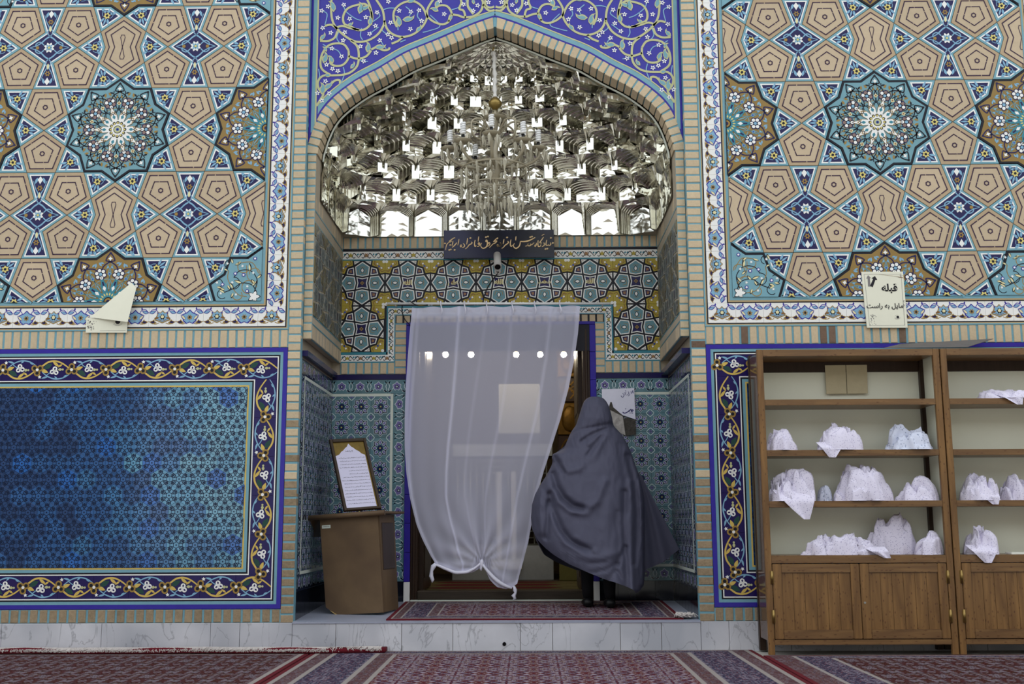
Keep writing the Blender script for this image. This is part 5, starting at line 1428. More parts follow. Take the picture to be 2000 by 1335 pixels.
# ------------------------------------------------------------------ chandelier
mat('glass_dust', (158, 148, 124), .35, spec=.7); mat('brass', (150, 128, 76), .35, .8); mat('lamp_white', (236, 236, 236), .35); mat('rope_white', (226, 224, 220), .8, var=.1, nscale=60)
def crystal_mat():
    m = mat('crystal', (206, 200, 180), .12, spec=.9); b = m.node_tree.nodes['Principled BSDF']; b.inputs['Transmission Weight'].default_value = .35; b.inputs['IOR'].default_value = 1.45
crystal_mat()
YCH = .31
top = at(965, 72, YCH-.2); cen = at(967, 300, YCH)
ch = empty('chandelier', at(967, 420, YCH)); tag(ch, 'dusty crystal chandelier with spiral bulbs hanging in the mirrored vault', 'chandelier')
CHO = ch.location.copy()
def hp(x, y, dy=0.): return at(x, y, YCH+dy)-CHO
rope = [hp(965, 66, -.02), hp(963, 85, -.01), hp(963, 100), hp(966, 112), hp(965, 130), hp(967, 150), hp(966, 170), hp(967, 190)]
tube('chain', rope[:4], .006, 'brass', ch, 6)
tube('wrapped_cable', catmull(rope[2:], 4), [.010+.005*((k*7) % 3) for k in range(len(catmull(rope[2:], 4)))], 'rope_white', ch, 8)
tube('loose_wire', [hp(964, 98), hp(959, 104), hp(963, 113)], .004, 'rope_white', ch, 5)
c0 = hp(967, 190); 
bm = bmesh.new(); lathe_bm(bm, [(.012, .0), (.03, -.012), (.055, -.045), (.05, -.07), (.03, -.085), (.018, -.10)], 18, c0); from_bm('brass_cup', bm, 'brass', ch)
z_col = [hp(967, y).z for y in (218, 232, 260, 300, 340, 380, 420)]
ax = Vector((hp(967, 300).x, hp(967, 300).y, 0))
bm = bmesh.new(); lathe_bm(bm, [(.008, c0.z-.10), (.010, z_col[0]), (.03, z_col[1]), (.014, z_col[2]-.02), (.032, z_col[2]-.06), (.018, z_col[3]), (.04, z_col[3]-.07), (.045, z_col[4]), (.02, z_col[4]-.07), (.028, z_col[5]), (.012, z_col[5]-.06), (.008, z_col[6])], 14, ax); from_bm('glass_column', bm, 'glass_dust', ch)
def dish(z, r, nm='drip_dish', c=ax):
    bm = bmesh.new(); n_ = 20; prof_ = [(.015, -.014), (r*.55, -.012), (r, .006), (r*.96, .010), (r*.5, -.004), (.016, -.006)]
    lathe_bm(bm, prof_, n_, (c.x, c.y, z)); return from_bm(nm, bm, 'glass_dust', ch)
bm = bmesh.new(); bmesh.ops.create_cone(bm, segments=6, radius1=.0, radius2=.0125, depth=.05, cap_ends=False)
for v in bm.verts: v.co.z -= .028
r2_ = bmesh.ops.create_cone(bm, segments=6, radius1=.0125, radius2=.0, depth=.018, cap_ends=False)
for v in r2_['verts']: v.co.z += .006
tm = bpy.data.meshes.new('crystal_drop'); bm.to_mesh(tm); bm.free(); tm.materials.append(MATS['crystal'])
rc = random.Random(5)
def drop(p, s=1.):
    mesh_obj('crystal_drop', tm, ch, Matrix.Translation(p) @ Matrix.Rotation(rc.uniform(0, 6), 4, 'Z') @ Matrix.Rotation(rc.uniform(-.08, .08), 4, 'X') @ Matrix.Diagonal((s, s, s*1.25, 1)))
dish(z_col[1], .095, 'crown_dish')
for k in range(12): drop(Vector((ax.x+.085*math.cos(k*PI/6), ax.y+.085*math.sin(k*PI/6), z_col[1]-.03)), .85)
ARMS = [(-.345, -.02, 278), (-.235, -.17, 263), (-.02, -.26, 249), (.215, -.17, 263), (.33, -.02, 279), (.20, .17, 285), (-.02, .25, 288), (-.16, .2, 305)]
bead = bmesh.new()
for i, (dx_, dy_, yy) in enumerate(ARMS):
    e = Vector((ax.x+dx_, ax.y+dy_, at(967, yy+14, YCH+dy_).z-CHO.z))
    s_ = Vector((ax.x, ax.y, z_col[3]-.05)); m_ = s_.lerp(e, .5)
    tube('arm', catmull([s_, Vector((s_.x+(e.x-s_.x)*.3, s_.y+(e.y-s_.y)*.3, s_.z-.06)), Vector((s_.x+(e.x-s_.x)*.7, s_.y+(e.y-s_.y)*.7, s_.z-.05)), Vector((e.x, e.y, e.z-.06)), e], 5), [.012]*16+[.011, .010, .010, .010, .010], 'glass_dust', ch, 8)
    tube('arm_scroll', catmull([Vector((ax.x+dx_*.12, ax.y+dy_*.12, z_col[2])), Vector((ax.x+dx_*.4, ax.y+dy_*.4, z_col[1]-.03)), Vector((ax.x+dx_*.72, ax.y+dy_*.72, z_col[1]-.06)), Vector((ax.x+dx_*.7, ax.y+dy_*.7, z_col[2]-.05)), Vector((ax.x+dx_*.45, ax.y+dy_*.45, z_col[2]-.08))], 5), .0075, 'glass_dust', ch, 6)
    dish(e.z+.004, .072, 'drip_dish', e)
    tube('black_socket', [e+Vector((0, 0, .005)), e+Vector((0, 0, .06))], .013, 'lens_black', ch, 10)
    hx = [e+Vector((.015*math.cos(k*.9), .015*math.sin(k*.9), .06+.0026*k)) for k in range(36)]
    bl = tube('spiral_bulb', hx, .009, 'lamp_white', ch, 6)
    tube('bulb_core', [e+Vector((0, 0, .058)), e+Vector((0, 0, .152))], .013, 'lamp_white', bl, 8)
    for k in range(6): drop(Vector((e.x+.062*math.cos(k*PI/3+.3), e.y+.062*math.sin(k*PI/3+.3), e.z-.022)), rc.uniform(.9, 1.25))
    for k in range(9):
        t = k/8; p = e.lerp(Vector((ax.x, ax.y, z_col[4])), t); p.z -= .09*math.sin(PI*t)
        bmesh.ops.create_icosphere(bead, subdivisions=1, radius=.008, matrix=Matrix.Translation(p))
bo = from_bm('bead_string', bead, 'crystal', ch); bo['kind'] = 'stuff'
for r_, z_, n_, sc_ in ((.16, z_col[3]-.10, 10, 1.2), (.26, z_col[4]+.02, 15, 1.3), (.15, z_col[4]-.14, 10, 1.3), (.21, z_col[5]+.05, 12, 1.4), (.10, z_col[5]-.04, 8, 1.4), (.05, z_col[6]+.10, 6, 1.2)):
    tube('crystal_hoop', [Vector((ax.x+r_*math.cos(2*PI*k/24), ax.y+r_*math.sin(2*PI*k/24), z_+.01)) for k in range(24)], .006, 'glass_dust', ch, 5, closed=True)
    for s4 in (0, 1): tube('hoop_spoke', [Vector((ax.x-r_*math.cos(s4*PI/2), ax.y-r_*math.sin(s4*PI/2), z_+.01)), Vector((ax.x+r_*math.cos(s4*PI/2), ax.y+r_*math.sin(s4*PI/2), z_+.01))], .004, 'glass_dust', ch, 5)
    for k in range(n_):
        t = 2*PI*k/n_
        for q in range(1 if r_ < .12 else 2): drop(Vector((ax.x+r_*math.cos(t), ax.y+r_*math.sin(t), z_-.02-q*.085+rc.uniform(-.03, .03))), sc_*rc.uniform(.6, 1.15))

# ------------------------------------------------------------------ lectern and the framed prayer on it
mat('lectern', (104, 84, 62), .55, var=.14, nscale=9, stretch=(1, 1, .4), bump=.05, hue=(86, 68, 52)); mat('chipboard', (186, 158, 104), .9, var=.2, nscale=60); mat('gilt_print', (122, 100, 44), .5, var=.25, nscale=30); mat('print_paper', (216, 212, 236), .6, var=.02); mat('text_ink', (52, 50, 66), .7); mat('frame_wood', (60, 46, 34), .4, var=.15)
LY = .40; lx0 = at(634, 1100, LY).x; lx1 = at(753, 1100, LY).x; lw = lx1-lx0
lec = empty('lectern', ((lx0+lx1)/2, LY, zfl(LY)+.004)); tag(lec, 'brown laminate lectern with a broken lower corner, leaning in the niche', 'lectern')
lec.rotation_euler = (0, -.062, -.20)
H_ = .70; d_l = .36
c = Cv(); hw_ = lw/2
c.prism([(-hw_+.085, .0), (hw_, .0), (hw_-.012, H_+.0), (-hw_-.018, H_-.0), (-hw_+.005, .06)], 'lectern', -.018, 0, .002)
mesh_obj('front_panel', c.mesh('front_panel'), lec, FRONT)
c = Cv(); c.prism([(-hw_+.085, 0), (-hw_+.09, .006), (-hw_+.045, .034), (-hw_+.04, .033)], 'chipboard', -.018, .0015); mesh_obj('broken_edge', c.mesh('broken_edge'), lec, FRONT)
for s in (-1, 1):
    bm = bmesh.new(); bm_box(bm, s*(hw_-.012)-.008, s*(hw_-.012)+.008, .0185, d_l, .0 if s > 0 else .05, H_-.002)
    if s > 0: bm.verts.ensure_lookup_table()
    from_bm('side_panel', bm, 'lectern', lec)
    bm = bmesh.new(); bm_box(bm, s*(hw_-.004)-.0045, s*(hw_-.004)+.0045, .05, d_l-.04, .30, H_-.06); bmesh.ops.bevel(bm, geom=bm.edges[:], offset=.004, segments=1, affect='EDGES'); from_bm('side_moulding', bm, 'wood_dark', lec)
bm = bmesh.new(); bm_box(bm, -hw_+.01, hw_-.01, d_l*.2, d_l, .34, .355); from_bm('inner_shelf', bm, 'lectern', lec)
bm = bmesh.new(); v = bm_box(bm, -hw_-.09, hw_+.05, -.03, d_l+.09, H_+.002, H_+.020); bmesh.ops.bevel(bm, geom=bm.edges[:], offset=.004, segments=2, affect='EDGES'); from_bm('top_board', bm, 'lectern', lec)
tube('front_roll', [Vector((-hw_-.09, -.032, H_+.008)), Vector((hw_+.055, -.032, H_+.008))], .019, 'lectern', lec, 12)
bm = bmesh.new(); prof_ = [(-hw_-.085, H_+.014), (-hw_-.11, H_+.0), (-hw_-.135, H_-.035), (-hw_-.15, H_-.08), (-hw_-.153, H_-.125)]
ra = [bm.verts.new((x, -.02, z)) for x, z in prof_]; rb = [bm.verts.new((x, d_l+.08, z)) for x, z in prof_]; rc_ = [bm.verts.new((x+.012, -.02, z-.004)) for x, z in prof_]; rd = [bm.verts.new((x+.012, d_l+.08, z-.004)) for x, z in prof_]
for A_2, B_2 in ((ra, rb), (rd, rc_), (rc_, ra), (rb, rd)):
    for k in range(4): bm.faces.new((A_2[k], A_2[k+1], B_2[k+1], B_2[k]))
bm.faces.new((ra[-1], rb[-1], rd[-1], rc_[-1])); from_bm('curved_wing', bm, 'lectern', lec, None, True)
bm = bmesh.new(); bm_box(bm, -hw_+.0, -hw_+.066, -.0035, -.0005, H_-.075, H_-.052); st = from_bm('inventory_label', bm, 'bone', lec)
c = Cv()
for k in range(7): c.stroke([(-hw_+.010+k*.007, H_-.066), (-hw_+.013+k*.007, H_-.060), (-hw_+.015+k*.007, H_-.065)], .0018, 'text_ink', 1)
mesh_obj('label_print', c.mesh('label_print'), st, Matrix.Translation((0, -.0036, 0)) @ FRONT)

def squiggle(c, x0, x1, z, h, mt, seed, L=3):
    r = random.Random(seed); x = x1
    while x > x0:
        w = r.uniform(.35, 1.1)*h*2.4; n_ = max(3, int(w/h*3))
        pts = [(x-w*k/n_, z+h*r.choice((-.25, 0, 0, .15, .5, .9))*(.7 if k % 2 else 1)) for k in range(n_+1)]
        c.stroke(pts, h*.26, mt, L)
        if r.random() < .8: c.disc((x-w*r.random(), z+h*r.choice((-.55, 1.0))), h*.16, mt, L, 5)
        x -= w+h*r.uniform(.3, .7)
# frame: foot on the lectern top, leaning back
psi, lam = math.radians(30), math.radians(25)
fb0 = at(672, 998, LY+.07); FW = (at(745, 992, LY+.22).x-fb0.x)/math.cos(psi)
fx = Vector((math.cos(psi), math.sin(psi), .07)).normalized(); fz = Vector((-math.sin(psi)*math.sin(lam), math.cos(psi)*math.sin(lam), math.cos(lam)))
fz = (fz-fx*fz.dot(fx)).normalized(); fo = fb0+fx*FW/2; FH = .60
frm = empty('framed_prayer', fo); tag(frm, 'tall gold-topped framed prayer sheet leaning above the brown lectern', 'frame')
nrm = fx.cross(fz).normalized()
Mf = Matrix.Identity(4)
for i in range(3): Mf[i][0], Mf[i][1], Mf[i][2] = fx[i], fz[i], nrm[i]
hw2 = FW/2
for nm, pts in (('frame_side', [(-hw2, 0), (-hw2+.022, 0), (-hw2+.022, FH), (-hw2, FH)]), ('frame_side', [(hw2-.022, 0), (hw2, 0), (hw2, FH), (hw2-.022, FH)]), ('frame_rail', [(-hw2+.022, 0), (hw2-.022, 0), (hw2-.022, .02), (-hw2+.022, .02)]), ('frame_rail', [(-hw2+.022, FH-.026), (hw2-.022, FH-.026), (hw2-.022, FH), (-hw2+.022, FH)])):
    c = Cv(); c.prism(pts, 'frame_wood', -.012, .014, .003); mesh_obj(nm, c.mesh(nm), frm, Mf)
c = Cv(); iw = hw2-.022; z0, z1 = .02, FH-.026
c.prism(rect_pts(-iw, iw, z0, z1), 'gilt_print', -.008, 0)
zs = z1-.115
arch_ = [(-iw+.004, z0+.004), (iw-.010, z0+.004), (iw-.010, zs), (iw*.72, zs+.012), (iw*.56, zs+.035), (iw*.42, zs+.045), (iw*.26, zs+.066), (iw*.14, zs+.076), (0, z1-.012), (-iw*.14, zs+.076), (-iw*.26, zs+.066), (-iw*.42, zs+.045), (-iw*.56, zs+.035), (-iw*.72, zs+.012), (-iw+.004, zs)]
c.poly(arch_, 'print_paper', 1)
squiggle(c, -.022, .022, zs+.035, .010, 'text_ink', 4)
for k in range(15):
    zz = zs-.022-k*(zs-.05)/15
    squiggle(c, -iw*(.8 if k not in (4, 5) else .35), iw*.86, zz, .0062, 'text_ink', 20+k)
mesh_obj('prayer_sheet', c.mesh('prayer_sheet'), frm, Mf)

# ------------------------------------------------------------------ papers on the walls
mat('sheet_cream', (226, 224, 206), .8, var=.03, nscale=8); mat('print_black', (38, 36, 42), .7); mat('print_grey', (128, 124, 124), .8); mat('sheet_white', (226, 224, 240), .7, var=.05, nscale=10, bump=.3); mat('foil_dark', (66, 62, 58), .25, .3, var=.4, nscale=25, bump=.8); mat('foil_light', (170, 164, 160), .3, .2, var=.3, nscale=25, bump=.9); mat('pen_blue', (52, 48, 112), .6)
def curl_sheet(name, quad, Y, mt, lift, parent=None, n_=10):
    "thin sheet whose corners (pixels, clockwise from upper left) lie on the wall; lift(u, v) pulls it off"
    bm = bmesh.new(); P = [at(x, y, Y) for x, y in quad]; g = []
    for j in range(n_+1):
        row = []
        for i in range(n_+1):
            u, v = i/n_, j/n_; p = P[0].lerp(P[1], u).lerp(P[3].lerp(P[2], u), v); p.y -= lift(u, v); row.append(bm.verts.new(p))
        g.append(row)
    for j in range(n_):
        for i in range(n_): bm.faces.new((g[j][i], g[j+1][i], g[j+1][i+1], g[j][i+1]))
    bmesh.ops.solidify(bm, geom=bm.faces[:], thickness=.0008)
    return from_bm(name, bm, mt, parent, None, True)
YP = -.018
def signcv(o, fn, tilt=0.):
    c = Cv(); fn(c); return mesh_obj('print', c.mesh('print'), o, FRONT)
# qibla sign on the right
QX = lambda x, y: at(1660+x/7.414, 500+y/7.414, YP-.004)
q0 = QX(500, 640)
qs = empty('qibla_sign', QX(540, 1035)); tag(qs, 'pale paper sign with arrows and Persian lettering on the right tile panel', 'sign')
QO = qs.location.copy(); loc = lambda x, y: ((QX(x, y)-QO).x, (QX(x, y)-QO).z)
c = Cv(); c.prism([loc(x, y) for x, y in ((250, 1035), (838, 1035), (770, 222), (165, 225))], 'sheet_cream', -.010, 0, .0008); mesh_obj('sheet', c.mesh('sheet'), qs, FRONT)
c = Cv()
c.stroke([loc(205, 262), loc(740, 262), loc(795, 1000), loc(285, 1005), loc(205, 262)], .0022, 'print_grey', 1)
c.poly([loc(x, y) for x, y in ((262, 440), (300, 440), (288, 318), (308, 318), (262, 275), (235, 325), (255, 325))], 'print_grey', 1)
c.poly([loc(x, y) for x, y in ((290, 430), (330, 450), (368, 345), (398, 345), (362, 288), (310, 320), (335, 330))], 'print_black', 2)
c.poly([loc(x, y) for x, y in ((340, 255), (770, 308), (770, 318), (600, 282))], 'brown', 2)
c.disc(loc(692, 882), .0095, 'print_black', 2, 12)
for rr, a0, a1 in ((.016, 200, 340), (.022, 210, 350), (.018, 60, 150)): c.stroke(arc(loc(685, 880), rr, a0, a1, 10, .75), .0014, 'print_grey', 2)
for k in range(26):
    x, y = 285+rnd.random()*120*(.4+.6*rnd.random()), 1000-rnd.random()*150; c.lobes(loc(x, y), rnd.uniform(.002, .005), 5, 'print_grey', 1, .3, k, 0, 3)
for k in range(12): c.lobes(loc(700+rnd.random()*60, 255+rnd.random()*60), rnd.uniform(.002, .004), 4, 'print_grey', 1, .3, k, 0, 3)
for k in range(8): c.lobes(loc(770+rnd.random()*20, 640+rnd.random()*90), .004, 4, 'print_grey', 1, .3, k, 0, 3)
mesh_obj('print', c.mesh('print'), qs, FRONT)
t1 = text_mesh('\uFEEA\uFEE0\uFE92\uFED7', 'print_black', .072, .0002, .0022); x, z = loc(572, 462); mesh_obj('lettering', t1, qs, FRONT @ Matrix.Translation((x, z, .0016)) @ Matrix.Rotation(-.0, 4, 'Z'))
t2 = text_mesh('\uFE96\uFEB3\uFE8D\uFEAD \uFEEA\uFE91 \uFEDE\uFBFE\uFE8E\uFEE3', 'print_black', .0465, .0002, .0008); x, z = loc(508, 722); mesh_obj('lettering', t2, qs, FRONT @ Matrix.Translation((x, z, .0016)))
# folded sheet on the left
GX = lambda x, y, Y=YP: at(150+x/11.13, 540+y/11.13, Y)
gs2 = empty('folded_sheet', GX(640, 1220)); tag(gs2, 'cream printed sheet folded over to a point on the left tile panel', 'paper')
GO = gs2.location.copy(); lg = lambda x, y: ((GX(x, y)-GO).x, (GX(x, y)-GO).z)
c = Cv(); c.prism([lg(190, 1215), lg(1085, 1215), lg(1100, 960), lg(205, 890)], 'sheet_cream', -.006, -.002); mesh_obj('lower_part', c.mesh('lower_part'), gs2, FRONT)
c = Cv()
for k in range(34): c.lobes(lg(235+rnd.random()*200*rnd.random(), 930+rnd.random()*250), rnd.uniform(.002, .0065), 5, 'print_grey', 1, .3, k, 0, 3)
c.disc(lg(890, 975), .0185, 'print_black', 1, 14)
for rr, a0, a1 in ((.030, 200, 335), (.038, 215, 330)): c.stroke(arc(lg(890, 975), rr, a0, a1, 10, .8), .002, 'print_grey', 1)
c.stroke([lg(500, 1175), lg(1060, 1165)], .002, 'print_grey', 1)
mesh_obj('print', c.mesh('print'), gs2, Matrix.Translation((0, .0012, 0)) @ FRONT)
bm = bmesh.new(); A_p = GX(285, 880, YP-.002)-GO; B_p = GX(1105, 985, YP-.045)-GO; C_p = GX(1295, 240, YP-.03)-GO; D_p = GX(1190, 130, YP-.012)-GO
vv = [bm.verts.new(p) for p in (A_p, B_p, C_p, D_p)]; bm.faces.new(vv); bmesh.ops.subdivide_edges(bm, edges=bm.edges[:], cuts=4, use_grid_fill=True); bmesh.ops.solidify(bm, geom=bm.faces[:], thickness=.0008)
from_bm('folded_flap', bm, 'sheet_cream', gs2, None, False)
# torn poster in the niche on the right
PX = lambda x, y: at(1150+x/8.344, 740+y/8.344, YB-.030)
po = empty('torn_poster', PX(560, 900)); tag(po, 'torn white poster with handwritten words on the niche tiles beside the person', 'poster')
PO = po.location.copy(); lp = lambda x, y: ((PX(x, y)-PO).x, (PX(x, y)-PO).z)
c = Cv(); c.prism([lp(x, y) for x, y in ((380, 470), (560, 590), (760, 655), (740, 145), (210, 165), (218, 330), (320, 490), (350, 375), (372, 370))][::1], 'sheet_white', -.001, .002); mesh_obj('upper_sheet', c.mesh('upper_sheet'), po, FRONT)
c = Cv(); c.prism([lp(x, y) for x, y in ((330, 500), (410, 760), (520, 880), (610, 920), (560, 640), (545, 600), (400, 470))], 'foil_light', -.008, -.004); mesh_obj('torn_layer', c.mesh('torn'), po, FRONT)
c = Cv(); c.prism([lp(x, y) for x, y in ((560, 640), (600, 920), (770, 900), (765, 665), (640, 630))], 'foil_dark', -.009, -.003); mesh_obj('dark_layer', c.mesh('dark'), po, FRONT)
c = Cv(); c.prism([lp(x, y) for x, y in ((318, 490), (350, 375), (372, 370), (400, 460), (470, 520), (560, 600), (500, 570), (400, 520))], 'foil_dark', -.002, .003); mesh_obj('tear', c.mesh('tear'), po, FRONT)
c = Cv()
for pts, w in (([(525, 268), (535, 290), (560, 292), (572, 262), (566, 240)], .005), ([(590, 262), (600, 222), (606, 205)], .004), ([(612, 262), (640, 250), (650, 215), (640, 205)], .004), ([(668, 232), (660, 262), (640, 275)], .004), ([(685, 195), (690, 230), (706, 222), (712, 185)], .004), ([(720, 180), (722, 225), (735, 222)], .004), ([(560, 240), (548, 232)], .004),
               ([(552, 535), (570, 552), (610, 548), (650, 520), (690, 488)], .0075), ([(690, 488), (690, 520), (715, 520), (722, 505), (706, 500), (700, 540)], .0065), ([(712, 545), (716, 560)], .006), ([(640, 530), (668, 522)], .005)):
    c.stroke(cat2([lp(*q) for q in pts], 4), w, 'pen_blue', 1)
for q in ((600, 484), (690, 552), (672, 552), (580, 225), (600, 190)): c.disc(lp(*q), .004, 'pen_blue', 1, 6)
hwr = mesh_obj('handwriting', c.mesh('handwriting'), po, Matrix.Translation((0, -.002, 0)) @ FRONT)

hwr['kind'] = 'stuff'
# ------------------------------------------------------------------ the person in the grey cloak, seen from behind
mat('chador', (80, 80, 98), .7, var=.05, nscale=260, bump=.05); mat('black_cloth', (16, 16, 20), .85); mat('skin', (186, 140, 116), .5); mat('shoe_black', (14, 14, 16), .4); mat('hair_dark', (30, 24, 22), .6)
YPn = .82
per = empty('person', (at(1172, 1184, YPn).x, YPn, zfl(YPn)+.012)); tag(per, 'person in a long grey cloak over black trousers, stepping towards the doorway', 'person')
PEO = per.location.copy()
def pp(x, y, dy=0.): return at(x, y, YPn+dy)-PEO
# body: one continuous figure, walking away; only its trousers and shoes show below the cloak
def skin_body():
    J = {}
    def P(n, x, y, dy, r): J[n] = (pp(x, y, dy), r)
    P('pelvis', 1160, 985, .0, .115); P('waist', 1158, 945, .0, .105); P('chest', 1157, 895, .01, .12); P('neck', 1160, 842, .03, .05); P('head', 1163, 818, .05, .085); P('crown', 1164, 793, .05, .07)
    P('shl', 1118, 868, .02, .05); P('ell', 1096, 915, .10, .042); P('wrl', 1092, 892, .30, .028)
    P('shr', 1202, 868, .02, .05); P('elr', 1222, 920, .08, .042); P('wrr', 1200, 930, .28, .028)
    P('hil', 1140, 1000, .0, .085); P('knl', 1146, 1085, .02, .062); P('anl', 1148, 1165, .0, .045); P('tol', 1150, 1178, .14, .036)
    P('hir', 1182, 1000, .0, .085); P('knr', 1190, 1085, -.02, .062); P('anr', 1191, 1166, -.08, .045); P('tor', 1194, 1181, .06, .036)
    for k in ('tol', 'tor'): J[k][0].z = .030
    for k in ('anl', 'anr'): J[k][0].z = .085
    E_ = [('pelvis', 'waist'), ('waist', 'chest'), ('chest', 'neck'), ('neck', 'head'), ('head', 'crown'), ('chest', 'shl'), ('shl', 'ell'), ('ell', 'wrl'), ('chest', 'shr'), ('shr', 'elr'), ('elr', 'wrr'), ('pelvis', 'hil'), ('hil', 'knl'), ('knl', 'anl'), ('anl', 'tol'), ('pelvis', 'hir'), ('hir', 'knr'), ('knr', 'anr'), ('anr', 'tor')]
    for s, w in (('l', 'wrl'), ('r', 'wrr')):          # five fingers and the palm
        wp = J[w][0]; J['pm'+s] = (wp+Vector((0, .06, .01)), .026); E_.append((w, 'pm'+s))
        for k, (ox, ln) in enumerate(((-.03, .045), (-.018, .075), (-.004, .085), (.010, .078), (.022, .06))):
            b0 = 'f%d%s' % (k, s); J[b0] = (wp+Vector((ox, .06+ln*.45, .012)), .009); J[b0+'t'] = (wp+Vector((ox*1.15, .06+ln*.85, -.012)), .008)
            E_ += [('pm'+s, b0), (b0, b0+'t')]
    names = list(J); me = bpy.data.meshes.new('body')
    me.from_pydata([J[n][0] for n in names], [(names.index(a_), names.index(b_)) for a_, b_ in E_], [])
    o = mesh_obj('body', me, per); me.materials.append(MATS['black_cloth'])
    sk = o.modifiers.new('skin', 'SKIN'); sk.use_smooth_shade = True
    for i, n in enumerate(names):
        me.skin_vertices[0].data[i].radius = (J[n][1], J[n][1]); me.skin_vertices[0].data[i].use_root = n == 'pelvis'
    o.modifiers.new('sub', 'SUBSURF').levels = 1; o.modifiers['sub'].render_levels = 2
    return J
JB = skin_body()
for k, a_ in (('tol', 'anl'), ('tor', 'anr')):
    t = JB[k][0]; an = JB[a_][0]
    bm = bmesh.new(); rings = []
    for yy, w, h in ((-.085, .030, .05), (-.06, .040, .062), (0, .043, .06), (.08, .047, .048), (.13, .042, .040), (.16, .020, .03)):
        ring = []
        for q in range(12):
            an_ = 2*PI*q/12; ring.append(bm.verts.new((an.x+w*math.cos(an_), an.y+yy, max(.0, .5*h+.62*h*math.sin(an_)))))
        rings.append(ring)
    for A_2, B_2 in zip(rings, rings[1:]):
        for q in range(12): bm.faces.new((A_2[q], A_2[(q+1) % 12], B_2[(q+1) % 12], B_2[q]))
    bm.faces.new(rings[0][::-1]); bm.faces.new(rings[-1]); from_bm('shoe', bm, 'shoe_black', per, None, True)
# face turned away, towards the door
fc = pp(1163, 815, .13)
bm = bmesh.new(); bmesh.ops.create_uvsphere(bm, u_segments=16, v_segments=12, radius=.075)
for v in bm.verts: v.co = Vector((v.co.x*.92, v.co.y*.8+(.022 if abs(v.co.x) < .012 and -.02 < v.co.z < .02 and v.co.y > .05 else 0), v.co.z*1.25))+fc
face = from_bm('face', bm, 'skin', per, None, True)
for s in (-1, 1):
    bm = bmesh.new(); bmesh.ops.create_uvsphere(bm, u_segments=8, v_segments=6, radius=.010, matrix=Matrix.Translation(fc+Vector((s*.028, .056, .012)))); from_bm('eye', bm, 'hair_dark', face, None, True)
bm = bmesh.new(); bmesh.ops.create_uvsphere(bm, u_segments=8, v_segments=6, radius=.012, matrix=Matrix.Translation(fc+Vector((0, .052, -.045))) @ Matrix.Diagonal((1.7, .6, .5, 1))); from_bm('mouth', bm, 'rust', face, None, True)
# cloak: silhouette rows (pixel height: left, right edge)
SIL = [(774, 1155, 1168), (777, 1147, 1178), (783, 1141, 1184), (792, 1137, 1189), (805, 1133, 1193), (818, 1129, 1196), (830, 1125, 1198), (838, 1119, 1204), (848, 1113, 1214), (860, 1108, 1222), (875, 1102, 1229), (881, 1092, 1232), (886, 1080, 1234), (893, 1078, 1236), (902, 1080, 1239), (915, 1074, 1244), (930, 1066, 1249), (945, 1056, 1253), (965, 1045, 1257), (985, 1039, 1259), (1010, 1037, 1259), (1035, 1039, 1259), (1055, 1044, 1259), (1080, 1058, 1259), (1100, 1076, 1259), (1120, 1104, 1259), (1140, 1140, 1258), (1152, 1175, 1254), (1160, 1200, 1245)]
def sil(y):
    return interp([(a_, b_) for a_, b_, _ in SIL], y), interp([(a_, c_) for a_, _, c_ in SIL], y)
def dep(y):   # half depth of the cloaked figure
    return interp([(774, .02), (780, .06), (792, .10), (815, .125), (835, .12), (850, .15), (880, .19), (920, .23), (970, .26), (1030, .30), (1100, .33), (1160, .34)], y)
HEM = [(1037, 1030), (1042, 1048), (1052, 1068), (1066, 1085), (1085, 1102), (1108, 1116), (1135, 1130), (1160, 1139), (1185, 1146), (1208, 1152), (1225, 1157), (1238, 1157), (1250, 1151), (1259, 1143)]
def seg_dist(p, a_, b_):
    ab = b_-a_; t = max(0., min(1., (p-a_).dot(ab)/max(ab.length_squared, 1e-9))); return (p-(a_+ab*t)).length, t
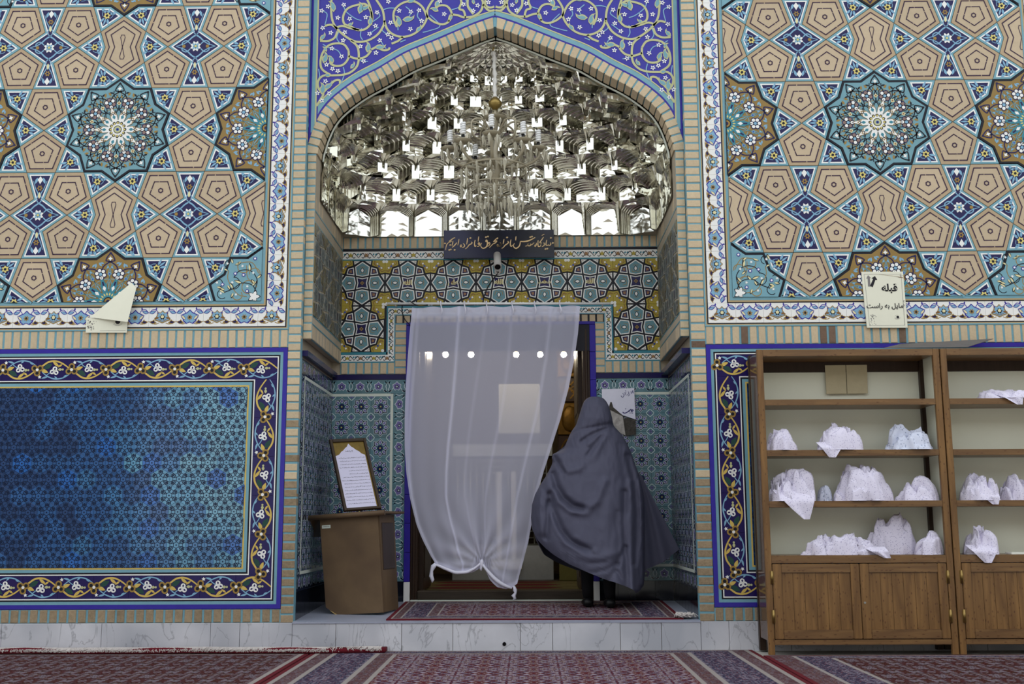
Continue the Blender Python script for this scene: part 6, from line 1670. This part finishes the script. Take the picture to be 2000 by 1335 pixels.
FOLDS = [(p_, w_*.85, a_*1.45) for p_, w_, a_ in [  # polyline, width px, depth m (negative = valley), from behind
 ([(1196, 827), (1165, 834), (1128, 842), (1108, 850)], 5, -.016), ([(1197, 832), (1170, 842), (1150, 852), (1136, 862)], 5, -.020), ([(1196, 838), (1178, 848), (1160, 872), (1148, 888)], 4, -.012), ([(1194, 831), (1160, 837), (1120, 846)], 4, .010), ([(1196, 836), (1172, 848), (1150, 868)], 4, .010),
 ([(1085, 893), (1092, 908), (1102, 922)], 5, -.020), ([(1090, 888), (1100, 905), (1108, 920), (1130, 915), (1155, 895), (1172, 868), (1186, 845)], 8, .014), ([(1079, 925), (1086, 950), (1100, 972), (1118, 988), (1138, 993)], 8, -.045), ([(1076, 922), (1080, 950), (1094, 980), (1116, 998), (1142, 1000), (1166, 978), (1182, 940)], 8, .022),
 ([(1073, 965), (1075, 985), (1085, 1010), (1096, 1035), (1112, 1055), (1130, 1066), (1150, 1074)], 8, -.04), ([(1068, 935), (1070, 975), (1078, 1005), (1090, 1035), (1106, 1060), (1130, 1074), (1160, 1076)], 7, .016), ([(1072, 980), (1070, 1010), (1067, 1050)], 6, -.026), ([(1057, 960), (1054, 1000), (1056, 1040)], 7, .014),
 ([(1210, 868), (1214, 900), (1222, 950), (1226, 1000)], 8, -.010), ([(1226, 890), (1236, 930), (1243, 980), (1244, 1040), (1240, 1100)], 7, -.026), ([(1219, 960), (1218, 1020), (1222, 1090), (1226, 1150)], 6, -.022), ([(1232, 940), (1232, 1000), (1233, 1070), (1236, 1150)], 6, .014), ([(1250, 940), (1254, 1000), (1256, 1080), (1256, 1140)], 6, .016), ([(1205, 1000), (1208, 1050), (1206, 1100)], 6, -.010),
 ([(1222, 1068), (1212, 1085), (1204, 1108), (1192, 1128), (1182, 1142)], 5, -.016), ([(1205, 1115), (1214, 1130), (1222, 1148)], 5, -.014), ([(1135, 1085), (1170, 1088), (1205, 1080)], 9, .010), ([(1160, 1118), (1185, 1112), (1205, 1100)], 5, -.008), ([(1150, 1100), (1180, 1098)], 5, -.006), ([(1143, 905), (1160, 880), (1170, 850)], 7, -.008), ([(1190, 900), (1192, 950), (1190, 1000)], 14, .008)]]
NA, NR_ = 170, 170
bm = bmesh.new(); grid = []
for j in range(NR_+1):
    t = j/NR_; row = []
    for i in range(NA):
        ph = 2*PI*i/NA; cx_, sx_ = math.cos(ph), math.sin(ph)           # cx -1 = left, sx -1 = towards the viewer
        # hem height depends on where round the body we are
        xh = 1148+cx_*111
        yb = interp(HEM, xh) if sx_ < .25 else interp(HEM, xh)*.5+1122*.5
        y = 774+(yb-774)*(t**.94)
        l, r = sil(y); xm, hw = (l+r)/2, (r-l)/2
        e = .85
        x = xm+hw*math.copysign(abs(cx_)**e, cx_)
        d = dep(y)*math.copysign(abs(sx_)**.9, sx_)
        if y > 880: d += .06*(y-880)/280*(1 if sx_ < 0 else 0)*-.3
        q = Vector((x, y))
        if sx_ < .15:
            wgt = min(1., (.15-sx_)*2.2)
            for pts, w, am in FOLDS:
                best = 1e9
                for a_, b_ in zip(pts, pts[1:]):
                    dd, tt = seg_dist(q, Vector(a_), Vector(b_)); best = min(best, dd)
                if best < 3*w: d -= am*math.exp(-(best/w)**2)*wgt
            d -= .012*noise.noise((x*.045, y*.018, 3.1))*wgt+.006*(1-2*abs(noise.noise((x*.11, y*.035, 7.7))))*wgt+.0025*noise.noise((x*.3, y*.09, 1.7))*wgt
        row.append(bm.verts.new(pp(x, y, d)))
    grid.append(row)
for j in range(NR_):
    for i in range(NA):
        # leave an opening at the front below the chin for the face
        k = (i+1) % NA
        if 6 < j < 34 and NA*.20 < i < NA*.30: continue
        bm.faces.new((grid[j][i], grid[j][k], grid[j+1][k], grid[j+1][i]))
bm.faces.new(grid[0])
# the wing of cloth blown out to the right
TOPL = [(1246, 925), (1252, 945), (1256, 975), (1258, 1010), (1258, 1050), (1258, 1085), (1259, 1112)]
TOPR = [(1252, 930), (1264, 950), (1282, 985), (1298, 1018), (1313, 1045), (1327, 1072), (1262, 1112)]
HEMR = [(1259, 1112), (1275, 1106), (1292, 1099), (1308, 1087), (1327, 1072)]
n1, n2 = 26, 18; g2 = []
for j in range(n1+1):
    t = j/n1; row = []
    for i in range(n2+1):
        u = i/n2
        # fan of lines from the shoulder down to the hem
        hx = 1252+(1327-1252)*u; hy = interp(HEMR, max(hx, 1259))
        tx = 1246+8*u; ty = 922+8*u
        bow = math.sin(PI*t)*(4*u)
        x = tx+(hx-tx)*t**1.05+bow*.3; y = ty+(hy-ty)*t
        d = .03+.10*u*t+.018*math.sin(u*15+t*2)*t+.012*math.sin(u*6)*t
        row.append(bm.verts.new(pp(x, y, d)))
    g2.append(row)
for j in range(n1):
    for i in range(n2): bm.faces.new((g2[j][i], g2[j][i+1], g2[j+1][i+1], g2[j+1][i]))
bmesh.ops.recalc_face_normals(bm, faces=bm.faces[:])
from_bm('cloak', bm, 'chador', per, None, True)
# ------------------------------------------------------------------ two open bookcases with cloth bundles
def wood_mat(name, rgb, dark, vertical):
    m = bpy.data.materials.new(name); m.use_nodes = True; MATS[name] = m; nt = m.node_tree; b = nt.nodes['Principled BSDF']
    tc = nt.nodes.new('ShaderNodeTexCoord'); mp = nt.nodes.new('ShaderNodeMapping'); mp.inputs['Scale'].default_value = (9, 9, .8) if vertical else (.8, 9, 9)
    no = nt.nodes.new('ShaderNodeTexNoise'); no.inputs['Scale'].default_value = 3.2; no.inputs['Detail'].default_value = 6; no.inputs['Distortion'].default_value = .6
    cr_ = nt.nodes.new('ShaderNodeValToRGB'); cr_.color_ramp.elements[0].position = .32; cr_.color_ramp.elements[1].position = .72
    cr_.color_ramp.elements[0].color = (*lin(dark), 1); cr_.color_ramp.elements[1].color = (*lin(rgb), 1)
    nt.links.new(tc.outputs['Object'], mp.inputs['Vector']); nt.links.new(mp.outputs[0], no.inputs['Vector']); nt.links.new(no.outputs['Fac'], cr_.inputs['Fac'])
    # knots
    vo = nt.nodes.new('ShaderNodeTexVoronoi'); mp2 = nt.nodes.new('ShaderNodeMapping'); mp2.inputs['Scale'].default_value = (11, 11, 5) if vertical else (4, 11, 11)
    nt.links.new(tc.outputs['Object'], mp2.inputs['Vector']); nt.links.new(mp2.outputs[0], vo.inputs['Vector'])
    mr = nt.nodes.new('ShaderNodeMapRange'); mr.inputs[1].default_value = .10; mr.inputs[2].default_value = .26; mr.inputs[3].default_value = .85; mr.inputs[4].default_value = 0
    nt.links.new(vo.outputs['Distance'], mr.inputs[0])
    mx = nt.nodes.new('ShaderNodeMix'); mx.data_type = 'RGBA'; mx.inputs[7].default_value = (*lin((78, 44, 24)), 1)
    nt.links.new(mr.outputs[0], mx.inputs[0]); nt.links.new(cr_.outputs[0], mx.inputs[6]); nt.links.new(mx.outputs[2], b.inputs['Base Color'])
    b.inputs['Roughness'].default_value = .32
wood_mat('pine_v', (136, 100, 58), (100, 70, 40), True); wood_mat('pine_h', (130, 97, 60), (98, 70, 44), False)
mat('cream_board', (228, 229, 212), .4, var=.03, nscale=3); mat('hinge', (140, 116, 70), .3, .9); mat('note_beige', (186, 174, 144), .85, var=.06, bump=.2); mat('side_brown', (92, 68, 50), .12, var=.2, nscale=5, stretch=(6, 6, .6)); mat('grey_sheet', (96, 92, 90), .5, var=.1)
YF = -.345; YK = -.028; ZK = .012
SH = [1.678, 1.338, 1.0, .646]                       # shelf heights (front edge top)
def bookcase(x0, x1, label):
    bc = empty('bookcase', ((x0+x1)/2, YF, ZK)); tag(bc, label, 'bookcase', 'bookcases along the right wall'); O = bc.location.copy()
    def pb(nm, a0, a1, b0, b1, c0, c1, mt, bev=.002, par=None):
        bm = bmesh.new(); bm_box(bm, a0-O.x, a1-O.x, b0-O.y, b1-O.y, c0-O.z, c1-O.z)
        if bev: bmesh.ops.bevel(bm, geom=bm.edges[:], offset=bev, segments=2, affect='EDGES')
        return from_bm(nm, bm, mt, par or bc)
    sw = .042
    for s, xx in ((-1, x0), (1, x1-sw)):
        pb('front_stile', xx, xx+sw, YF, YF+.028, ZK, 2.018, 'pine_v'); pb('back_stile', xx, xx+sw, YK-.05, YK, ZK, 2.018, 'wood_dark')
        xa = xx+.004 if s < 0 else xx+sw-.016
        pb('side_panel', xa, xa+.012, YF+.028, YK-.05, .10, 2.0, 'side_brown' if s < 0 else 'cream_board', 0)
        if s < 0: pb('side_lining', xa+.0125, xa+.016, YF+.03, YK-.05, .66, 1.97, 'cream_board', 0)
    pb('top_board', x0+sw, x1-sw, YF+.001, YK, 1.972, 2.018, 'pine_h')
    pb('back_panel', x0+sw, x1-sw, YK-.012, YK-.002, .60, 1.972, 'cream_board', 0)
    pb('top_rail', x0+sw, x1-sw, YK-.03, YK-.012, 1.90, 1.972, 'wood_dark')
    for z in SH[:3]: pb('shelf', x0+sw, x1-sw, YF+.002, YK-.013, z-.040, z, 'pine_h')
    pb('cabinet_top', x0+sw, x1-sw, YF+.002, YK-.013, SH[3]-.05, SH[3], 'pine_h'); pb('bottom_rail', x0+sw, x1-sw, YF+.002, YF+.03, .075, .108, 'pine_h'); pb('cabinet_floor', x0+sw, x1-sw, YF+.03, YK-.013, .09, .105, 'wood_dark', 0)
    mid = (x0+x1)/2
    for s in (-1, 1):
        a0, a1 = (x0+sw+.004, mid-.002) if s < 0 else (mid+.002, x1-sw-.004)
        z0, z1 = .112, SH[3]-.054
        dr = empty('door', ((a0+a1)/2-O.x, .002, z0-O.z), bc)
        def dp(nm, u0, u1, v0, v1, w0, w1, mt, bev=.003):
            bm = bmesh.new(); bm_box(bm, u0-(a0+a1)/2, u1-(a0+a1)/2, w0, w1, v0-z0, v1-z0)
            if bev: bmesh.ops.bevel(bm, geom=bm.edges[:], offset=bev, segments=2, affect='EDGES')
            return from_bm(nm, bm, mt, dr)
        f = .058
        dp('door_stile', a0, a0+f, z0, z1, -.002, .018, 'pine_v'); dp('door_stile', a1-f, a1, z0, z1, -.002, .018, 'pine_v')
        dp('door_rail', a0+f, a1-f, z0, z0+f, -.002, .018, 'pine_h'); dp('door_rail', a0+f, a1-f, z1-f, z1, -.002, .018, 'pine_h')
        n_ = 6; w = (a1-a0-2*f)/n_
        for k in range(n_): dp('panel_plank', a0+f+k*w, a0+f+(k+1)*w-.0012, z0+f, z1-f, .007, .016, 'pine_v', .0012)
        xh = a0-.006 if s < 0 else a1+.006
        for zz in (z0+.10, z1-.13):
            bm = bmesh.new(); tube_bm(bm, [Vector((xh-(a0+a1)/2, -.004, zz-z0)), Vector((xh-(a0+a1)/2, -.004, zz-z0+.085))], .009, 10); bm_box(bm, xh-(a0+a1)/2-.012, xh-(a0+a1)/2+.012, -.0035, -.0005, zz-z0+.004, zz-z0+.081); hg = from_bm('hinge', bm, 'hinge', dr); hg['kind'] = 'stuff' if False else 'thing'; del hg['kind']
        if s > 0:
            bm = bmesh.new(); tube_bm(bm, [Vector((a0+.022-(a0+a1)/2, -.006, .23)), Vector((a0+.022-(a0+a1)/2, .0, .23))], .007, 10); from_bm('lock', bm, 'silver', dr)
    return bc
X1 = at(1482, 900, YF).x
X1 = 1.556; X2 = 2.786; X3 = X2+.008; X4 = X3+1.23
b1 = bookcase(X1, X2, 'wooden bookcase beside the niche, holding most of the crumpled printed cloths')
b2 = bookcase(X3, X4, 'wooden bookcase at the picture edge, its upper shelves almost empty')
# flat things on top
def flatsheet(name, label, cat, pts, z, mt, th=.004):
    c = Cv(); c.prism([(p[0], p[1]) for p in pts], mt, 0, th); o = mesh_obj(name, c.mesh(name), None, Matrix.Translation((0, 0, z))); return tag(o, label, cat)
bm = bmesh.new()
P0 = at(1725, 679, -.25); P1 = at(1890, 677, -.2); P2 = at(1940, 661, -.05); P3 = at(1760, 671, -.05)
ctr = (P0+P1+P2+P3)/4
vs = [bm.verts.new(p-ctr) for p in (P0, P1, P2, P3)]; bm.faces.new(vs); bmesh.ops.subdivide_edges(bm, edges=bm.edges[:], cuts=3, use_grid_fill=True); bmesh.ops.solidify(bm, geom=bm.faces[:], thickness=.003)
gsx = from_bm('plastic_sheet', bm, 'grey_sheet'); gsx.location = ctr; gsx.location.z = max(gsx.location.z, 2.032); tag(gsx, 'bent grey plastic sheet lying on top of the bookcases', 'sheet')
o = flatsheet('flat_board', 'thin dark board lying flat on the bookcase top beneath the grey sheet', 'board', [(2.42, -.30), (2.98, -.30), (2.98, -.06), (2.42, -.06)], 2.019, 'wood_dark', .005)
# notice inside the left case
nq = [at(1611, 713, YK-.036), at(1693, 712, YK-.036), at(1695, 768, YK-.036), at(1614, 769, YK-.036)]
nt_ = empty('pinned_note', (nq[2]+nq[3])/2); tag(nt_, 'beige creased note stuck inside the top shelf of the nearer bookcase', 'paper'); NO = nt_.location.copy()
for k in (0, 1):
    u0, u1 = (0, .49) if k == 0 else (.505, 1)
    A_, B_, C_, D_ = nq[0].lerp(nq[1], u0), nq[0].lerp(nq[1], u1), nq[3].lerp(nq[2], u1), nq[3].lerp(nq[2], u0)
    c = Cv(); c.prism([((p-NO).x, (p-NO).z) for p in (D_, C_, B_, A_)], 'note_beige', -.002, .002, .0006); mesh_obj('sheet_half', c.mesh('sheet_half'), nt_, FRONT)
A_ = .13011
# bundles ----------------------------------------------------------------
def cloth_print():
    m = bpy.data.materials.new('printed_cloth'); m.use_nodes = True; MATS['printed_cloth'] = m; nt = m.node_tree; b = nt.nodes['Principled BSDF']; b.inputs['Roughness'].default_value = .9
    tc = nt.nodes.new('ShaderNodeTexCoord'); vo = nt.nodes.new('ShaderNodeTexVoronoi'); vo.inputs['Scale'].default_value = 85; nt.links.new(tc.outputs['Object'], vo.inputs['Vector'])
    mr = nt.nodes.new('ShaderNodeMapRange'); mr.inputs[1].default_value = .20; mr.inputs[2].default_value = .30; mr.inputs[3].default_value = .6; mr.inputs[4].default_value = 0; nt.links.new(vo.outputs['Distance'], mr.inputs[0])
    mx = nt.nodes.new('ShaderNodeMix'); mx.data_type = 'RGBA'; mx.inputs[6].default_value = (*lin((220, 214, 232)), 1); mx.inputs[7].default_value = (*lin((120, 110, 158)), 1)
    nt.links.new(mr.outputs[0], mx.inputs[0]); nt.links.new(mx.outputs[2], b.inputs['Base Color'])
    m2 = m.copy(); m2.name = 'printed_cloth_blue'; MATS['printed_cloth_blue'] = m2
    for n_ in m2.node_tree.nodes:
        if n_.type == 'TEX_VORONOI': n_.inputs['Scale'].default_value = 55
        if n_.type == 'MIX': n_.inputs[6].default_value = (*lin((206, 210, 228)), 1); n_.inputs[7].default_value = (*lin((70, 88, 128)), 1)
cloth_print()
def bundle(label, pxl, pxr, ytop, z, seed, yoff=0., depth=.2, mt='printed_cloth', peaks=(), drop_=None, flat=1.):
    yb = YF+.10+yoff
    L_, R_2 = at(pxl, 900, yb).x, at(pxr, 900, yb).x; w = (R_2-L_)/2; cx = (L_+R_2)/2
    pt = px_z(ytop, cx, yb); h = max(.03, pt-z)
    NU_, NV_ = 72, 44
    bm = bmesh.new(); g = []
    r = random.Random(seed); ox, oy = r.uniform(0, 50), r.uniform(0, 50)
    for j in range(NV_+1):
        v = j/NV_; row = []
        for i in range(NU_):
            th = 2*PI*i/NU_
            rad = math.sin(v*PI/2)**.75
            x, y = w*rad*math.cos(th), depth*rad*math.sin(th)
            hz = h*(1-rad**3.4)**.75*flat*(1+.22*noise.noise((x*5+ox, y*3, seed)))
            X, Y = x/max(w, .01), y/depth
            for (pu, pv, ps, pa) in peaks: hz += h*pa*math.exp(-(((X-pu)/ps)**2+((Y-pv)/ps)**2))*(1-rad**3)
            nx = Vector((x*9+ox, y*9+oy, seed*.37))
            wv = nx+Vector((noise.noise(nx*.9), noise.noise(nx*.9+Vector((5, 2, 1))), 0))*.9
            n1_, n2_, n3_ = noise.noise(wv), noise.noise(wv*1.9+Vector((3, 1, 7))), noise.noise(wv*3.7)
            rid = max(0, 1-abs(n1_)*5)
            am = (-.34*rid-.22*max(0, 1-abs(n2_)*5)-.09*max(0, 1-abs(n3_)*4)+.30*n1_+.10)*h
            k = 1+.16*noise.noise((math.cos(th)*1.6+ox, math.sin(th)*1.6, seed))+.12*noise.noise((math.cos(th)*4+ox, math.sin(th)*4, seed+5))
            p = Vector((x*k, y*k, max(0., hz*.88+am*(.35+.65*min(1, (1-rad)*6+.25)))))
            if v > .85: p.z *= max(0, (1-v)/.15)**.4
            n2 = .16*h*noise.noise(nx*2.7+Vector((9, 9, 9))); p.x += n2; p.y += .16*h*rid
            row.append(bm.verts.new(p))
        g.append(row)
    for j in range(NV_):
        for i in range(NU_):
            try: bm.faces.new((g[j][i], g[j][(i+1) % NU_], g[j+1][(i+1) % NU_], g[j+1][i]))
            except ValueError: pass
    bm.faces.new(g[-1][::-1])
    bmesh.ops.remove_doubles(bm, verts=bm.verts[:], dist=.0004)
    if drop_:       # a corner of the cloth hanging over the shelf edge: (pixel left, right, lowest x, lowest y)
        dl, dr_, tx, ty = drop_
        yF = YF-.012
        n3, m3 = 10, 8; gg = []
        Z0 = z+h*.35
        for j in range(n3+1):
            t = j/n3; row = []
            for i in range(m3+1):
                u = i/m3
                xa = dl+(tx-6-dl)*t**1.2; xb = dr_+(tx+6-dr_)*t**1.2
                xx = at(xa+(xb-xa)*u, 900, yF).x-cx
                zz = Z0+(px_z(ty, cx, yF)-Z0)*t
                back = .06*max(0, 1-t*2.6)
                yy = (yF-yb)+back+.010*math.sin(u*9+seed)*(1-t*.5)-.006
                if zz > z+.004: yy = min(yy, yF-yb+back)
                row.append(bm.verts.new((xx, yy, zz-z)))
            gg.append(row)
        for j in range(n3):
            for i in range(m3): bm.faces.new((gg[j][i], gg[j][i+1], gg[j+1][i+1], gg[j+1][i]))
    o = from_bm('cloth_bundle', bm, mt, None, None, True); o.location = (cx, yb, z+.001)
    return tag(o, label, 'cloth', 'printed cloths on the bookcases')
def px_z(y, X, Y):
    "height of the point above X, Y that shows at picture row y"
    lo, hi = -.5, 3.5
    for _ in range(40):
        m_ = (lo+hi)/2; q = Vector((X, Y, m_))-CAM; yy = 667.5-FPX*q.dot(_u)/q.dot(_f)
        if yy > y: lo = m_
        else: hi = m_
    return (lo+hi)/2
bundle('flat-topped printed cloth squeezed against the left end of the second shelf', 1496, 1556, 838, SH[1], 1, 0, .11, peaks=((-.6, 0, .5, .3),))
bundle('pointed printed cloth alone in the middle of the second shelf', 1594, 1686, 836, SH[1], 2, 0, .12, peaks=((-.2, 0, .25, .5),), drop_=(1600, 1650, 1626, 893))
bundle('blue-patterned white cloth at the right end of the second shelf', 1730, 1824, 836, SH[1], 3, 0, .12, 'printed_cloth_blue', ((-.45, 0, .35, .35), (.6, 0, .3, .1)))
bundle('printed cloth with one corner hanging low over the third shelf', 1502, 1590, 917, SH[2], 4, 0, .13, peaks=((0, 0, .6, .15),), drop_=(1510, 1592, 1570, 1014))
bundle('small blue-flecked cloth wedged between two bundles on the third shelf', 1594, 1622, 945, SH[2], 5, .05, .06, 'printed_cloth_blue')
bundle('largest domed bundle of printed cloth on the third shelf', 1626, 1730, 918, SH[2], 6, 0, .12, peaks=((.1, .1, .6, .2), (-.6, 0, .25, .25)))
bundle('rolled printed cloth at the right end of the third shelf', 1748, 1826, 938, SH[2], 7, .0, .10, peaks=((-.2, 0, .7, .15),))
bundle('spread printed cloth on the cabinet top, its edge over the doors', 1562, 1706, 1038, SH[3], 8, -.03, .07, peaks=((-.3, 0, .4, .15),), drop_=(1680, 1722, 1722, 1090))
bundle('tallest greyish heap of printed cloth on the cabinet top', 1682, 1780, 1018, SH[3], 9, .085, .065, peaks=((-.3, 0, .4, .08),))
bundle('low printed cloth at the right end of the cabinet top', 1776, 1828, 1043, SH[3], 10, -.02, .08)
bundle('nearly flat printed cloth lying on the top shelf of the farther bookcase', 1915, 2030, 757, SH[0], 11, 0, .13, flat=.8, drop_=(1960, 2010, 2000, 790))
bundle('ragged printed cloth at the left end of the farther bookcase third shelf', 1868, 1946, 930, SH[2], 12, 0, .13, peaks=((.1, 0, .3, .3),), drop_=(1905, 1950, 1938, 985))
bundle('round printed bundle beside the ragged cloth in the farther bookcase', 1948, 2015, 928, SH[2], 13, .04, .10)
bundle('tall printed cloth hanging over the farther cabinet top', 1873, 1938, 1028, SH[3], 14, 0, .12, drop_=(1880, 1938, 1915, 1099))
o = flatsheet('paper_slip', 'narrow white paper slip on the farther cabinet top', 'paper', [(at(1972, 1080, YF+.06).x, YF+.03), (at(2030, 1080, YF+.06).x, YF+.03), (at(2030, 1080, YF+.06).x, YF+.13), (at(1972, 1080, YF+.06).x, YF+.13)], SH[3]+.001, 'paper', .012)

# ------------------------------------------------------------------ carpets
def carpet_mat(name, base, c2, c3, c4, sc, seed):
    m = bpy.data.materials.new(name); m.use_nodes = True; MATS[name] = m; nt = m.node_tree; b = nt.nodes['Principled BSDF']; b.inputs['Roughness'].default_value = .95; b.inputs['Specular IOR Level'].default_value = .1
    tc = nt.nodes.new('ShaderNodeTexCoord')
    # mirrored coordinates: knotted patterns repeat symmetrically
    sp_ = nt.nodes.new('ShaderNodeSeparateXYZ'); nt.links.new(tc.outputs['Object'], sp_.inputs[0])
    cb = nt.nodes.new('ShaderNodeCombineXYZ'); cb.inputs[2].default_value = seed
    for k, per_ in ((0, .30), (1, .36)):
        pg = nt.nodes.new('ShaderNodeMath'); pg.operation = 'PINGPONG'; pg.inputs[1].default_value = per_/2; nt.links.new(sp_.outputs[k], pg.inputs[0]); nt.links.new(pg.outputs[0], cb.inputs[k])
    prev = None
    col = (*lin(base), 1)
    out = None
    for i, (cc_, s_, lo, hi) in enumerate(((c2, sc, .50, .56), (c3, sc*1.7, .56, .60), (c4, sc*2.6, .60, .64))):
        no = nt.nodes.new('ShaderNodeTexNoise'); no.inputs['Scale'].default_value = s_; no.inputs['Detail'].default_value = 2; no.inputs['Distortion'].default_value = 1.2
        ad = nt.nodes.new('ShaderNodeVectorMath'); ad.inputs[1].default_value = (i*3.7, i*1.9, 0); nt.links.new(cb.outputs[0], ad.inputs[0]); nt.links.new(ad.outputs[0], no.inputs['Vector'])
        mr = nt.nodes.new('ShaderNodeMapRange'); mr.inputs[1].default_value = lo; mr.inputs[2].default_value = hi; nt.links.new(no.outputs['Fac'], mr.inputs[0])
        mx = nt.nodes.new('ShaderNodeMix'); mx.data_type = 'RGBA'
        if out is None: mx.inputs[6].default_value = col
        else: nt.links.new(out, mx.inputs[6])
        mx.inputs[7].default_value = (*lin(cc_), 1); nt.links.new(mr.outputs[0], mx.inputs[0]); out = mx.outputs[2]
    nt.links.new(out, b.inputs['Base Color'])
    n2 = nt.nodes.new('ShaderNodeTexNoise'); n2.inputs['Scale'].default_value = 400; bn = nt.nodes.new('ShaderNodeBump'); bn.inputs['Strength'].default_value = .5; bn.inputs['Distance'].default_value = .004
    nt.links.new(tc.outputs['Object'], n2.inputs['Vector']); nt.links.new(n2.outputs['Fac'], bn.inputs['Height']); nt.links.new(bn.outputs[0], b.inputs['Normal'])
carpet_mat('rug_red', (82, 18, 26), (142, 134, 148), (40, 38, 68), (138, 114, 84), 30, 1.); carpet_mat('rug_blue', (38, 38, 60), (124, 118, 130), (92, 38, 46), (74, 74, 98), 40, 5.); carpet_mat('rug_rose', (84, 48, 52), (112, 100, 108), (48, 40, 56), (116, 98, 76), 52, 9.); carpet_mat('rug_old', (66, 22, 24), (112, 102, 112), (40, 32, 30), (102, 86, 64), 26, 13.)
mat('rug_edge', (88, 16, 28), .95, var=.1, nscale=60); mat('rug_line', (140, 132, 128), .95, var=.12, nscale=80); mat('fringe', (186, 178, 174), .95, var=.15, nscale=30)
def carpet(label, x0, x1, y0, y1, z, th, bands, field, ground=None, zf=None, fringe=None):
    """bands from the outside in: (width along the sides, width along the ends, material)"""
    t = empty('carpet', ((x0+x1)/2, (y0+y1)/2, z)); tag(t, label, 'carpet', 'carpets on the ground'); O = t.location.copy()
    def rectb(nm, a0, a1, b0, b1, c0, c1, mt):
        bm = bmesh.new(); v = bm_box(bm, a0-O.x, a1-O.x, b0-O.y, b1-O.y, c0, c1)
        if zf:
            for q in v: q.co.z += zf(q.co.y+O.y)-O.z
        return from_bm(nm, bm, mt, t)
    a0, a1, b0, b1 = x0, x1, y0, y1; L = 0
    for wx, wy, mt in bands:
        nm = 'edge_binding' if mt == 'rug_edge' else 'border_line' if mt == 'rug_line' else 'border_band'
        h = th+(.0008 if mt == 'rug_line' else 0)
        rectb(nm, a0, a0+wx, b0, b1, 0, h, mt); rectb(nm, a1-wx, a1, b0, b1, 0, h, mt)
        if wy: rectb(nm, a0+wx, a1-wx, b1-wy, b1, 0, h, mt); rectb(nm, a0+wx, a1-wx, b0, b0+wy, 0, h, mt)
        a0 += wx; a1 -= wx; b0 += wy; b1 -= wy
    rectb('field', a0, a1, b0, b1, 0, th, field)
    return t
BND = [(.03, .012, 'rug_edge'), (.03, .01, 'rug_line'), (.085, .02, 'rug_rose'), (.03, .008, 'rug_line'), (.26, .10, 'rug_blue'), (.03, .008, 'rug_line'), (.09, .03, 'rug_rose'), (.028, .012, 'rug_line')]
carpet('red and blue patterned carpet lying centrally before the marble step', -1.455, 1.505, -2.7, -.05, .001, .012, BND, 'rug_red')
carpet('dark worn red carpet covering the floor left of the central carpet', -4.4, -1.47, -2.7, -.19, .001, .011, [(.03, .012, 'rug_edge'), (.03, .012, 'rug_line'), (.03, .012, 'rug_rose')], 'rug_old')
carpet('patterned carpet in front of the two bookcases', 1.515, 4.6, -2.7, -.37, .0012, .012, [(.03, .012, 'rug_edge'), (.14, .03, 'rug_rose'), (.025, .008, 'rug_line'), (.2, .09, 'rug_blue'), (.025, .008, 'rug_line')], 'rug_old')
carpet('small fringed red rug in the niche before the doorway', -.985, 1.06, .03, 1.24, zfl(.6), .010, [(.028, .028, 'rug_edge'), (.012, .01, 'rug_line'), (.05, .03, 'rug_rose'), (.010, .008, 'rug_line'), (.16, .10, 'rug_blue'), (.012, .008, 'rug_line'), (.06, .03, 'rug_rose'), (.012, .010, 'rug_line')], 'rug_red', zf=zfl)
# runner pushed up against the plinth, its end rucked and fringed
run_ = empty('runner', (-2.6, -.11, .013)); tag(run_, 'rucked runner with a pale fringe pushed against the left marble plinth', 'carpet')
bm = bmesh.new(); n_ = 70; rows = []
for k in range(n_+1):
    x = -4.4+k*(-.965+4.4)/n_; w = .012*math.sin(x*5)+.01*math.sin(x*11+1)
    prof_ = [(-.178+w, .002), (-.186+w, .012), (-.18+w, .030+.006*math.sin(x*7)), (-.165+w, .036+.005*math.sin(x*7)), (-.12, .030), (-.034, .028), (-.034, .002)]
    rows.append([bm.verts.new((x+2.6, y+.11, z-.0)) for y, z in prof_])
for A_2, B_2 in zip(rows, rows[1:]):
    for q in range(6): bm.faces.new((A_2[q], B_2[q], B_2[q+1], A_2[q+1]))
bm.faces.new(rows[0]); bm.faces.new(rows[-1][::-1]); from_bm('rolled_edge', bm, 'rug_edge', run_, None, True)
bm = bmesh.new(); rf = random.Random(8)
for k in range(2600):
    x = -4.3+3.3*rf.random()
    if noise.noise((x*2.1, 0, 0)) < -.25 and rf.random() < .8: continue
    w = .012*math.sin(x*5)+.01*math.sin(x*11+1)
    a_ = Vector((x+2.6, -.12+.11, .034)); b_ = a_+Vector((rf.uniform(-.03, .02), -.045+w, .006)); c_ = b_+Vector((rf.uniform(-.04, .03), -.022, -.014-.016*rf.random()))
    tube_bm(bm, [a_, b_, c_], [.0028, .0028, .0018], 4, cap=False)
fo_ = from_bm('fringe', bm, 'fringe', run_); fo_['kind'] = 'stuff'
bm = bmesh.new()
for k in range(60):
    x = 1.0+.10*rf.random(); y = .05+.10*rf.random(); a_ = Vector((x, y, zfl(y)+.012)); tube_bm(bm, [a_, a_+Vector((rf.uniform(.0, .05), rf.uniform(-.03, .03), .025)), a_+Vector((rf.uniform(.03, .08), rf.uniform(-.04, .04), .004))], [.005, .006, .003], 5)
tf = from_bm('rug_tassel', bm, 'fringe'); tag(tf, 'tangled grey fringe at the right corner of the niche rug', 'fringe', None, 'stuff')

dh = at(985, 1257, -.033); bm = bmesh.new(); tube_bm(bm, [Vector((0, 0, 0)), Vector((0, .012, 0))], .013, 14); hh = from_bm('drain_hole', bm, 'lens_black', step); hh.location = (dh.x, -.034, dh.z)
